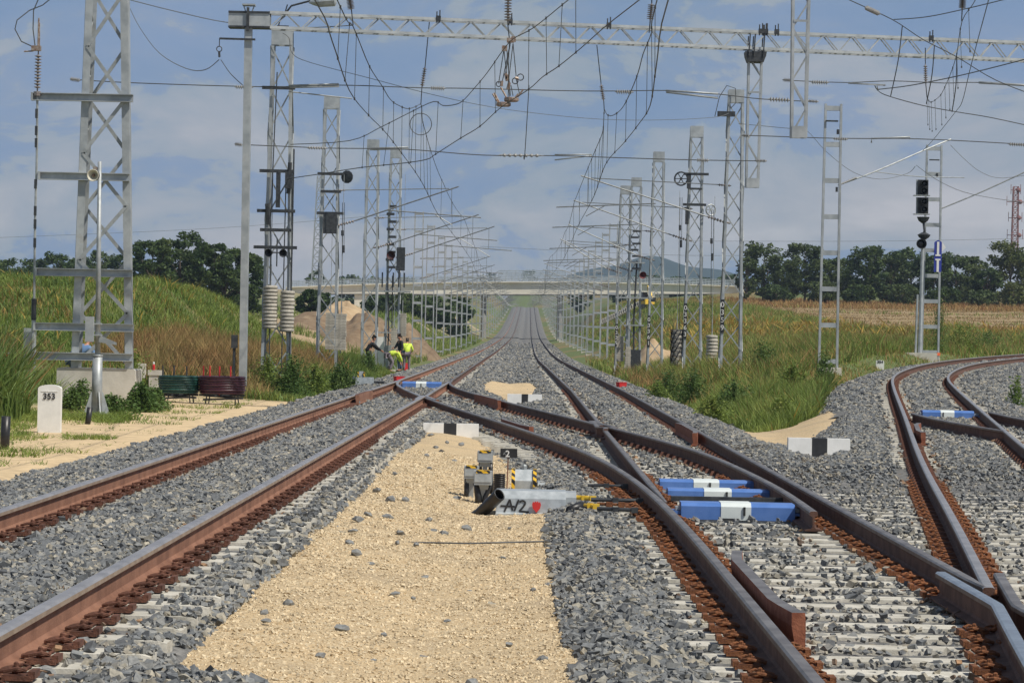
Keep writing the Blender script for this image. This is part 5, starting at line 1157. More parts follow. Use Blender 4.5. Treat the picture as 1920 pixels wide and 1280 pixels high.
# cable coils on their stake frame
def coil(u0, u1, v0, v1, m, lab, stk, stake_px, fl):
    D = 69.0; a = at((u0+u1)/2, v1, D); wd = (u1-u0)*D/F; h = (v1-v0)*D/F
    t = thing('cable_coil', lab, 'cable coil', a, 'cable coils on stake frames'); n = 7; r0 = wd/2-.04
    for i in range(n):
        mb = MB(); mb.ring((0, 0, h*(i+.5)/n), r0-.02*(i == 0)+.012*(i % 2), h/n*.52, (0, 0, 1), 34, 7); _loc(mb, 'cable_turn', M[m], t, True)
    mb = MB()
    for su in stake_px:
        x = at(su, v0, D).x-a.x; y = math.sqrt(max(.01, (r0-.1)**2-x*x))*(1 if (su % 2) else -.75); mb.tube([(x, y, -.03), (x, y, h+.24)], .018, 6)
    _loc(mb, 'stake', M[stk], t)
    gnd = float(gz(a.x, D))-a.z
    mb = MB(); mb.bar((-r0, -.2, -.03), (r0, .1, -.03), .05); mb.bar((-r0*.9, .35, -.05), (r0, -.4, -.09), .05); mb.bar((-.1, -r0, -.04), (.1, r0, -.04), .05)
    for x, y in ((-r0*.7, -.3), (r0*.7, -.3), (-r0*.7, .4), (r0*.7, .4)): mb.bar((x, y, gnd-.05), (x*.9, y, -.04), .028)
    mb.bar((-r0*.8, -.32, gnd*.55), (r0*.8, -.32, gnd*.55+.04), .045); _loc(mb, 'frame', M['dark'], t)
coil(296, 374, 704, 737, 'green', 'dark green cable coil on a stake frame beside the pylon', 'dark', (306, 323, 352), 1)
coil(372, 461, 705, 738, 'maroon', 'maroon cable coil with red stakes in front of the grey post', 'red', (382, 391, 414, 429), 1)

# ------------------------------------------------------------------ concrete tension weights hanging beside the masts
def weights(u0, u1, v0, v1, D, lab, n=None, sq=False, net=False, top=None):
    a, b = at((u0+u1)/2, v1, D), at((u0+u1)/2, v0, D); wd = (u1-u0)*D/F; H = b.z-a.z; n = n or int(H/.17); h = H/n
    t = thing('tension_weight', lab, 'tension weight', a, 'stacks of concrete tension weights')
    mb = MB(); r = wd/2
    if sq: mb.box((0, 0, h*.5), (wd, wd, h*.92)); mb.box((0, 0, h*.03), (wd*.9, wd*.9, h*.1))
    else: mb.lathe((0, 0, 0), [(r*.90, 0), (r, h*.22), (r, h*.72), (r*.9, h*.93), (r*.5, h*1.0)], 18)
    p = _loc(mb, 'weight_disc', M['weight'], t, not sq)
    for i in range(1, n):
        c = p.copy(); C.objects.link(c); c.parent = t; c.location = (random.uniform(-.012, .012), 0, h*i); c.rotation_euler = (0, 0, random.uniform(-.05, .05) if sq else i)
    tt = top or (at((u0+u1)/2, v0-260, D).z-a.z)
    mb = MB(); mb.tube([(0, 0, -.12), (0, 0, min(H+.6, tt))], .02, 6); mb.tube([(0, 0, H+.5), (.0, .0, tt)], .010, 5); rd = _loc(mb, 'hanger_rod', M['galv2'], t)
    if net:
        mb = MB(); q = r*1.13
        for i in range(9):
            z = H*i/8
            mb.ring((0, 0, z), q, .02, (0, 0, 1), 10, 5)
            for j in range(8):
                g = j*math.pi/4+(i % 2)*.4; g2 = g+.4
                if i < 8: mb.tube([(q*math.cos(g), q*math.sin(g), z), (q*math.cos(g2), q*math.sin(g2), z+H/8)], .022, 4)
        for j in (0, 1, 2): g = j*.55-.2; mb.prism((q*math.cos(g), q*math.sin(g)-.02, 0), (math.sin(g+.3)*-1, math.cos(g+.3), 0), (0, 0, 1), (math.cos(g), math.sin(g), 0), [(-.12, 0), (.12, 0), (.12, H), (-.12, H)], .01)
        _loc(mb, 'net', M['black'], t)
weights(492, 520, 535, 616, 83.2, 'round concrete weight stack hung on the left side of the tallest lattice mast', 12)
weights(524, 551, 545, 622, 83.2, 'round concrete weight stack hung on the right side of the tallest lattice mast', 11)
weights(610, 627, 586, 655, 107.6, 'narrow concrete weight stack partly behind the lattice mast legs', 13, True)
weights(629, 648, 588, 656, 105.6, 'square block weight stack beside the lattice mast at the earth heap', 13, True)
weights(747, 761, 587, 630, 138, 'short weight stack above the heads of the workers', 10, True)
weights(733, 743, 615, 664, 136, 'thin weight stack directly behind the worker facing right', 11, True)
weights(1258, 1278, 618, 684, 122, 'weight stack wrapped in a torn black net in the right grass', 8, False, True)
weights(1323, 1345, 628, 680, 112, 'tapering pale weight stack between two numbered masts at right', 8)
weights(1156, 1169, 630, 677, 149, 'slim weight stack left of the dark gear mast, right row', 11, True)
weights(1172, 1182, 650, 700, 146.5, 'lowest slim weight stack against the dark gear mast, right row', 11, True)
# thin vertical counterweight cables on the left and right masts
for (u, v0, v1, D, lab) in ((642, 380, 585, 105.6, 'thin weight cable with two dark clips beside the left lattice mast'), (1275, 370, 617, 120, 'thin weight cable with dark clips left of the pulley mast'), (1334, 395, 600, 113, 'thin weight cable right of the pulley mast')):
    mb = MB(); mb.tube([at(u, v0, D), at(u-1, v1, D)], .012, 5); mb.tube([at(u, v0+52, D), at(u, v0+62, D)], .05, 6); mb.tube([at(u+2, v0+80, D), at(u+2, v0+94, D)], .05, 6); mb.tube([at(u+4, v0, D), at(u+3, v0+84, D)], .010, 4)
    solo(mb, 'weight_cable', M['dark'], lab, 'cable', 'cables of the tension weights')

# ------------------------------------------------------------------ fouling point blocks
def marker(u0, u1, v0, v1, z, lab, dark=(.42, .60), top=7):
    a = hits((u0+u1)/2, v1); a.z += .06 if u0 > 1400 else .04; D = a.y; k = D/F; L, H = (u1-u0)*k, (v1-v0-top*.45)*k*1.03
    t = thing('fouling_marker', lab, 'fouling marker', (a.x, D+.12, a.z), 'white and black fouling markers')
    def seg(x0, x1, nm, m, e=0.0):
        mb = MB(); d = .24
        poly = [(-d/2-e, -.1), (d/2+e, -.1), (d/2-.03+e, H+e), (-d/2+.03-e, H+e)]
        mb.prism((x0, 0, 0), (0, 1, 0), (0, 0, 1), (1, 0, 0), poly, x1-x0)
        return _loc(mb, nm, M[m], t)
    seg(-L/2, -L/2+L*dark[0], 'white_block', 'white'); seg(-L/2+L*dark[0], -L/2+L*dark[1], 'black_band', 'black'); seg(-L/2+L*dark[1], L/2, 'white_block', 'white')
marker(793, 897, 796, 823, -.30, 'black and white block marker at the head of the beige sand strip', (.37, .60))
marker(951, 1016, 739, 756, -.31, 'small far black and white block marker between the two straight tracks', (.41, .60))
marker(1478, 1594, 827, 856, -.37, 'black and white block marker on the grey stones at right', (.38, .63))

# ------------------------------------------------------------------ blue switch lock covers between the rails
def cover(u0, u1, v0, v1, z, lab, segs, D=None, ends=True):
    a = onz((u0+u1)/2, v1, z) if D is None else at((u0+u1)/2, v1, D); D = a.y; k = D/F; L, H = (u1-u0)*k, (v1-v0)*k*.86
    t = thing('switch_cover', lab, 'switch cover', (a.x, D, a.z), 'blue covers over the switch locks'); dp = .34
    def prof(x0, x1, nm, m, z0=0.0, z1=1.0, g=0.0, par=None):
        mb = MB(); hh = H*z1; zz = H*z0
        mb.prism((-L/2+L*x0, 0, 0), (0, 1, 0), (0, 0, 1), (1, 0, 0), [(-g, zz), (-g, hh*.80), (.05-g, hh+g), (dp, hh+g), (dp, zz)], L*(x1-x0))
        return _loc(mb, nm, M[m], par or t)
    b0 = prof(.07, .36, 'blue_end', 'blue')
    prof(0, .07, 'blue_tongue', 'blue', .30, .62, -.02, b0)
    b1 = prof(.58, .90, 'blue_end', 'blue')
    prof(.90, 1.0, 'blue_tongue', 'blue', .32, .60, -.02, b1)
    pl = prof(.36, .58, 'pale_panel', 'bluew', .0, 1.0, .006)
    mb = MB(); mb.box((-L/2+L*segs, -.014, H*.55), (L*.016, .012, H*.52)); _loc(mb, 'slot', M['black'], pl)
    mb = MB(); mb.box((-L/2+L*.43, -.012, H*.06), (L*.12, .012, H*.09)); _loc(mb, 'latch', M['black'], pl)
    mb = MB(); mb.box((0, dp*.5, -.03), (L*1.02, dp*.9, .06)); mb.box((-L*.44, dp*.4, H*.62), (L*.06, .16, H*.22)); mb.box((L*.44, dp*.4, H*.62), (L*.08, .16, H*.2)); _loc(mb, 'lock_gear', M['galv2'], t)
cover(1259, 1516, 939, 975, -.24, 'nearest and largest blue switch cover with pale panel, at the blade tip', .53)
cover(1236, 1470, 915, 936, -.24, 'middle blue switch cover behind the nearest one', .54)
cover(1222, 1440, 898, 919, -.24, 'farthest blue switch cover of the near turnout', .50)
cover(748, 836, 713, 731, -.17, 'far blue switch cover between the rails of the left track', .47)
cover(1722, 1838, 767, 787, -.04, 'blue switch cover between the rails of the curving right track', .40)
# dark throw bar in front of the middle cover
a, b = onz(1258, 934, -.16), onz(1478, 938, -.16); mb = MB(); mb.bar(a, b, .05, .05); mb.bar(a+Vector((.2, .3, -.02)), b+Vector((-.05, .3, -.02)), .04); solo(mb, 'throw_bar', M['dark'], 'dark steel throw bar across the blades in front of the middle blue cover', 'throw bar')

# ------------------------------------------------------------------ A/2 point machine group on the sand
SZ = -.345
p = onz(995, 966, SZ); k = p.y/F
bx = thing('cable_trough_box', 'galvanized box hand lettered A/2 with a red heart on the sand', 'box', (p.x, p.y, p.z-.01)); Wb, Hb = 131*k, 47*k
mb = MB(); mb.prism((-Wb/2, 0, 0), (0, 1, 0), (0, 0, 1), (1, 0, 0), [(0, .02), (.015, .035), (.035, Hb*.70), (.11, Hb), (.45, Hb), (.50, Hb*.7), (.53, 0)], Wb); mb.box((0, -.015, .012), (Wb*1.01, .05, .024)); _loc(mb, 'lid', M['zinc'], bx)
mb = MB(); mb.prism((Wb/2, .14, 0), (0, 1, 0), (0, 0, 1), (1, 0, 0), [(0, 0), (.02, Hb*.75), (.08, Hb*.95), (.36, Hb*.95), (.42, 0)], 20*k); _loc(mb, 'end_cap', M['galv'], bx)
def stroke(par, pts, r, m, nm, y=0.0):
    mb = MB(); P = []
    for x, z in pts: P.append((-Wb/2+x*Wb, .017+.02*(z-.1)-.004+y, z*Hb))
    for a, b in zip(P, P[1:]):
        mb.bar(Vector(a), Vector(b), r*2, .006, up=(0, 1, 0))
    return _loc(mb, nm, M[m], par)
stroke(bx, [(.12, .16), (.195, .66), (.24, .22)], .009, 'black', 'letter'); stroke(bx, [(.065, .40), (.27, .38)], .009, 'black', 'letter'); stroke(bx, [(.265, .20), (.325, .66)], .009, 'black', 'letter')
stroke(bx, [(.335, .56), (.37, .63), (.41, .60), (.42, .50), (.38, .34), (.335, .20), (.40, .19), (.475, .17)], .009, 'black', 'letter')
hx = (1006-930)/131
mb = MB(); hp = [(0, -.058), (.034, -.020), (.043, .018), (.034, .045), (.022, .036), (.010, .052), (0, .040), (-.012, .052), (-.022, .036), (-.034, .047), (-.042, .018), (-.034, -.018)]
mb.prism((-Wb/2+hx*Wb, .004, Hb*.41), (1, 0, 0), (0, 0, 1), (0, -1, 0), hp, .035); ht = _loc(mb, 'red_heart', M['red'], bx)
# flat zinc lid behind
p2 = onz(1044, 921, SZ); k2 = p2.y/F; t = thing('trough_lid', 'low flat zinc trough lid behind the lettered box', 'lid', p2); mb = MB()
mb.prism((-36*k2, 0, 0), (0, 1, 0), (0, 0, 1), (1, 0, 0), [(0, -.03), (.015, .05), (.06, .09), (.5, .09), (.55, -.03)], 72*k2); _loc(mb, 'lid', M['zinc'], t); mb = MB()
for x in (-.28, -.1, .08, .25): mb.lathe((x*.9, .05, .09), [(.014, 0), (.014, .02), (.006, .022)], 8)
_loc(mb, 'bolt', M['galv2'], t)
# striped motor housing
p3 = onz(982, 921, SZ); k3 = p3.y/F; t = thing('point_motor_housing', 'grey housing with yellow and black striped side flanges behind the lettered box', 'motor housing', p3); W3, H3 = 47*k3, 40*k3
mb = MB(); mb.prism((-W3*.36, 0, -.05), (0, 1, 0), (0, 0, 1), (1, 0, 0), [(0, 0), (0, H3*.5+.05), (.08, H3+.05), (.24, H3+.05), (.32, H3*.5+.05), (.32, 0)], W3*.72); _loc(mb, 'housing', M['zinc'], t)
for s in (-1, 1):
    mb = MB(); x0 = -W3*.5 if s < 0 else W3*.36
    mb.prism((x0, -.02, -.05), (0, 1, 0), (0, 0, 1), (1, 0, 0), [(0, 0), (0, H3*.52+.05), (.08, H3*1.03+.05), (.28, H3*1.03+.05), (.36, H3*.52+.05), (.36, 0)], W3*.14); _loc(mb, 'striped_flange', M['haz'], t)
mb = MB(); mb.lathe((0, .15, H3), [(.03, 0), (.03, .04), (.012, .06)], 8); _loc(mb, 'lifting_eye', M['galv2'], t)
# three junction boxes on posts with black hoses
def jbox(u0, u1, v0, v1, D, lab, hoses):
    a = at((u0+u1)/2, v1, D); zg = float(zr(a.x, D))-.345; wd, h = (u1-u0)*D/F, (v1-v0)*D/F; hz = a.z-zg
    t = thing('junction_box', lab, 'junction box', (a.x, D, zg), 'grey junction boxes on short posts')
    mb = MB(); mb.prism((-wd/2, -.09, hz), (1, 0, 0), (0, 0, 1), (0, 1, 0), [(.02*wd, 0), (wd*.98, 0), (wd, .03), (wd, h*.92), (wd*.97, h), (wd*.03, h), (0, h*.92), (0, .03)], .16); b = _loc(mb, 'box_body', M['galv'], t)
    mb = MB(); mb.box((0, -.094, hz+h*.54), (wd*.90, .008, h*.66)); _loc(mb, 'cover_plate', M['zinc'], b)
    mb = MB(); mb.box((0, -.096, hz+h*.92), (wd*.74, .012, h*.16)); mb.box((0, -.01, hz+h+.004), (wd*.7, .14, .007)); _loc(mb, 'hazard_strip', M['haz'], b)
    mb = MB(); mb.box((0, 0, hz/2-.05), (.05, .05, hz+.1)); mb.box((0, -.026, hz-.02), (.12, .012, .06)); _loc(mb, 'post', M['galv2'], t)
    for x, dx, r in hoses:
        mb = MB(); mb.tube([(x, 0, hz+.01), (x+dx*.2, -.01, hz*.72), (x+dx*.8, -.03, hz*.35), (x+dx, -.04, -.03)], r, 8); _loc(mb, 'hose', M['rubber'], t, True)
jbox(895, 924, 845, 866, 31.4, 'rearmost grey junction box with striped edge, standing highest', [(-.055, .05, .018), (.06, .02, .024)])
jbox(870, 898, 873, 896, 30.5, 'left junction box with striped edge and a black hose beside it', [(-.05, .0, .026), (.0, .14, .02)])
jbox(888, 923, 882, 908, 29.7, 'front junction box with striped edge beside the leaning pipe', [(-.06, .02, .036), (.065, -.05, .026)])
# pipes
def corr(p, r, h, lab, lean=(0, 0, 1)):
    mb = MB(); n = int(h/.02); pr = [(r*.8, 0)]
    for i in range(n): pr += [(r, h*i/n+.002), (r, h*(i+.5)/n), (r*.9, h*(i+.55)/n), (r*.9, h*(i+.98)/n)]
    pr += [(r, h), (r*.84, h), (r*.8, h*.55)]; mb.lathe(p, pr, 18, axis=lean); solo(mb, 'corrugated_pipe', M['rubber'], lab, 'pipe', None, True)
q = onz(936, 928, SZ); corr(q-Vector((0, 0, .08)), .066, .08+40*q.y/F, 'upright black corrugated pipe behind the lettered box')
a = onz(893, 962, SZ); b = at(936, 927, a.y-.22)
t = thing('drain_pipe', 'black open pipe leaning out of the sand against the lettered box', 'pipe', a); r = .062
mb = MB(); d = b-a; mb.tube([d*-.25, d*.15+Vector((0, 0, -.035)), d*.55+Vector((0, 0, -.02)), d], [r*.7, r, r, r], 16, cap=False); mb.tube([d+d.normalized()*.001, d*.5], [r*.84, r*.8], 16, cap=False); mb.tube([d*.5, d*.52], [r*.8, .002], 16); _loc(mb, 'pipe_wall', M['rubber'], t, True)
mb = MB(); mb.ring(d, r*.92, .008, d, 20, 6); _loc(mb, 'pipe_rim', M['rubber'], t, True)
a, b = onz(1062, 957, -.24), onz(1112, 950, -.22); mb = MB(); mb.tube([a+Vector((.03, .06, -.01)), a+Vector((.06, .03, 0)), (a+b)/2+Vector((0, 0, .02)), b, b+Vector((.12, .05, -.1))], [.052, .052, .05, .042, .02], 12); solo(mb, 'ground_pipe', M['rubber'], 'black pipe running into the ballast right of the lettered box', 'pipe', None, True)
# A 2 number sign on a stake
D = 31.8; a, b = at(938, 857, D), at(970, 841, D); zg = float(zr(a.x, D))-.345; c = (a+b)/2
t = thing('number_sign', 'small black sign reading A 2 on a thin leaning stake', 'sign', (at(950, 915, D).x, D, zg))
o = t.location; mb = MB(); mb.box((c.x-o.x, 0, c.z-o.z), (b.x-a.x, .012, b.z-a.z)); pn = _loc(mb, 'panel', M['black'], t); pn.rotation_euler = (0, 0, 0)
text_obj('A', (a.x-o.x+.045*(b.x-a.x)/.19, -.010, a.z-o.z+.028), .032, pn, 'galv'); text_obj('2', (a.x-o.x+.43*(b.x-a.x), -.010, a.z-o.z+.008), .072, pn, 'white', bold=.002)
mb = MB(); mb.tube([(0, .012, -.1), (c.x-o.x-.005, .012, b.z-o.z)], .007, 6); _loc(mb, 'stake', M['rust'], t)
# rods to the blades
for (p0, p1, m, r, lab) in (((1080, 932), (1112, 934), 'yellow', .022, 'yellow rod casing beside the rail near the lettered box'), ((1096, 946), (1118, 949), 'yellow', .014, 'thin yellow rod end lying in the stones'), ((1102, 909), (1172, 911), 'dark', .016, 'black upper rod running under the curved rail'), ((1108, 936), (1200, 938), 'dark', .019, 'black rod with pale joints running under the curved rail'), ((1120, 953), (1190, 956), 'dark', .018, 'lowest black rod towards the blue covers'), ((1120, 944), (1165, 946), 'rusto', .015, 'rusty rod between the black rods')):
    a, b = onz(*p0, -.175), onz(*p1, -.175); mb = MB(); mb.tube([a, b], r, 8); mb.box(b, (.06, .05, .05)); mb.box(a.lerp(b, .5), (.06, .05, .045)); solo(mb, 'drive_rod', M[m], lab, 'rod', 'drive rods of the near turnout')
# far point machine at left of the left track
D = 86; a = at(684, 722, D); zg = float(gz(a.x, D)); t = thing('point_motor_housing', 'far grey point motor with yellow edges beside the left track', 'motor housing', (a.x, D, a.z)); k = D/F
mb = MB(); mb.box((0, 0, 8*k), (35*k, .4, 14*k), top=.93); mb.box((-18*k, .1, 12*k), (10*k, .3, 9*k)); _loc(mb, 'housing', M['zinc'], t); mb = MB(); mb.box((-7*k, 0, 18*k), (9*k, .25, 16*k), top=.8); _loc(mb, 'motor', M['galv'], t)
mb = MB(); mb.box((-12.5*k, -.02, 18*k), (2.2*k, .26, 13*k)); mb.box((-1.5*k, -.02, 18*k), (2.2*k, .26, 13*k)); _loc(mb, 'striped_flange', M['haz'], t); mb = MB(); mb.box((26*k, .1, 4*k), (20*k, .3, 8*k)); _loc(mb, 'drive_cover', M['dark'], t)
# stray sticks and cables on the ground
def ground_line(pts, z, r, m, lab, name='ground_cable'):
    P = [onz(u, v, z) for u, v in pts]; mb = MB(); mb.tube(P, r, 5); solo(mb, name, M[m], lab, 'cable', 'thin cables lying on the ground')
ground_line([(640, 1014), (760, 1016), (880, 1018), (1000, 1015), (1060, 1013), (1150, 1017), (1215, 1018)], -.285, .007, 'dark', 'thin dark cable lying across the beige sand strip')
ground_line([(215, 1114), (260, 1112), (330, 1114), (395, 1117)], -.155, .006, 'rust', 'thin rusty rod lying on the stones beside the left track')
ground_line([(1690, 740), (1715, 747), (1760, 750), (1800, 744), (1850, 747), (1918, 745)], .16, .012, 'dark', 'thin dark cable lying across the curving track')
ground_line([(1550, 766), (1590, 757), (1640, 756), (1690, 763)], .02, .012, 'dark', 'thin dark cable on the grey stones left of the curve')
ground_line([(1290, 790), (1330, 796), (1375, 795)], -.3, .012, 'dark', 'thin dark cable at the tip of the grass triangle')
# red boxes and pails
for (u, v, wpx, hpx, D, lab) in ((748, 717, 16, 12, 91, 'red crate on the ballast in front of the workers'), (1165, 727, 15, 11, 97, 'small red box beside the right rail of the middle track'), (761, 697, 10, 17, 146, 'red crate at the feet of the worker seen from behind')):
    a = at(u, v, D); k = D/F; mb = MB(); mb.box((a.x, D, a.z+hpx*k*.45), (wpx*k, wpx*k*.8, hpx*k*.9), .5, top=1.06); mb.box((a.x, D, a.z+hpx*k*.93), (wpx*k*1.12, wpx*k*.9, hpx*k*.1), .5); mb.box((a.x-.02, D-wpx*k*.43, a.z+hpx*k*.5), (wpx*k*.4, .02, hpx*k*.3), .5); solo(mb, 'red_crate', M['red'], lab, 'crate', 'red crates beside the tracks')
for (u, v, D, lab) in ((1424, 733, 100, 'x'),)[:0]: pass
for (u, v, D, lab) in ((1565, 682, 104, 'small orange cap on a peg beside the lone ladder mast'), (1759, 664, 120, 'small orange cap on a peg beside the signal mast')):
    a = at(u, v+2, D); zg = float(gz(a.x, D)); t = thing('survey_peg', lab, 'peg', (a.x, D, zg)); mb = MB(); mb.tube([(0, 0, -.1), (0, 0, a.z-zg)], .02, 6); _loc(mb, 'stick', M['galv2'], t); mb = MB(); mb.box((0, 0, a.z-zg+.05), (.15, .1, .12), .3); _loc(mb, 'orange_cap', mat('orange plastic', (.75, .12, .03), (.8, .16, .05)), t)

# ------------------------------------------------------------------ people
def skin(name, nodes, edges, m, parent, root=None, sub=1):
    names = list(nodes); me = bpy.data.meshes.new(name); me.from_pydata([nodes[n][0] for n in names], [(names.index(a), names.index(b)) for a, b in edges], [])
    o = bpy.data.objects.new(name, me); C.objects.link(o); md = o.modifiers.new('s', 'SKIN'); md.use_smooth_shade = True
    for n, v in zip(names, me.skin_vertices[0].data): r = nodes[n][1]; v.radius = r if isinstance(r, tuple) else (r, r)
    me.skin_vertices[0].data[names.index(root) if root else 0].use_root = True
    sb_ = o.modifiers.new('u', 'SUBSURF'); sb_.levels = sb_.render_levels = sub
    dg = bpy.context.evaluated_depsgraph_get(); m2 = bpy.data.meshes.new_from_object(o.evaluated_get(dg)); bpy.data.objects.remove(o)
    m2.materials.clear(); m2.materials.append(M[m]); m2.polygons.foreach_set('use_smooth', [True]*len(m2.polygons))
    o = bpy.data.objects.new(name, m2); C.objects.link(o); o.parent = parent; return o
def lim(a, b, t): return tuple(a[i]+(b[i]-a[i])*t for i in range(3))
def person(loc, rz, label, J, top, legs, vest=None, hat=None, hs=1.0, shirt_len=1.0):
    """J: joints pelvis chest neck head, shL elL haL shR elR haR, hipL knL anL hipR knR anR (local, facing +Y)"""
    t = thing('person', label, 'person', loc); t.rotation_euler = (0, 0, rz); t.scale = (hs, hs, hs)
    V = {k: Vector(v) for k, v in J.items()}; fw = (V['head']-V['neck']).normalized(); fy = Vector(J.get('face', (0, 1, 0))).normalized(); sx_ = fy.cross(fw).normalized()
    n = {'pelvis': (V['pelvis'], (.14, .10)), 'waist': (V['pelvis'].lerp(V['chest'], .45), (.125, .09)), 'chest': (V['chest'], (.16, .105)), 'neck0': (V['neck'], .058), 'neck1': (V['neck'].lerp(V['head'], .4), .052),
         'jaw': (V['head']+fw*-.045+fy*.02, (.068, .075)), 'head': (V['head']+fw*.02, (.077, .092)), 'crown': (V['head']+fw*.10, (.05, .062)), 'nose': (V['head']+fy*.105+fw*-.01, .012)}
    e = [('pelvis', 'waist'), ('waist', 'chest'), ('chest', 'neck0'), ('neck0', 'neck1'), ('neck1', 'jaw'), ('jaw', 'head'), ('head', 'crown'), ('head', 'nose')]
    for s in 'LR':
        n['sh'+s] = (V['sh'+s], .062); n['el'+s] = (V['el'+s], .043); n['wr'+s] = (V['el'+s].lerp(V['ha'+s], .84), .028); n['pa'+s] = (V['ha'+s], (.036, .02)); e += [('chest', 'sh'+s), ('sh'+s, 'el'+s), ('el'+s, 'wr'+s), ('wr'+s, 'pa'+s)]
        d = (V['ha'+s]-V['el'+s]).normalized(); sd_ = d.cross(Vector((0, 1, .2))).normalized(); cu = d.cross(sd_)
        for i, L in enumerate((.075, .085, .08, .06)):
            b0 = V['ha'+s]+d*.035+sd_*((i-1.5)*.019); n[f'f{i}a{s}'] = (b0+d*L*.5+cu*.008, .009); n[f'f{i}b{s}'] = (b0+d*L*.85+cu*.03, .008); e += [('pa'+s, f'f{i}a{s}'), (f'f{i}a{s}', f'f{i}b{s}')]
        n['th'+s] = (V['ha'+s]+sd_*-.05+d*.02, .010); n['tj'+s] = (V['ha'+s]+sd_*-.055+d*.055, .009); e += [('pa'+s, 'th'+s), ('th'+s, 'tj'+s)]
        n['hip'+s] = (V['hip'+s], .085); n['kn'+s] = (V['kn'+s], .055); n['an'+s] = (V['an'+s], .038); ft = Vector(J.get('foot'+s, (0, 1, 0))); n['toe'+s] = (V['an'+s]+ft*.15-Vector((0, 0, .05)), (.04, .03)); e += [('pelvis', 'hip'+s), ('hip'+s, 'kn'+s), ('kn'+s, 'an'+s), ('an'+s, 'toe'+s)]
    skin('body', n, e, 'skin', t, 'pelvis')
    c = {'pelvis': (V['pelvis'], (.16, .125)), 'waist': (n['waist'][0], (.155, .12)), 'chest': (V['chest'], (.19, .135)), 'col': (V['chest'].lerp(V['neck'], .75), .085)}; e = [('pelvis', 'waist'), ('waist', 'chest'), ('chest', 'col')]
    for s in 'LR':
        c['sh'+s] = (V['sh'+s], .082); c['el'+s] = (V['el'+s], .062); c['wr'+s] = (V['el'+s].lerp(V['ha'+s], .74*shirt_len), .046); e += [('chest', 'sh'+s), ('sh'+s, 'el'+s), ('el'+s, 'wr'+s)]
    skin('jacket', c, e, top, t, 'pelvis')
    c = {'pelvis': (V['pelvis']-Vector((0, 0, .02)), (.165, .135))}; e = []
    for s in 'LR':
        c['hip'+s] = (V['hip'+s], .108); c['kn'+s] = (V['kn'+s], .078); c['an'+s] = (V['an'+s]+Vector((0, 0, .03)), .062); e += [('pelvis', 'hip'+s), ('hip'+s, 'kn'+s), ('kn'+s, 'an'+s)]
    skin('trousers', c, e, legs, t, 'pelvis')
    for s in 'LR':
        ft = Vector(J.get('foot'+s, (0, 1, 0))); skin('shoe', {'a': (V['an'+s]-ft*.05-Vector((0, 0, .045)), .05), 'b': (V['an'+s]+ft*.17-Vector((0, 0, .06)), (.05, .036)), 'c': (V['an'+s]+Vector((0, 0, .03)), .055)}, [('c', 'a'), ('a', 'b')], 'darkc', t)
    if vest:
        v = {'a': (V['pelvis'].lerp(V['chest'], .12), (.178, .145)), 'b': (V['pelvis'].lerp(V['chest'], .55), (.178, .142)), 'c': (V['chest'], (.20, .15)), 'd': (V['chest'].lerp(V['neck'], .6), (.13, .10)), 'l': (V['chest'].lerp(V['shL'], .72), .10), 'r': (V['chest'].lerp(V['shR'], .72), .10)}
        vo = skin('vest', v, [('a', 'b'), ('b', 'c'), ('c', 'd'), ('c', 'l'), ('c', 'r')], vest, t)
    hd = V['head']
    hh = {'a': (hd+fw*.055-fy*.03, (.084, .088)), 'b': (hd+fw*.115-fy*.01, (.056, .06)), 'c': (hd-fy*.06-fw*.03, (.06, .05))}
    skin('hair', hh, [('a', 'b'), ('a', 'c')], 'hair', t)
    if hat:
        mb = MB(); mb.lathe(hd+fw*.075, [(.105, 0), (.102, .04), (.085, .08), (.04, .10)], 14, axis=fw); mb.lathe(hd+fw*.072+fy*.09, [(.075, 0), (.07, .015)], 12, axis=fw); _loc(mb, 'cap', M[hat], t, True)
    for s in (-1, 1):
        mb = MB(); mb.ball(hd+fy*.088+sx_*(s*.032)+fw*.012, .011, 8); _loc(mb, 'eye', M['black'], t)
        mb = MB(); mb.ball(hd+sx_*(s*.082)-fw*.01, .026, 8, sc3=(.5, .8, 1.2)); _loc(mb, 'ear', M['skin'], t)
    mb = MB(); mb.box(hd+fy*.092-fw*.062, (.045, .012, .012)); _loc(mb, 'mouth', M['redc'], t)
    return t
STAND = dict(pelvis=(0, 0, .95), chest=(0, .02, 1.30), neck=(0, .02, 1.48), head=(0, .03, 1.63), shL=(-.19, .02, 1.42), elL=(-.25, .0, 1.14), haL=(-.24, .12, .92), shR=(.19, .02, 1.42), elR=(.25, .0, 1.14), haR=(.24, .12, .92),
             hipL=(-.10, 0, .90), knL=(-.12, .03, .50), anL=(-.13, 0, .09), hipR=(.10, 0, .90), knR=(.12, .03, .50), anR=(.13, 0, .09))
def pose(**k): d = dict(STAND); d.update(k); return d
def ploc(u, v, D): a = at(u, v, D); return (a.x, D, a.z)
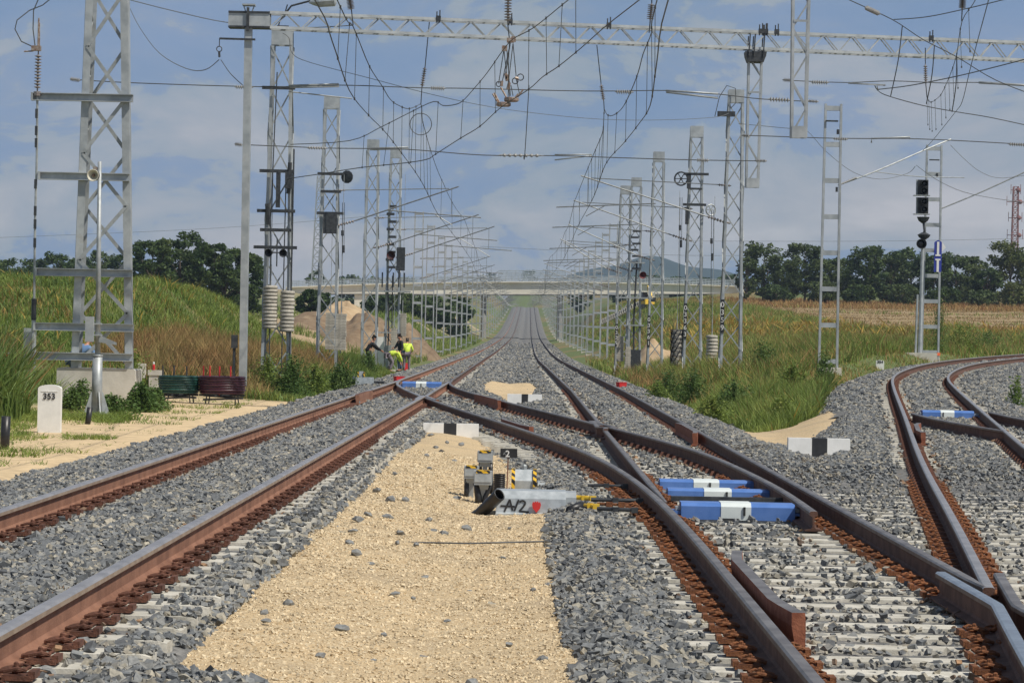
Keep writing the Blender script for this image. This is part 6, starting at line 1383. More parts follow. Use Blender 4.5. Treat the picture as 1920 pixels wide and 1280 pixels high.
# seen from behind in a bright vest, a little bent forward
person(ploc(762, 697, 145.5), 0, 'worker seen from behind in a bright yellow vest and grey trousers', pose(pelvis=(0, -.04, .93), chest=(0, .14, 1.26), neck=(0, .24, 1.41), head=(0, .32, 1.53), shL=(-.2, .18, 1.37), elL=(-.27, .26, 1.12), haL=(-.15, .42, 1.0), shR=(.2, .18, 1.37), elR=(.29, .22, 1.1), haR=(.2, .42, .98), face=(0, .8, -.6)), 'hiviz', 'greyc', 'hiviz')
person(ploc(750, 697, 135.5), 2.0, 'worker with a red face, dark jacket, yellow vest strip and blue jeans', pose(elR=(.22, .16, 1.16), haR=(.1, .36, 1.1), head=(0, .06, 1.62), face=(0, .9, -.4)), 'darkc', 'jeans', None)
person(ploc(733, 698, 134), -1.25, 'worker bending far down in a bright jacket behind the cable cabinet', pose(pelvis=(0, -.18, .82), chest=(0, .20, .93), neck=(0, .36, .90), head=(0, .50, .84), shL=(-.19, .26, .95), elL=(-.22, .40, .68), haL=(-.14, .50, .42), shR=(.19, .26, .95), elR=(.22, .40, .68), haR=(.14, .50, .42), hipL=(-.1, -.16, .80), knL=(-.13, .05, .47), anL=(-.13, -.1, .09), hipR=(.1, -.16, .80), knR=(.13, .05, .47), anR=(.13, -.1, .09), face=(0, .2, -1)), 'hiviz', 'greyc', 'hiviz')
person(ploc(692, 697, 126), -1.3, 'worker in dark clothes leaning forward with arms stretched to the cabinet', pose(pelvis=(0, -.15, .86), chest=(0, .06, 1.16), neck=(0, .13, 1.32), head=(0, .19, 1.46), shL=(-.19, .09, 1.26), elL=(-.2, .32, 1.05), haL=(-.14, .56, .92), shR=(.19, .09, 1.26), elR=(.2, .32, 1.05), haR=(.14, .56, .92), face=(0, 1, -.3)), 'darkc', 'darkc', None)
# behind the pylon in a blue shirt and cap, bent low over his work
p = at(150, 692, 84.0); z_ = float(gz(p.x, 84.0))
person((p.x, 84.0, at(150, 628, 84).z-1.5), -.5, 'worker in a blue shirt and straw yellow cap bent low behind the pylon', pose(pelvis=(-.25, -.05, .80), chest=(.05, .12, 1.06), neck=(.10, .20, 1.22), head=(.10, .26, 1.37), shL=(-.16, .12, 1.18), elL=(-.42, .1, .94), haL=(-.46, .2, .70), shR=(.26, .12, 1.14), elR=(.42, .2, .9), haR=(.38, .4, .74), hipL=(-.34, -.05, .76), knL=(-.36, .2, .46), anL=(-.34, 0, .09), hipR=(-.14, -.05, .76), knR=(-.10, .2, .46), anR=(-.12, 0, .09), face=(.7, .6, -.25)), 'shirt', 'jeans', None, 'straw')
# white bag and dark tool on the grass
a = at(677, 685, 128); t = thing('bag', 'white and black bag on the weeds left of the dark clothed worker', 'bag', a); mb = MB(); mb.ball((0, 0, .12), .14, 12, sc3=(1, .7, 1.25)); _loc(mb, 'white_flap', M['white'], t, True); mb = MB(); mb.ball((-.12, -.05, -.02), .14, 12, sc3=(1.2, .8, .7)); _loc(mb, 'black_pouch', M['darkc'], t, True)

# ------------------------------------------------------------------ grass and weeds
def blades(name, X, Y, h, wd, m, lean=.35, dz=0.0, segs=2):
    X = np.asarray(X, float); n = len(X); h = np.broadcast_to(h, (n,)); wd = np.broadcast_to(wd, (n,))
    Z = gz(X, Y) - .04 + dz; a = rng.uniform(0, 2*math.pi, n); b = a+rng.uniform(-.9, .9, n)+math.pi/2
    dx, dy = np.cos(a), np.sin(a); lx, ly = np.cos(b), np.sin(b); ln = rng.uniform(.05, lean, n)*h*2
    V = np.zeros((n, 5, 3))
    for k, (t, w_) in enumerate(((0, 1), (0, -1), (.5, .85), (.5, -.85), (1, 0))):
        V[:, k, 0] = X+dx*wd*.5*w_+lx*ln*t*t; V[:, k, 1] = Y+dy*wd*.5*w_+ly*ln*t*t; V[:, k, 2] = Z+h*t*(1-.18*t*rng.uniform(0, 1, n))
    T = np.array([(0, 1, 3), (0, 3, 2), (2, 3, 4)])[None]+(np.arange(n)*5)[:, None, None]
    return tag(fastmesh(name, V.reshape(-1, 3), T.reshape(-1, 3), M[m]), kind='stuff')
def samp(x0, x1, y0, y1, n, keep=None):
    X = rng.uniform(x0, x1, n); Y = rng.uniform(y0, y1, n)
    if keep is not None: k = keep(X, Y); X, Y = X[k], Y[k]
    return X, Y
def tri(X, Y):
    e = .25*fbm(X, Y, 2.1, 3)
    return (X > 4.5+e) & (X < T3L(np.minimum(Y, 160))-1.85+e) & ~inpoly(X, Y, SANDS[2], 1) & ~((Y > 84) & (X > T3L(np.minimum(Y, 160))-3.4)) & (Y > 58.5+1.5*fbm(X, Y, .9, 8))
def hvar(X, Y, a, b): return (a+(b-a)*(.5+.5*fbm(X, Y, .55, 5)).clip(0, 1))*rng.uniform(.6, 1.15, len(X))
X, Y = samp(4, 9, 57, 78, 36000, tri); blades('grass', X, Y, hvar(X, Y, .42, .95)*np.clip(.35+(X-4.4)*.8, .35, 1), .020, 'grass')
X, Y = samp(4, 26, 76, 150, 150000, tri); blades('grass', X, Y, hvar(X, Y, .40, .95)*np.clip(.3+(X-4.4)*.6, .3, 1), .026, 'grass')
X, Y = samp(4, 12, 57, 120, 16000, tri); blades('weeds', X, Y, hvar(X, Y, .25, .7)*np.clip(.35+(X-4.4)*.8, .35, 1), .05, 'grassd', .5)
X, Y = samp(4, 12, 62, 130, 9000, tri); blades('grass', X, Y, hvar(X, Y, .5, 1.0)*np.clip(.3+(X-4.4)*.8, .3, 1), .016, 'dry', .3)
lft0 = lambda X, Y: ~((990+F*X/Y > 106) & (990+F*X/Y < 268) & (Y < 88))
lft = lambda X, Y: lft0(X, Y) & (X < -6.0+.3*fbm(X, Y, 1.2, 2)) & (Y > 73+2.5*fbm(X, Y, .8, 4)-1.2*(X+6))
X, Y = samp(-13, -5.8, 70, 130, 74000, lft); blades('grass', X, Y, hvar(X, Y, .30, .85)*np.clip(.35-(X+6.0)*.5, .35, 1), .024, 'grass')
X, Y = samp(-13.5, -6.8, 74, 112, 26000, lft); blades('grass', X, Y, hvar(X, Y, .75, 1.25)*np.clip(.35-(X+6.4)*.5, .3, 1), .017, 'dry', .28)
X, Y = samp(-12, -6.0, 74, 120, 9000, lft); blades('weeds', X, Y, hvar(X, Y, .25, .75)*np.clip(.4-(X+6)*.5, .4, 1), .05, 'grassd', .5)
px_ = lambda X, Y: 990+F*X/Y
X, Y = samp(-11.5, -8, 52.3, 62, 9500, lambda X, Y: (px_(X, Y) < 50+14*fbm(X, Y, 2, 1)) & (px_(X, Y) > -130)); blades('reeds', X, Y, hvar(X, Y, .8, 1.75)*np.clip((90-px_(X, Y))/70, .3, 1), .024, 'reed', .36)
X, Y = samp(-12, -8.2, 54, 64, 1500, lambda X, Y: (px_(X, Y) < 45) & (px_(X, Y) > -130)); blades('grass', X, Y, hvar(X, Y, 1.2, 1.9), .016, 'dry', .4)
X, Y = samp(-11, -7.6, 44, 56, 9000, lambda X, Y: (fbm(X, Y, 1.1, 6) > .18) | (X < -8.6)); blades('grass', X, Y, hvar(X, Y, .08, .25), .016, 'grass', .8)
X, Y = samp(-11.5, -6.6, 50, 72, 9000, lambda X, Y: fbm(X, Y, 1.0, 9) > .30); blades('grass', X, Y, hvar(X, Y, .06, .2), .02, 'grass', .8)
mnd = lambda X, Y: X < -10.4
X, Y = samp(-40, -9.5, 84, 158, 150000, mnd); blades('grass', X, Y, hvar(X, Y, .25, .6), .034, 'grass', .45)
X, Y = samp(-40, -10, 84, 128, 22000, lambda X, Y: fbm(X, Y, .45, 2) > -.1); blades('grass', X, Y, hvar(X, Y, .3, .6), .03, 'dry', .4)
X, Y = samp(-32, -10, 86, 126, 9000, lambda X, Y: fbm(X, Y, .5, 7) > .2); blades('weeds', X, Y, hvar(X, Y, .25, .6), .07, 'grassd', .5)
far_r = lambda X, Y: ((Y > 128) & (X > 4.8+xs(Y)) & ((X < T3L(np.minimum(Y, 165))-2.2) | (Y > 160)) | (X > T3R(np.minimum(Y, 200))+6.5)) & (X < 8+.2*Y)
X, Y = samp(4.5, 52, 120, 215, 70000, far_r); blades('grass', X, Y, hvar(X, Y, .4, .9), .05, 'grass', .4)
X, Y = samp(4.5, 52, 120, 225, 26000, far_r); blades('grass', X, Y, hvar(X, Y, .5, 1.0), .035, 'dry', .35)
X, Y = samp(10, 52, 186, 226, 5200, lambda X, Y: fbm(X, Y, .5, 3) > .05); blades('weeds', X, Y, hvar(X, Y, .5, 1.1), .16, 'yleaf', .7)
X, Y = samp(13, 85, 232, 352, 60000, lambda X, Y: X < .22*Y+6); blades('stubble', X, Y, hvar(X, Y, .10, .28), .07, 'straw', .7)
X, Y = samp(13, 95, 335, 420, 24000, lambda X, Y: X < .22*Y+6); blades('grass', X, Y, hvar(X, Y, .3, .9), .08, 'dry', .4)
X, Y = samp(5, 26, 205, 420, 42000, lambda X, Y: X > 5.6+.004*Y); blades('grass', X, Y, hvar(X, Y, .3, .8), .06, 'grass', .4)
X, Y = samp(5, 26, 150, 420, 22000, lambda X, Y: (X > 5.6+.004*Y) & (fbm(X, Y, .3, 9) > 0)); blades('grass', X, Y, hvar(X, Y, .4, .9), .05, 'dry', .4)
X, Y = samp(-16, -5.9, 130, 430, 26000, lambda X, Y: (X < -6.3+xs(Y)) & ((X > -9.5) | (fbm(X, Y, .3, 6) > .2))); blades('grass', X, Y, hvar(X, Y, .3, .75), .05, 'grass', .4)
X, Y = samp(-70, -8, 250, 480, 26000, lambda X, Y: fbm(X, Y, .08, 3) > .1); blades('grass', X, Y, hvar(X, Y, .4, 1.0), .10, 'grass', .4)
X, Y = samp(7, 22, 82, 128, 26000, lambda X, Y: (X > T3L(np.minimum(Y, 160))-3.9) & (X < T3L(np.minimum(Y, 160))-1.7)); blades('grass', X, Y, hvar(X, Y, .10, .30), .03, 'grass', .5)
X, Y = samp(7, 22, 82, 128, 12000, lambda X, Y: (X > T3L(np.minimum(Y, 160))-4.2) & (X < T3L(np.minimum(Y, 160))-2.0)); blades('grass', X, Y, hvar(X, Y, .15, .45), .022, 'dry', .4)
X, Y = samp(4, 24, 90, 150, 22000, tri); blades('grass', X, Y, hvar(X, Y, .5, 1.0), .02, 'dry', .35)
X, Y = samp(-12.5, -6.2, 36, 74, 30000, lambda X, Y: (fbm(X, Y, 1.6, 3)+.5*fbm(X, Y, 4, 5) > .42) & (X < -6.1-.02*(Y-36)) & ~((990+F*X/Y > 60) & (990+F*X/Y < 120) & (Y < 53) & (Y > 44))); blades('grass', X, Y, hvar(X, Y, .05, .16), .016, 'grass', .9)
X, Y = samp(-38, -10, 86, 150, 5200, lambda X, Y: fbm(X, Y, .7, 8) > .1); blades('weeds', X, Y, hvar(X, Y, .35, .75), .05, 'yleaf', .5)
X, Y = samp(4, 12, 58, 110, 1800, tri); blades('weeds', X, Y, hvar(X, Y, .5, .95)*np.clip(.35+(X-4.4)*.6, .35, 1), .03, 'yleaf', .5)
X, Y = samp(13, 85, 232, 352, 9000, lambda X, Y: (X < .22*Y+6) & (fbm(X, Y, .12, 5)+.5*fbm(X, Y, .4, 2) > .25)); blades('grass', X, Y, hvar(X, Y, .2, .5), .09, 'grass', .6)
X, Y = samp(-10.4, -8.2, 62, 86, 7000, lambda X, Y: (990+F*X/Y < 112)); blades('grass', X, Y, hvar(X, Y, .3, .8), .022, 'grass', .45)
X, Y = samp(-12.5, -10, 66, 90, 9000, lambda X, Y: (990+F*X/Y < 112)); blades('grass', X, Y, hvar(X, Y, .3, .8), .022, 'grass', .45)
X, Y = samp(-10.5, -6.6, 36, 56, 30000, lambda X, Y: (990+F*X/Y < 235+40*fbm(X, Y, 1.2, 4)) & (990+F*X/Y > -60) & (fbm(X, Y, 1.3, 6)+.6*fbm(X, Y, 3.4, 5) > .05) & (Y > 39) & ~((990+F*X/Y > 62) & (990+F*X/Y < 120) & (Y < 52) & (Y > 45))); blades('grass', X, Y, hvar(X, Y, .06, .22), .016, 'grass', .8)
X, Y = samp(-22, -9.5, 28, 88, 42000, lambda X, Y: 990+F*X/Y < 20); blades('grass', X, Y, hvar(X, Y, .12, .5), .025, 'grass', .5)
def leafcloud(P, N_, size, m, name, parent=None, tag_=None, flat=.5):
    n = len(P); P = np.asarray(P); u = rng.normal(size=(n, 3)); u /= np.linalg.norm(u, axis=1)[:, None]; u[:, 2] *= flat
    v = np.cross(u, rng.normal(size=(n, 3))); v /= np.linalg.norm(v, axis=1)[:, None]; u /= np.linalg.norm(u, axis=1)[:, None]
    s = size*rng.uniform(.6, 1.35, n)[:, None]
    V = np.stack([P-u*s, P+v*s*.45, P+u*s, P-v*s*.45], 1).reshape(-1, 3); T = np.arange(n*4).reshape(-1, 4)
    o = fastmesh(name, V, T, M[m]); o.parent = parent; return o
def bush(u, v, D, wd, h, n, m, label, leaf=.038, spread=1.0):
    n = int(n*1.5); p = at(u, v, D); p.z = float(gz(p.x, D)); t = thing('weed_bush', label, 'bush', p, 'weeds growing beside the tracks')
    g = rng.uniform(0, 2*math.pi, n); q = rng.uniform(0, 1, n)**.6; hh = rng.uniform(0, 1, n); ph = rng.uniform(0, 6, 3)
    prof = np.sqrt(np.clip(1-hh**2, 0, 1))*(1+.3*np.sin(3*g+ph[0])+.2*np.sin(7*g+ph[1]))
    P = np.stack([np.cos(g)*q*wd/2*prof, np.sin(g)*q*wd/2*prof*spread, hh*h*(1+.35*np.sin(5*g+ph[2])*q)], -1); leafcloud(P, None, leaf, m, 'foliage', t)
    mb = MB()
    for k in range(7): a = k*.9; mb.tube([(0, 0, -.05), (math.cos(a)*wd*.15, math.sin(a)*wd*.15, h*.45), (math.cos(a)*wd*.3, math.sin(a)*wd*.3, h*.8)], .008, 4)
    _loc(mb, 'stem', M['grassd'], t)
for a in ((262, 790, 60.5, .75, .50, 2000, 'grassd', 'leafy green weed at the right of the speaker pole foot'), (205, 815, 57.5, .95, .34, 1500, 'grassd', 'low leafy weed in front of the speaker pole foot'), (288, 800, 62, .7, .42, 1300, 'grassd', 'leafy weed in front of the green cable coil'),
          (132, 800, 59, .6, .38, 1100, 'grassd', 'broad leaved weed between the kilometre stone and the speaker pole'), (250, 760, 70, .9, 1.0, 700, 'grass', 'thin tall weed against the right end of the plinth'), (150, 770, 64, .7, .5, 900, 'grassd', 'low weed at the left end of the plinth'),
          (545, 735, 78, 1.2, .95, 2200, 'grassd', 'leafy weed right of the grey gantry post'), (500, 740, 79, .9, .9, 1500, 'grass', 'pale green weed beside the grey gantry post'), (640, 738, 86, 1.2, .75, 2200, 'grassd', 'dark leafy weed behind the far point motor'), (590, 735, 84, 1.0, .7, 1500, 'grass', 'green weed below the second lattice mast'), (690, 705, 122, .9, .75, 1300, 'grassd', 'bushy weed under the slim lattice mast'),
          (1335, 792, 63.5, .9, .55, 1500, 'grass', 'low bright weed at the left front edge of the grass triangle'), (1465, 797, 62, 1.0, .6, 1700, 'grass', 'bushy weed at the right front edge of the grass triangle'), (1375, 765, 71, 1.1, .75, 1800, 'grassd', 'leafy weed behind the front edge of the grass triangle'), (1485, 745, 80, 1.2, .95, 2000, 'grass', 'tall bushy weed left of the lone ladder mast'), (1235, 742, 82, .9, .6, 1300, 'grass', 'weed at the left tip of the grass triangle by the ballast'), (1430, 720, 95, 1.3, 1.0, 1800, 'grassd', 'leafy weed right of the rightmost numbered mast'),
          (1300, 740, 84, 1.3, .85, 2400, 'grassd', 'dark leafy weed in the middle of the grass triangle'), (1255, 728, 90, 1.1, .8, 1700, 'grassd', 'dark weed below the netted weight stack'), (1545, 735, 82, .8, 1.15, 1500, 'grassd', 'tall dark weed at the right end of the grass triangle'), (1400, 780, 68, .8, .5, 1200, 'grass', 'bright weed at the near end of the grass triangle'),
          (1800, 672, 132, 2.4, 1.25, 2600, 'grass', 'bright green shrub right of the signal behind the curve'), (1850, 672, 140, 1.8, .9, 1500, 'grassd', 'green shrub near the right edge behind the curve'), (1760, 640, 126, .8, 2.3, 1100, 'grassd', 'tall thin weed climbing behind the signal mast'), (1905, 735, 66, .5, .75, 350, 'grass', 'small lone weed on the ballast at the right edge')):
    bush(*a)
# dry brown tuft on the stones near the right block
for (u, v, D, n, lab) in ((1410, 850, 47, 90, 'small dry brown weed on the sand in front of the grass triangle'), (1500, 880, 41, 120, 'dry brown twigs on the stones left of the right block'), (1530, 905, 38, 70, 'withered twigs lying on the stones beside the middle track')):
    p = onz(u, v, -.28); t_ = MB()
    for i in range(n): a = rng.uniform(0, 6.28); r_ = rng.uniform(.05, .32); b = Vector((p.x+math.cos(a)*r_, p.y+math.sin(a)*r_*1.5, p.z+rng.uniform(.0, .13))); t_.tube([b, b+Vector((rng.uniform(-.1, .1), rng.uniform(-.1, .1), rng.uniform(-.02, .06)))], .0035, 3)
    solo(t_, 'dry_twigs', M['bark'], lab, 'dry weed', 'withered weeds on the ballast')

# ------------------------------------------------------------------ trees
def tree(u, vt, vb, D, wpx, n, m, label, group, leaf=.2, trunk=.18, low=.12):
    pb2 = at(u, vb, D); base = Vector((pb2.x, D, float(gz(pb2.x, D)))); H = at(u, vt, D).z-base.z; Rr = wpx*D/F/2
    t = thing('tree', label, 'tree', base, group)
    n = int(n*1.7); K = int(34+Rr*7); cl = []
    for i in range(K):
        a = rng.uniform(0, 6.28); hh = rng.uniform(low, .95); prof = math.sin(math.pi*min(1, (hh-low*.6)/(1.08-low*.6)))**.55; r_ = Rr*prof*rng.uniform(.25, 1.0)**.6
        cl.append((math.cos(a)*r_, math.sin(a)*r_, H*hh, Rr*rng.uniform(.20, .36)))
    cl.append((rng.uniform(-.2, .2)*Rr, 0, H*.93, Rr*.26)); cl = np.array(cl); wt = cl[:, 3]**2; idx = rng.choice(len(cl), n, p=wt/wt.sum())
    d = rng.normal(size=(n, 3)); d /= np.linalg.norm(d, axis=1)[:, None]; rad = rng.uniform(0, 1, n)**.42
    P = cl[idx, :3]+d*(cl[idx, 3]*rad)[:, None]*np.array([1, 1, .72]); P[:, 2] = np.clip(P[:, 2], .1, H*1.02)
    leafcloud(P, None, leaf, m, 'crown', t, flat=.7)
    mb = MB(); mb.tube([(0, 0, -.2), (.05*Rr, 0, H*.3), (.0, .04*Rr, H*.6), (.08*Rr, 0, H*.85)], [trunk, trunk*.75, trunk*.45, trunk*.15], 7)
    for c in cl[:14]: z0 = min(c[2]*.75, H*.6)*.75; mb.tube([(.03*Rr, 0, z0), (c[0]*.55, c[1]*.55, (z0+c[2])/2+.1), tuple(c[:3])], [trunk*.4, trunk*.25, trunk*.08], 5)
    _loc(mb, 'trunk', M['bark'], t)
g1 = 'trees of the right hand tree line'
RT_ = [(1398, 478, 36, 700, 'leaf2'), (1430, 455, 74, 2600, 'leaf2'), (1472, 488, 56, 1600, 'leaf1'), (1508, 456, 80, 2700, 'leaf2'), (1556, 486, 66, 1900, 'leaf2'), (1592, 484, 60, 1900, 'leaf1'), (1628, 462, 76, 2700, 'leaf1'), (1668, 470, 66, 2400, 'leaf2'),
       (1706, 463, 74, 2700, 'leaf1'), (1748, 478, 70, 2400, 'leaf1'), (1790, 476, 72, 2400, 'leaf2'), (1822, 482, 60, 1900, 'leaf2'), (1850, 502, 50, 1400, 'leaf1'), (1892, 452, 78, 2800, 'leaf3'), (1935, 470, 70, 2000, 'leaf2')]
for i, (u, vt, wp, n, m) in enumerate(RT_):
    tree(u, vt, 574, 392+(i % 3)*7, wp*1.12, n, m, f'{"bushy" if i % 2 else "loose crowned"} tree, {ordinal(i)} from the left in the right hand tree line', g1, .26)
for i, (u, vt, wp) in enumerate(((1455, 535, 60), (1540, 530, 60), (1610, 535, 60), (1690, 535, 70), (1770, 540, 60), (1840, 545, 60), (1900, 530, 60))):
    tree(u, vt, 574, 385, wp, 1100, 'leaf3' if i in (6,) else ('leaf1', 'leaf2')[i % 2], f'low shrubby undergrowth tree, {ordinal(i)} from the left at the foot of the right tree line', 'low trees under the right tree line', .25, .08, .02)
g2_ = 'dark trees of the left clump'
for i, (u, vt, wp, n, m) in enumerate(((282, 448, 74, 3200, 'leaf1'), (335, 432, 96, 4600, 'leaf1'), (372, 462, 76, 2800, 'leaf3'), (398, 455, 66, 2600, 'leaf1'), (446, 464, 84, 3800, 'leaf1'), (474, 486, 46, 1600, 'leaf1'), (420, 498, 70, 2600, 'leaf1'))):
    tree(u, vt, 588, 280+(i % 3)*6, wp*1.12, int(n*1.1), m, f'{"broad" if i % 2 else "rounded"} dark tree, {ordinal(i)} in the clump between the pylon and the gantry post', g2_, .20, .2, .05)
for i, (u, vt, wp) in enumerate(((-8, 488, 60), (30, 482, 66), (72, 484, 60), (112, 474, 64), (150, 482, 60), (188, 470, 66), (222, 476, 60), (250, 480, 50))):
    tree(u, vt, 540, 380+(i % 3)*10, wp*1.15, 2000, ('leaf1', 'leaf2')[i % 3 == 2], f'{ordinal(i)} tree from the left in the far row behind the mound', 'far trees behind the mound', .25, .2, .05)
for i, (u, vt, vb, wp, D) in enumerate(((592, 505, 534, 34, 640), (655, 516, 534, 50, 640), (700, 518, 534, 36, 650), (760, 520, 534, 40, 650), (915, 510, 545, 32, 1500), (990, 506, 545, 34, 1500), (1090, 528, 545, 46, 650), (1160, 522, 545, 50, 640), (1215, 516, 540, 56, 640), (1262, 520, 540, 50, 640), (1320, 522, 542, 60, 640), (1362, 516, 545, 50, 600))):
    tree(u, vt, vb, D, wp, 700, 'leaf1', f'small distant tree behind the road bridge, {ordinal(i)} from the left', 'distant trees behind the bridge', .42, .25, .05)
for i, (u, vt, vb, wp, D) in enumerate(((712, 556, 606, 60, 350), (765, 552, 606, 66, 360), (815, 556, 604, 60, 370), (860, 556, 602, 50, 390), (582, 545, 580, 44, 300), (612, 550, 578, 34, 310))):
    tree(u, vt, vb, D, wp*1.2, 1700, 'leaf1', f'low dark tree under the bridge line at left, {ordinal(i)} of its row', 'low trees in front of the bridge', .28, .15, .02)

# ------------------------------------------------------------------ earth heaps
def heap(u, vt, D, rx, ry, m, label, seed):
    a = at(u, vt, D); base = float(gz(a.x, D)); H = a.z-base; n = 44; V = []; Fc = []
    for i in range(n+1):
        for j in range(n+1):
            x, y = (i/n*2-1), (j/n*2-1); r_ = math.hypot(x, y); k = max(0, 1-r_)
            zz = H*(k**.85)*(1+.16*float(fbm(x*3+seed, y*3, 2.2, seed))) - (.0 if k > 0 else .0)
            X_, Y_ = a.x+x*rx, D+y*ry; V.append((X_, Y_, float(gz(X_, Y_))*(1-k)+base*k+zz-.12))
    for i in range(n):
        for j in range(n): q = i*(n+1)+j; Fc.append((q, q+n+1, q+n+2, q+1))
    mb = MB(); mb.add(V, Fc); solo(mb, 'earth_heap', M[m], label, 'earth heap', 'earth heaps at the left of the tracks', True)
heap(690, 578, 190, 3.6, 8, 'soil', 'big brown earth heap behind the slim lattice mast and the workers', 1)
heap(655, 556, 215, 3.4, 8, 'soilt', 'pale topped sandy heap above the brown earth heap', 2)
heap(592, 578, 200, 3.4, 8, 'soil', 'lower brown earth heap beside the second lattice mast', 3)
heap(765, 606, 205, 2.6, 8, 'soil', 'brown earth heap tapering towards the ladder masts', 5)
heap(1228, 636, 165, 2.2, 6, 'soilt', 'small orange sandy heap behind the numbered masts at right', 4)

# ------------------------------------------------------------------ road bridge
BD = 500.0
br = thing('road_bridge', 'pale concrete road bridge crossing over the tracks in the distance', 'bridge', (0, BD, 0))
def BP(u, v, d=BD): q = at(u, v, d); return q-br.location
us = np.linspace(540, 1392, 25); top = lambda u: 530+9*((u-985)/420)**2; bot = lambda u: 552-2*((u-985)/420)**2
for y0, y1 in ((-4.5, -4.2), (4.2, 4.5)):
    mb = MB()
    for a, b in zip(us, us[1:]):
        q = [BP(a, bot(a)), BP(b, bot(b)), BP(b, top(b)), BP(a, top(a))]; V = [Vector((p.x, y0, p.z)) for p in q]+[Vector((p.x, y1, p.z)) for p in q]
        mb.add(V, [(0, 1, 2, 3), (7, 6, 5, 4), (0, 4, 5, 1), (3, 2, 6, 7)])
    _loc(mb, 'girder', M['bridge'], br)
mb = MB()
for a, b in zip(us, us[1:]): p, q = BP(a, (top(a)+bot(a))/2), BP(b, (top(b)+bot(b))/2); mb.bar((p.x, 0, p.z), (q.x, 0, q.z), 8.4, .9)
_loc(mb, 'deck', M['bridged'], br)
for y in (-4.75, 4.75):
    mb = MB()
    for a, b in zip(us, us[1:]): p, q = BP(a, top(a)), BP(b, top(b)); mb.bar((p.x, y, p.z+.02), (q.x, y, q.z+.02), .45, .18)
    _loc(mb, 'edge_beam', M['bridge'], br); mb = MB()
    for a, b in zip(us, us[1:]): p, q = BP(a, bot(a)+.8), BP(b, bot(b)+.8); mb.bar((p.x, y*.93, p.z), (q.x, y*.93, q.z), .55, .12)
    _loc(mb, 'soffit_beam', M['bridged'], br)
for y in (-4.6, 4.6):
    mb = MB()
    for hgt in (.28, .55, .82, 1.1):
        for a, b in zip(us, us[1:]): p, q = BP(a, top(a)), BP(b, top(b)); mb.bar((p.x, y, p.z+hgt), (q.x, y, q.z+hgt), .06, .09)
    for u in np.linspace(540, 1392, 72): p = BP(u, top(u)); mb.bar((p.x, y, p.z), (p.x, y, p.z+1.15), .10)
    _loc(mb, 'railing', M['rail_fence'], br)
mb = MB()
for u in np.linspace(935, 1060, 9): p = BP(u, top(u)); mb.bar((p.x, -4.6, p.z+1.1), (p.x, -4.6, p.z+2.0), .08)
p, q = BP(935, top(935)), BP(1060, top(1060))
for z in (1.35, 1.65, 1.98): mb.bar((p.x, -4.6, p.z+z), (q.x, -4.6, q.z+z), .05, .16)
_loc(mb, 'safety_screen', M['rail_fence'], br)
for u in (908, 1050):
    mb = MB(); p = BP(u, 552)
    for y in (-3, 0, 3): mb.lathe((p.x, y, float(gz(p.x, BD))-.6), [(.45, 0), (.45, p.z-float(gz(p.x, BD))+.2)], 12)
    mb.box((p.x, 0, p.z-.3), (1.1, 8, .6)); _loc(mb, 'pier', M['bridged'], br)
for u, s in ((700, -1), (1220, 1)):
    mb = MB(); p = BP(u, 552); g0 = float(gz(p.x, BD)); mb.box((p.x+s*1.5, 0, (p.z+g0)/2-.6), (3, 8.6, max(1, p.z-g0)+1)); _loc(mb, 'abutment', M['bridge'], br)
# stairs down the right bank
a, b = at(1128, 606, 330), at(1228, 557, 330); mb = MB(); n = 26
for i in range(n):
    p = a.lerp(b, i/n); q = a.lerp(b, (i+1)/n); mb.box(((p.x+q.x)/2, 330, p.z), (q.x-p.x+.02, 1.4, .25)); mb.box((p.x, 329.2, p.z+.2), (.35, .12, .5))
solo(mb, 'embankment_stair', M['concw'], 'pale stair running up the bank to the right end of the bridge', 'stair')
# excavator behind the right masts
D = 300; a = at(1212, 606, D); zg = float(gz(a.x, D)); t = thing('excavator', 'small yellow excavator behind the right lattice masts', 'excavator', (a.x, D, max(zg, a.z-.9)))
mb = MB(); mb.box((0, 0, .9), (1.1, 1.6, .7), .4, top=.9); _loc(mb, 'body', M['yellow'], t); mb = MB(); mb.box((-.35, -.1, 1.35), (.6, .9, .9), .4, top=.85); _loc(mb, 'cab', M['lens'], t)
mb = MB()
for s in (-.45, .45): mb.lathe((s, -.9, .28), [(.28, 0), (.28, 1.8)], 10, axis=(0, 1, 0))
_loc(mb, 'track', M['dark'], t); mb = MB(); mb.bar((.3, -.4, 1.2), (.05, -1.6, 2.4), .22); mb.bar((.05, -1.6, 2.4), (.45, -2.4, 1.2), .16); _loc(mb, 'boom', M['yellow'], t); mb = MB(); mb.box((.47, -2.45, 1.0), (.6, .4, .45), top=1.2); _loc(mb, 'bucket', M['dark'], t)

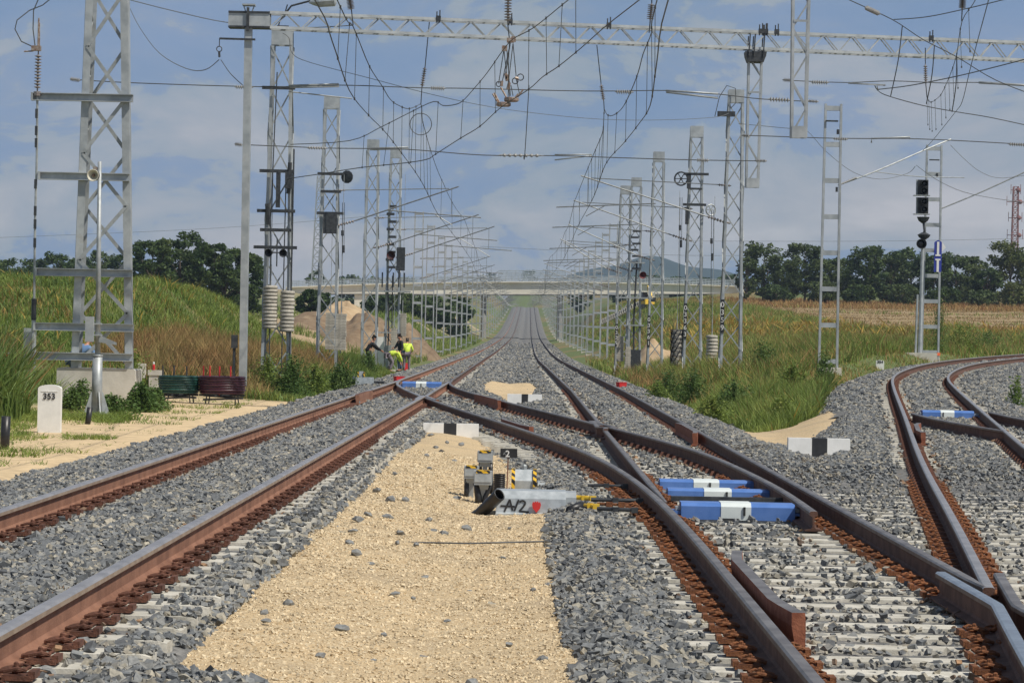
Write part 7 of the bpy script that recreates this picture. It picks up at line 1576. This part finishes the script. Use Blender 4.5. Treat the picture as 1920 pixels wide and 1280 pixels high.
# ------------------------------------------------------------------ far towers, hills
def tower(u, vb, vt, D, w0, w1, m, label, arms=()):
    a = at(u, vb, D); H = at(u, vt, D).z-a.z; t = thing('lattice_tower', label, 'tower', a, 'distant lattice towers')
    W0, W1 = w0*D/F, w1*D/F; mb = MB()
    def P(i, j, q): w_ = W0+(W1-W0)*q; return Vector(((i-.5)*w_, (j-.5)*w_, H*q))
    for i in (0, 1):
        for j in (0, 1): mb.bar(P(i, j, -.15), P(i, j, 1), .16)
    _loc(mb, 'leg', m, t); mb = MB(); n = 12
    for k in range(n):
        q0, q1 = k/n, (k+1)/n
        for j in (0, 1): mb.bar(P(0, j, q0), P(1, j, q1), .08); mb.bar(P(1, j, q0), P(0, j, q1), .08); mb.bar(P(j, 0, q0), P(j, 1, q1), .08); mb.bar(P(0, j, q1), P(1, j, q1), .08)
    _loc(mb, 'lacing', m, t)
    if arms:
        mb = MB()
        for q, ln in arms:
            mb.bar((-ln, 0, H*q), (ln, 0, H*q), .14); mb.bar((-ln, 0, H*q-.8), (-ln, 0, H*q+1.2), .10); mb.bar((ln, 0, H*q-.8), (ln, 0, H*q+1.2), .10); mb.lathe((ln*.5, -.5, H*q), [(.5, 0), (.4, .2), (.1, .3)], 10, axis=(0, -1, 0))
        _loc(mb, 'antenna', m, t)
    return t
tower(594, 532, 330, 620, 20, 6, M['galv2'], 'faint grey lattice tower far behind the left masts')
tw = tower(1902, 480, 350, 600, 12, 9, mat('faded red paint', (.22, .095, .095), (.28, .15, .145), .5, .7), 'red lattice antenna mast above the right hand trees', ((.3, 1.6), (.55, 1.4), (.78, 1.8), (.95, 1.0)))
V = []; Fc = []; n = 60; rows = 10                # wooded hill on the horizon
for j in range(rows+1):
    for i in range(n+1):
        u = 1000+i*12.0; D = 2700+j*60; s_ = (i/n)
        e = max(0.0, math.sin(math.pi*min(1, max(0, (u-1020)/420))))**.8; top_ = 535-44*e*(1-.12*math.sin(u*.045))-7*math.sin(u*.017)*e
        q = at(u, 560-(560-top_)*math.sin(math.pi/2*min(1, j/6)) if j <= 6 else top_+(j-6)*4, D); V.append(tuple(q))
for j in range(rows):
    for i in range(n): k = j*(n+1)+i; Fc.append((k, k+1, k+n+2, k+n+1))
mb = MB(); mb.add(V, Fc); tag(mb.build('hills', M['hill'], None, True), kind='structure')

# ------------------------------------------------------------------ air
HAZE = 0.00015
mb = MB(); mb.box((0, 1660, 100), (4400, 3480, 330)); hz = mb.build('haze', mat('haze air', (1, 1, 1))); tag(hz, kind='stuff')
t = hz.data.materials[0].node_tree; t.nodes.clear(); o = t.nodes.new('ShaderNodeOutputMaterial'); v = t.nodes.new('ShaderNodeVolumePrincipled')
v.inputs['Density'].default_value = HAZE; v.inputs['Color'].default_value = (.52, .68, .95, 1); v.inputs['Anisotropy'].default_value = 0.0
t.links.new(v.outputs[0], o.inputs['Volume'])
sc.cycles.volume_bounces = 0; sc.cycles.volume_max_steps = 64; sc.cycles.volume_step_rate = 5
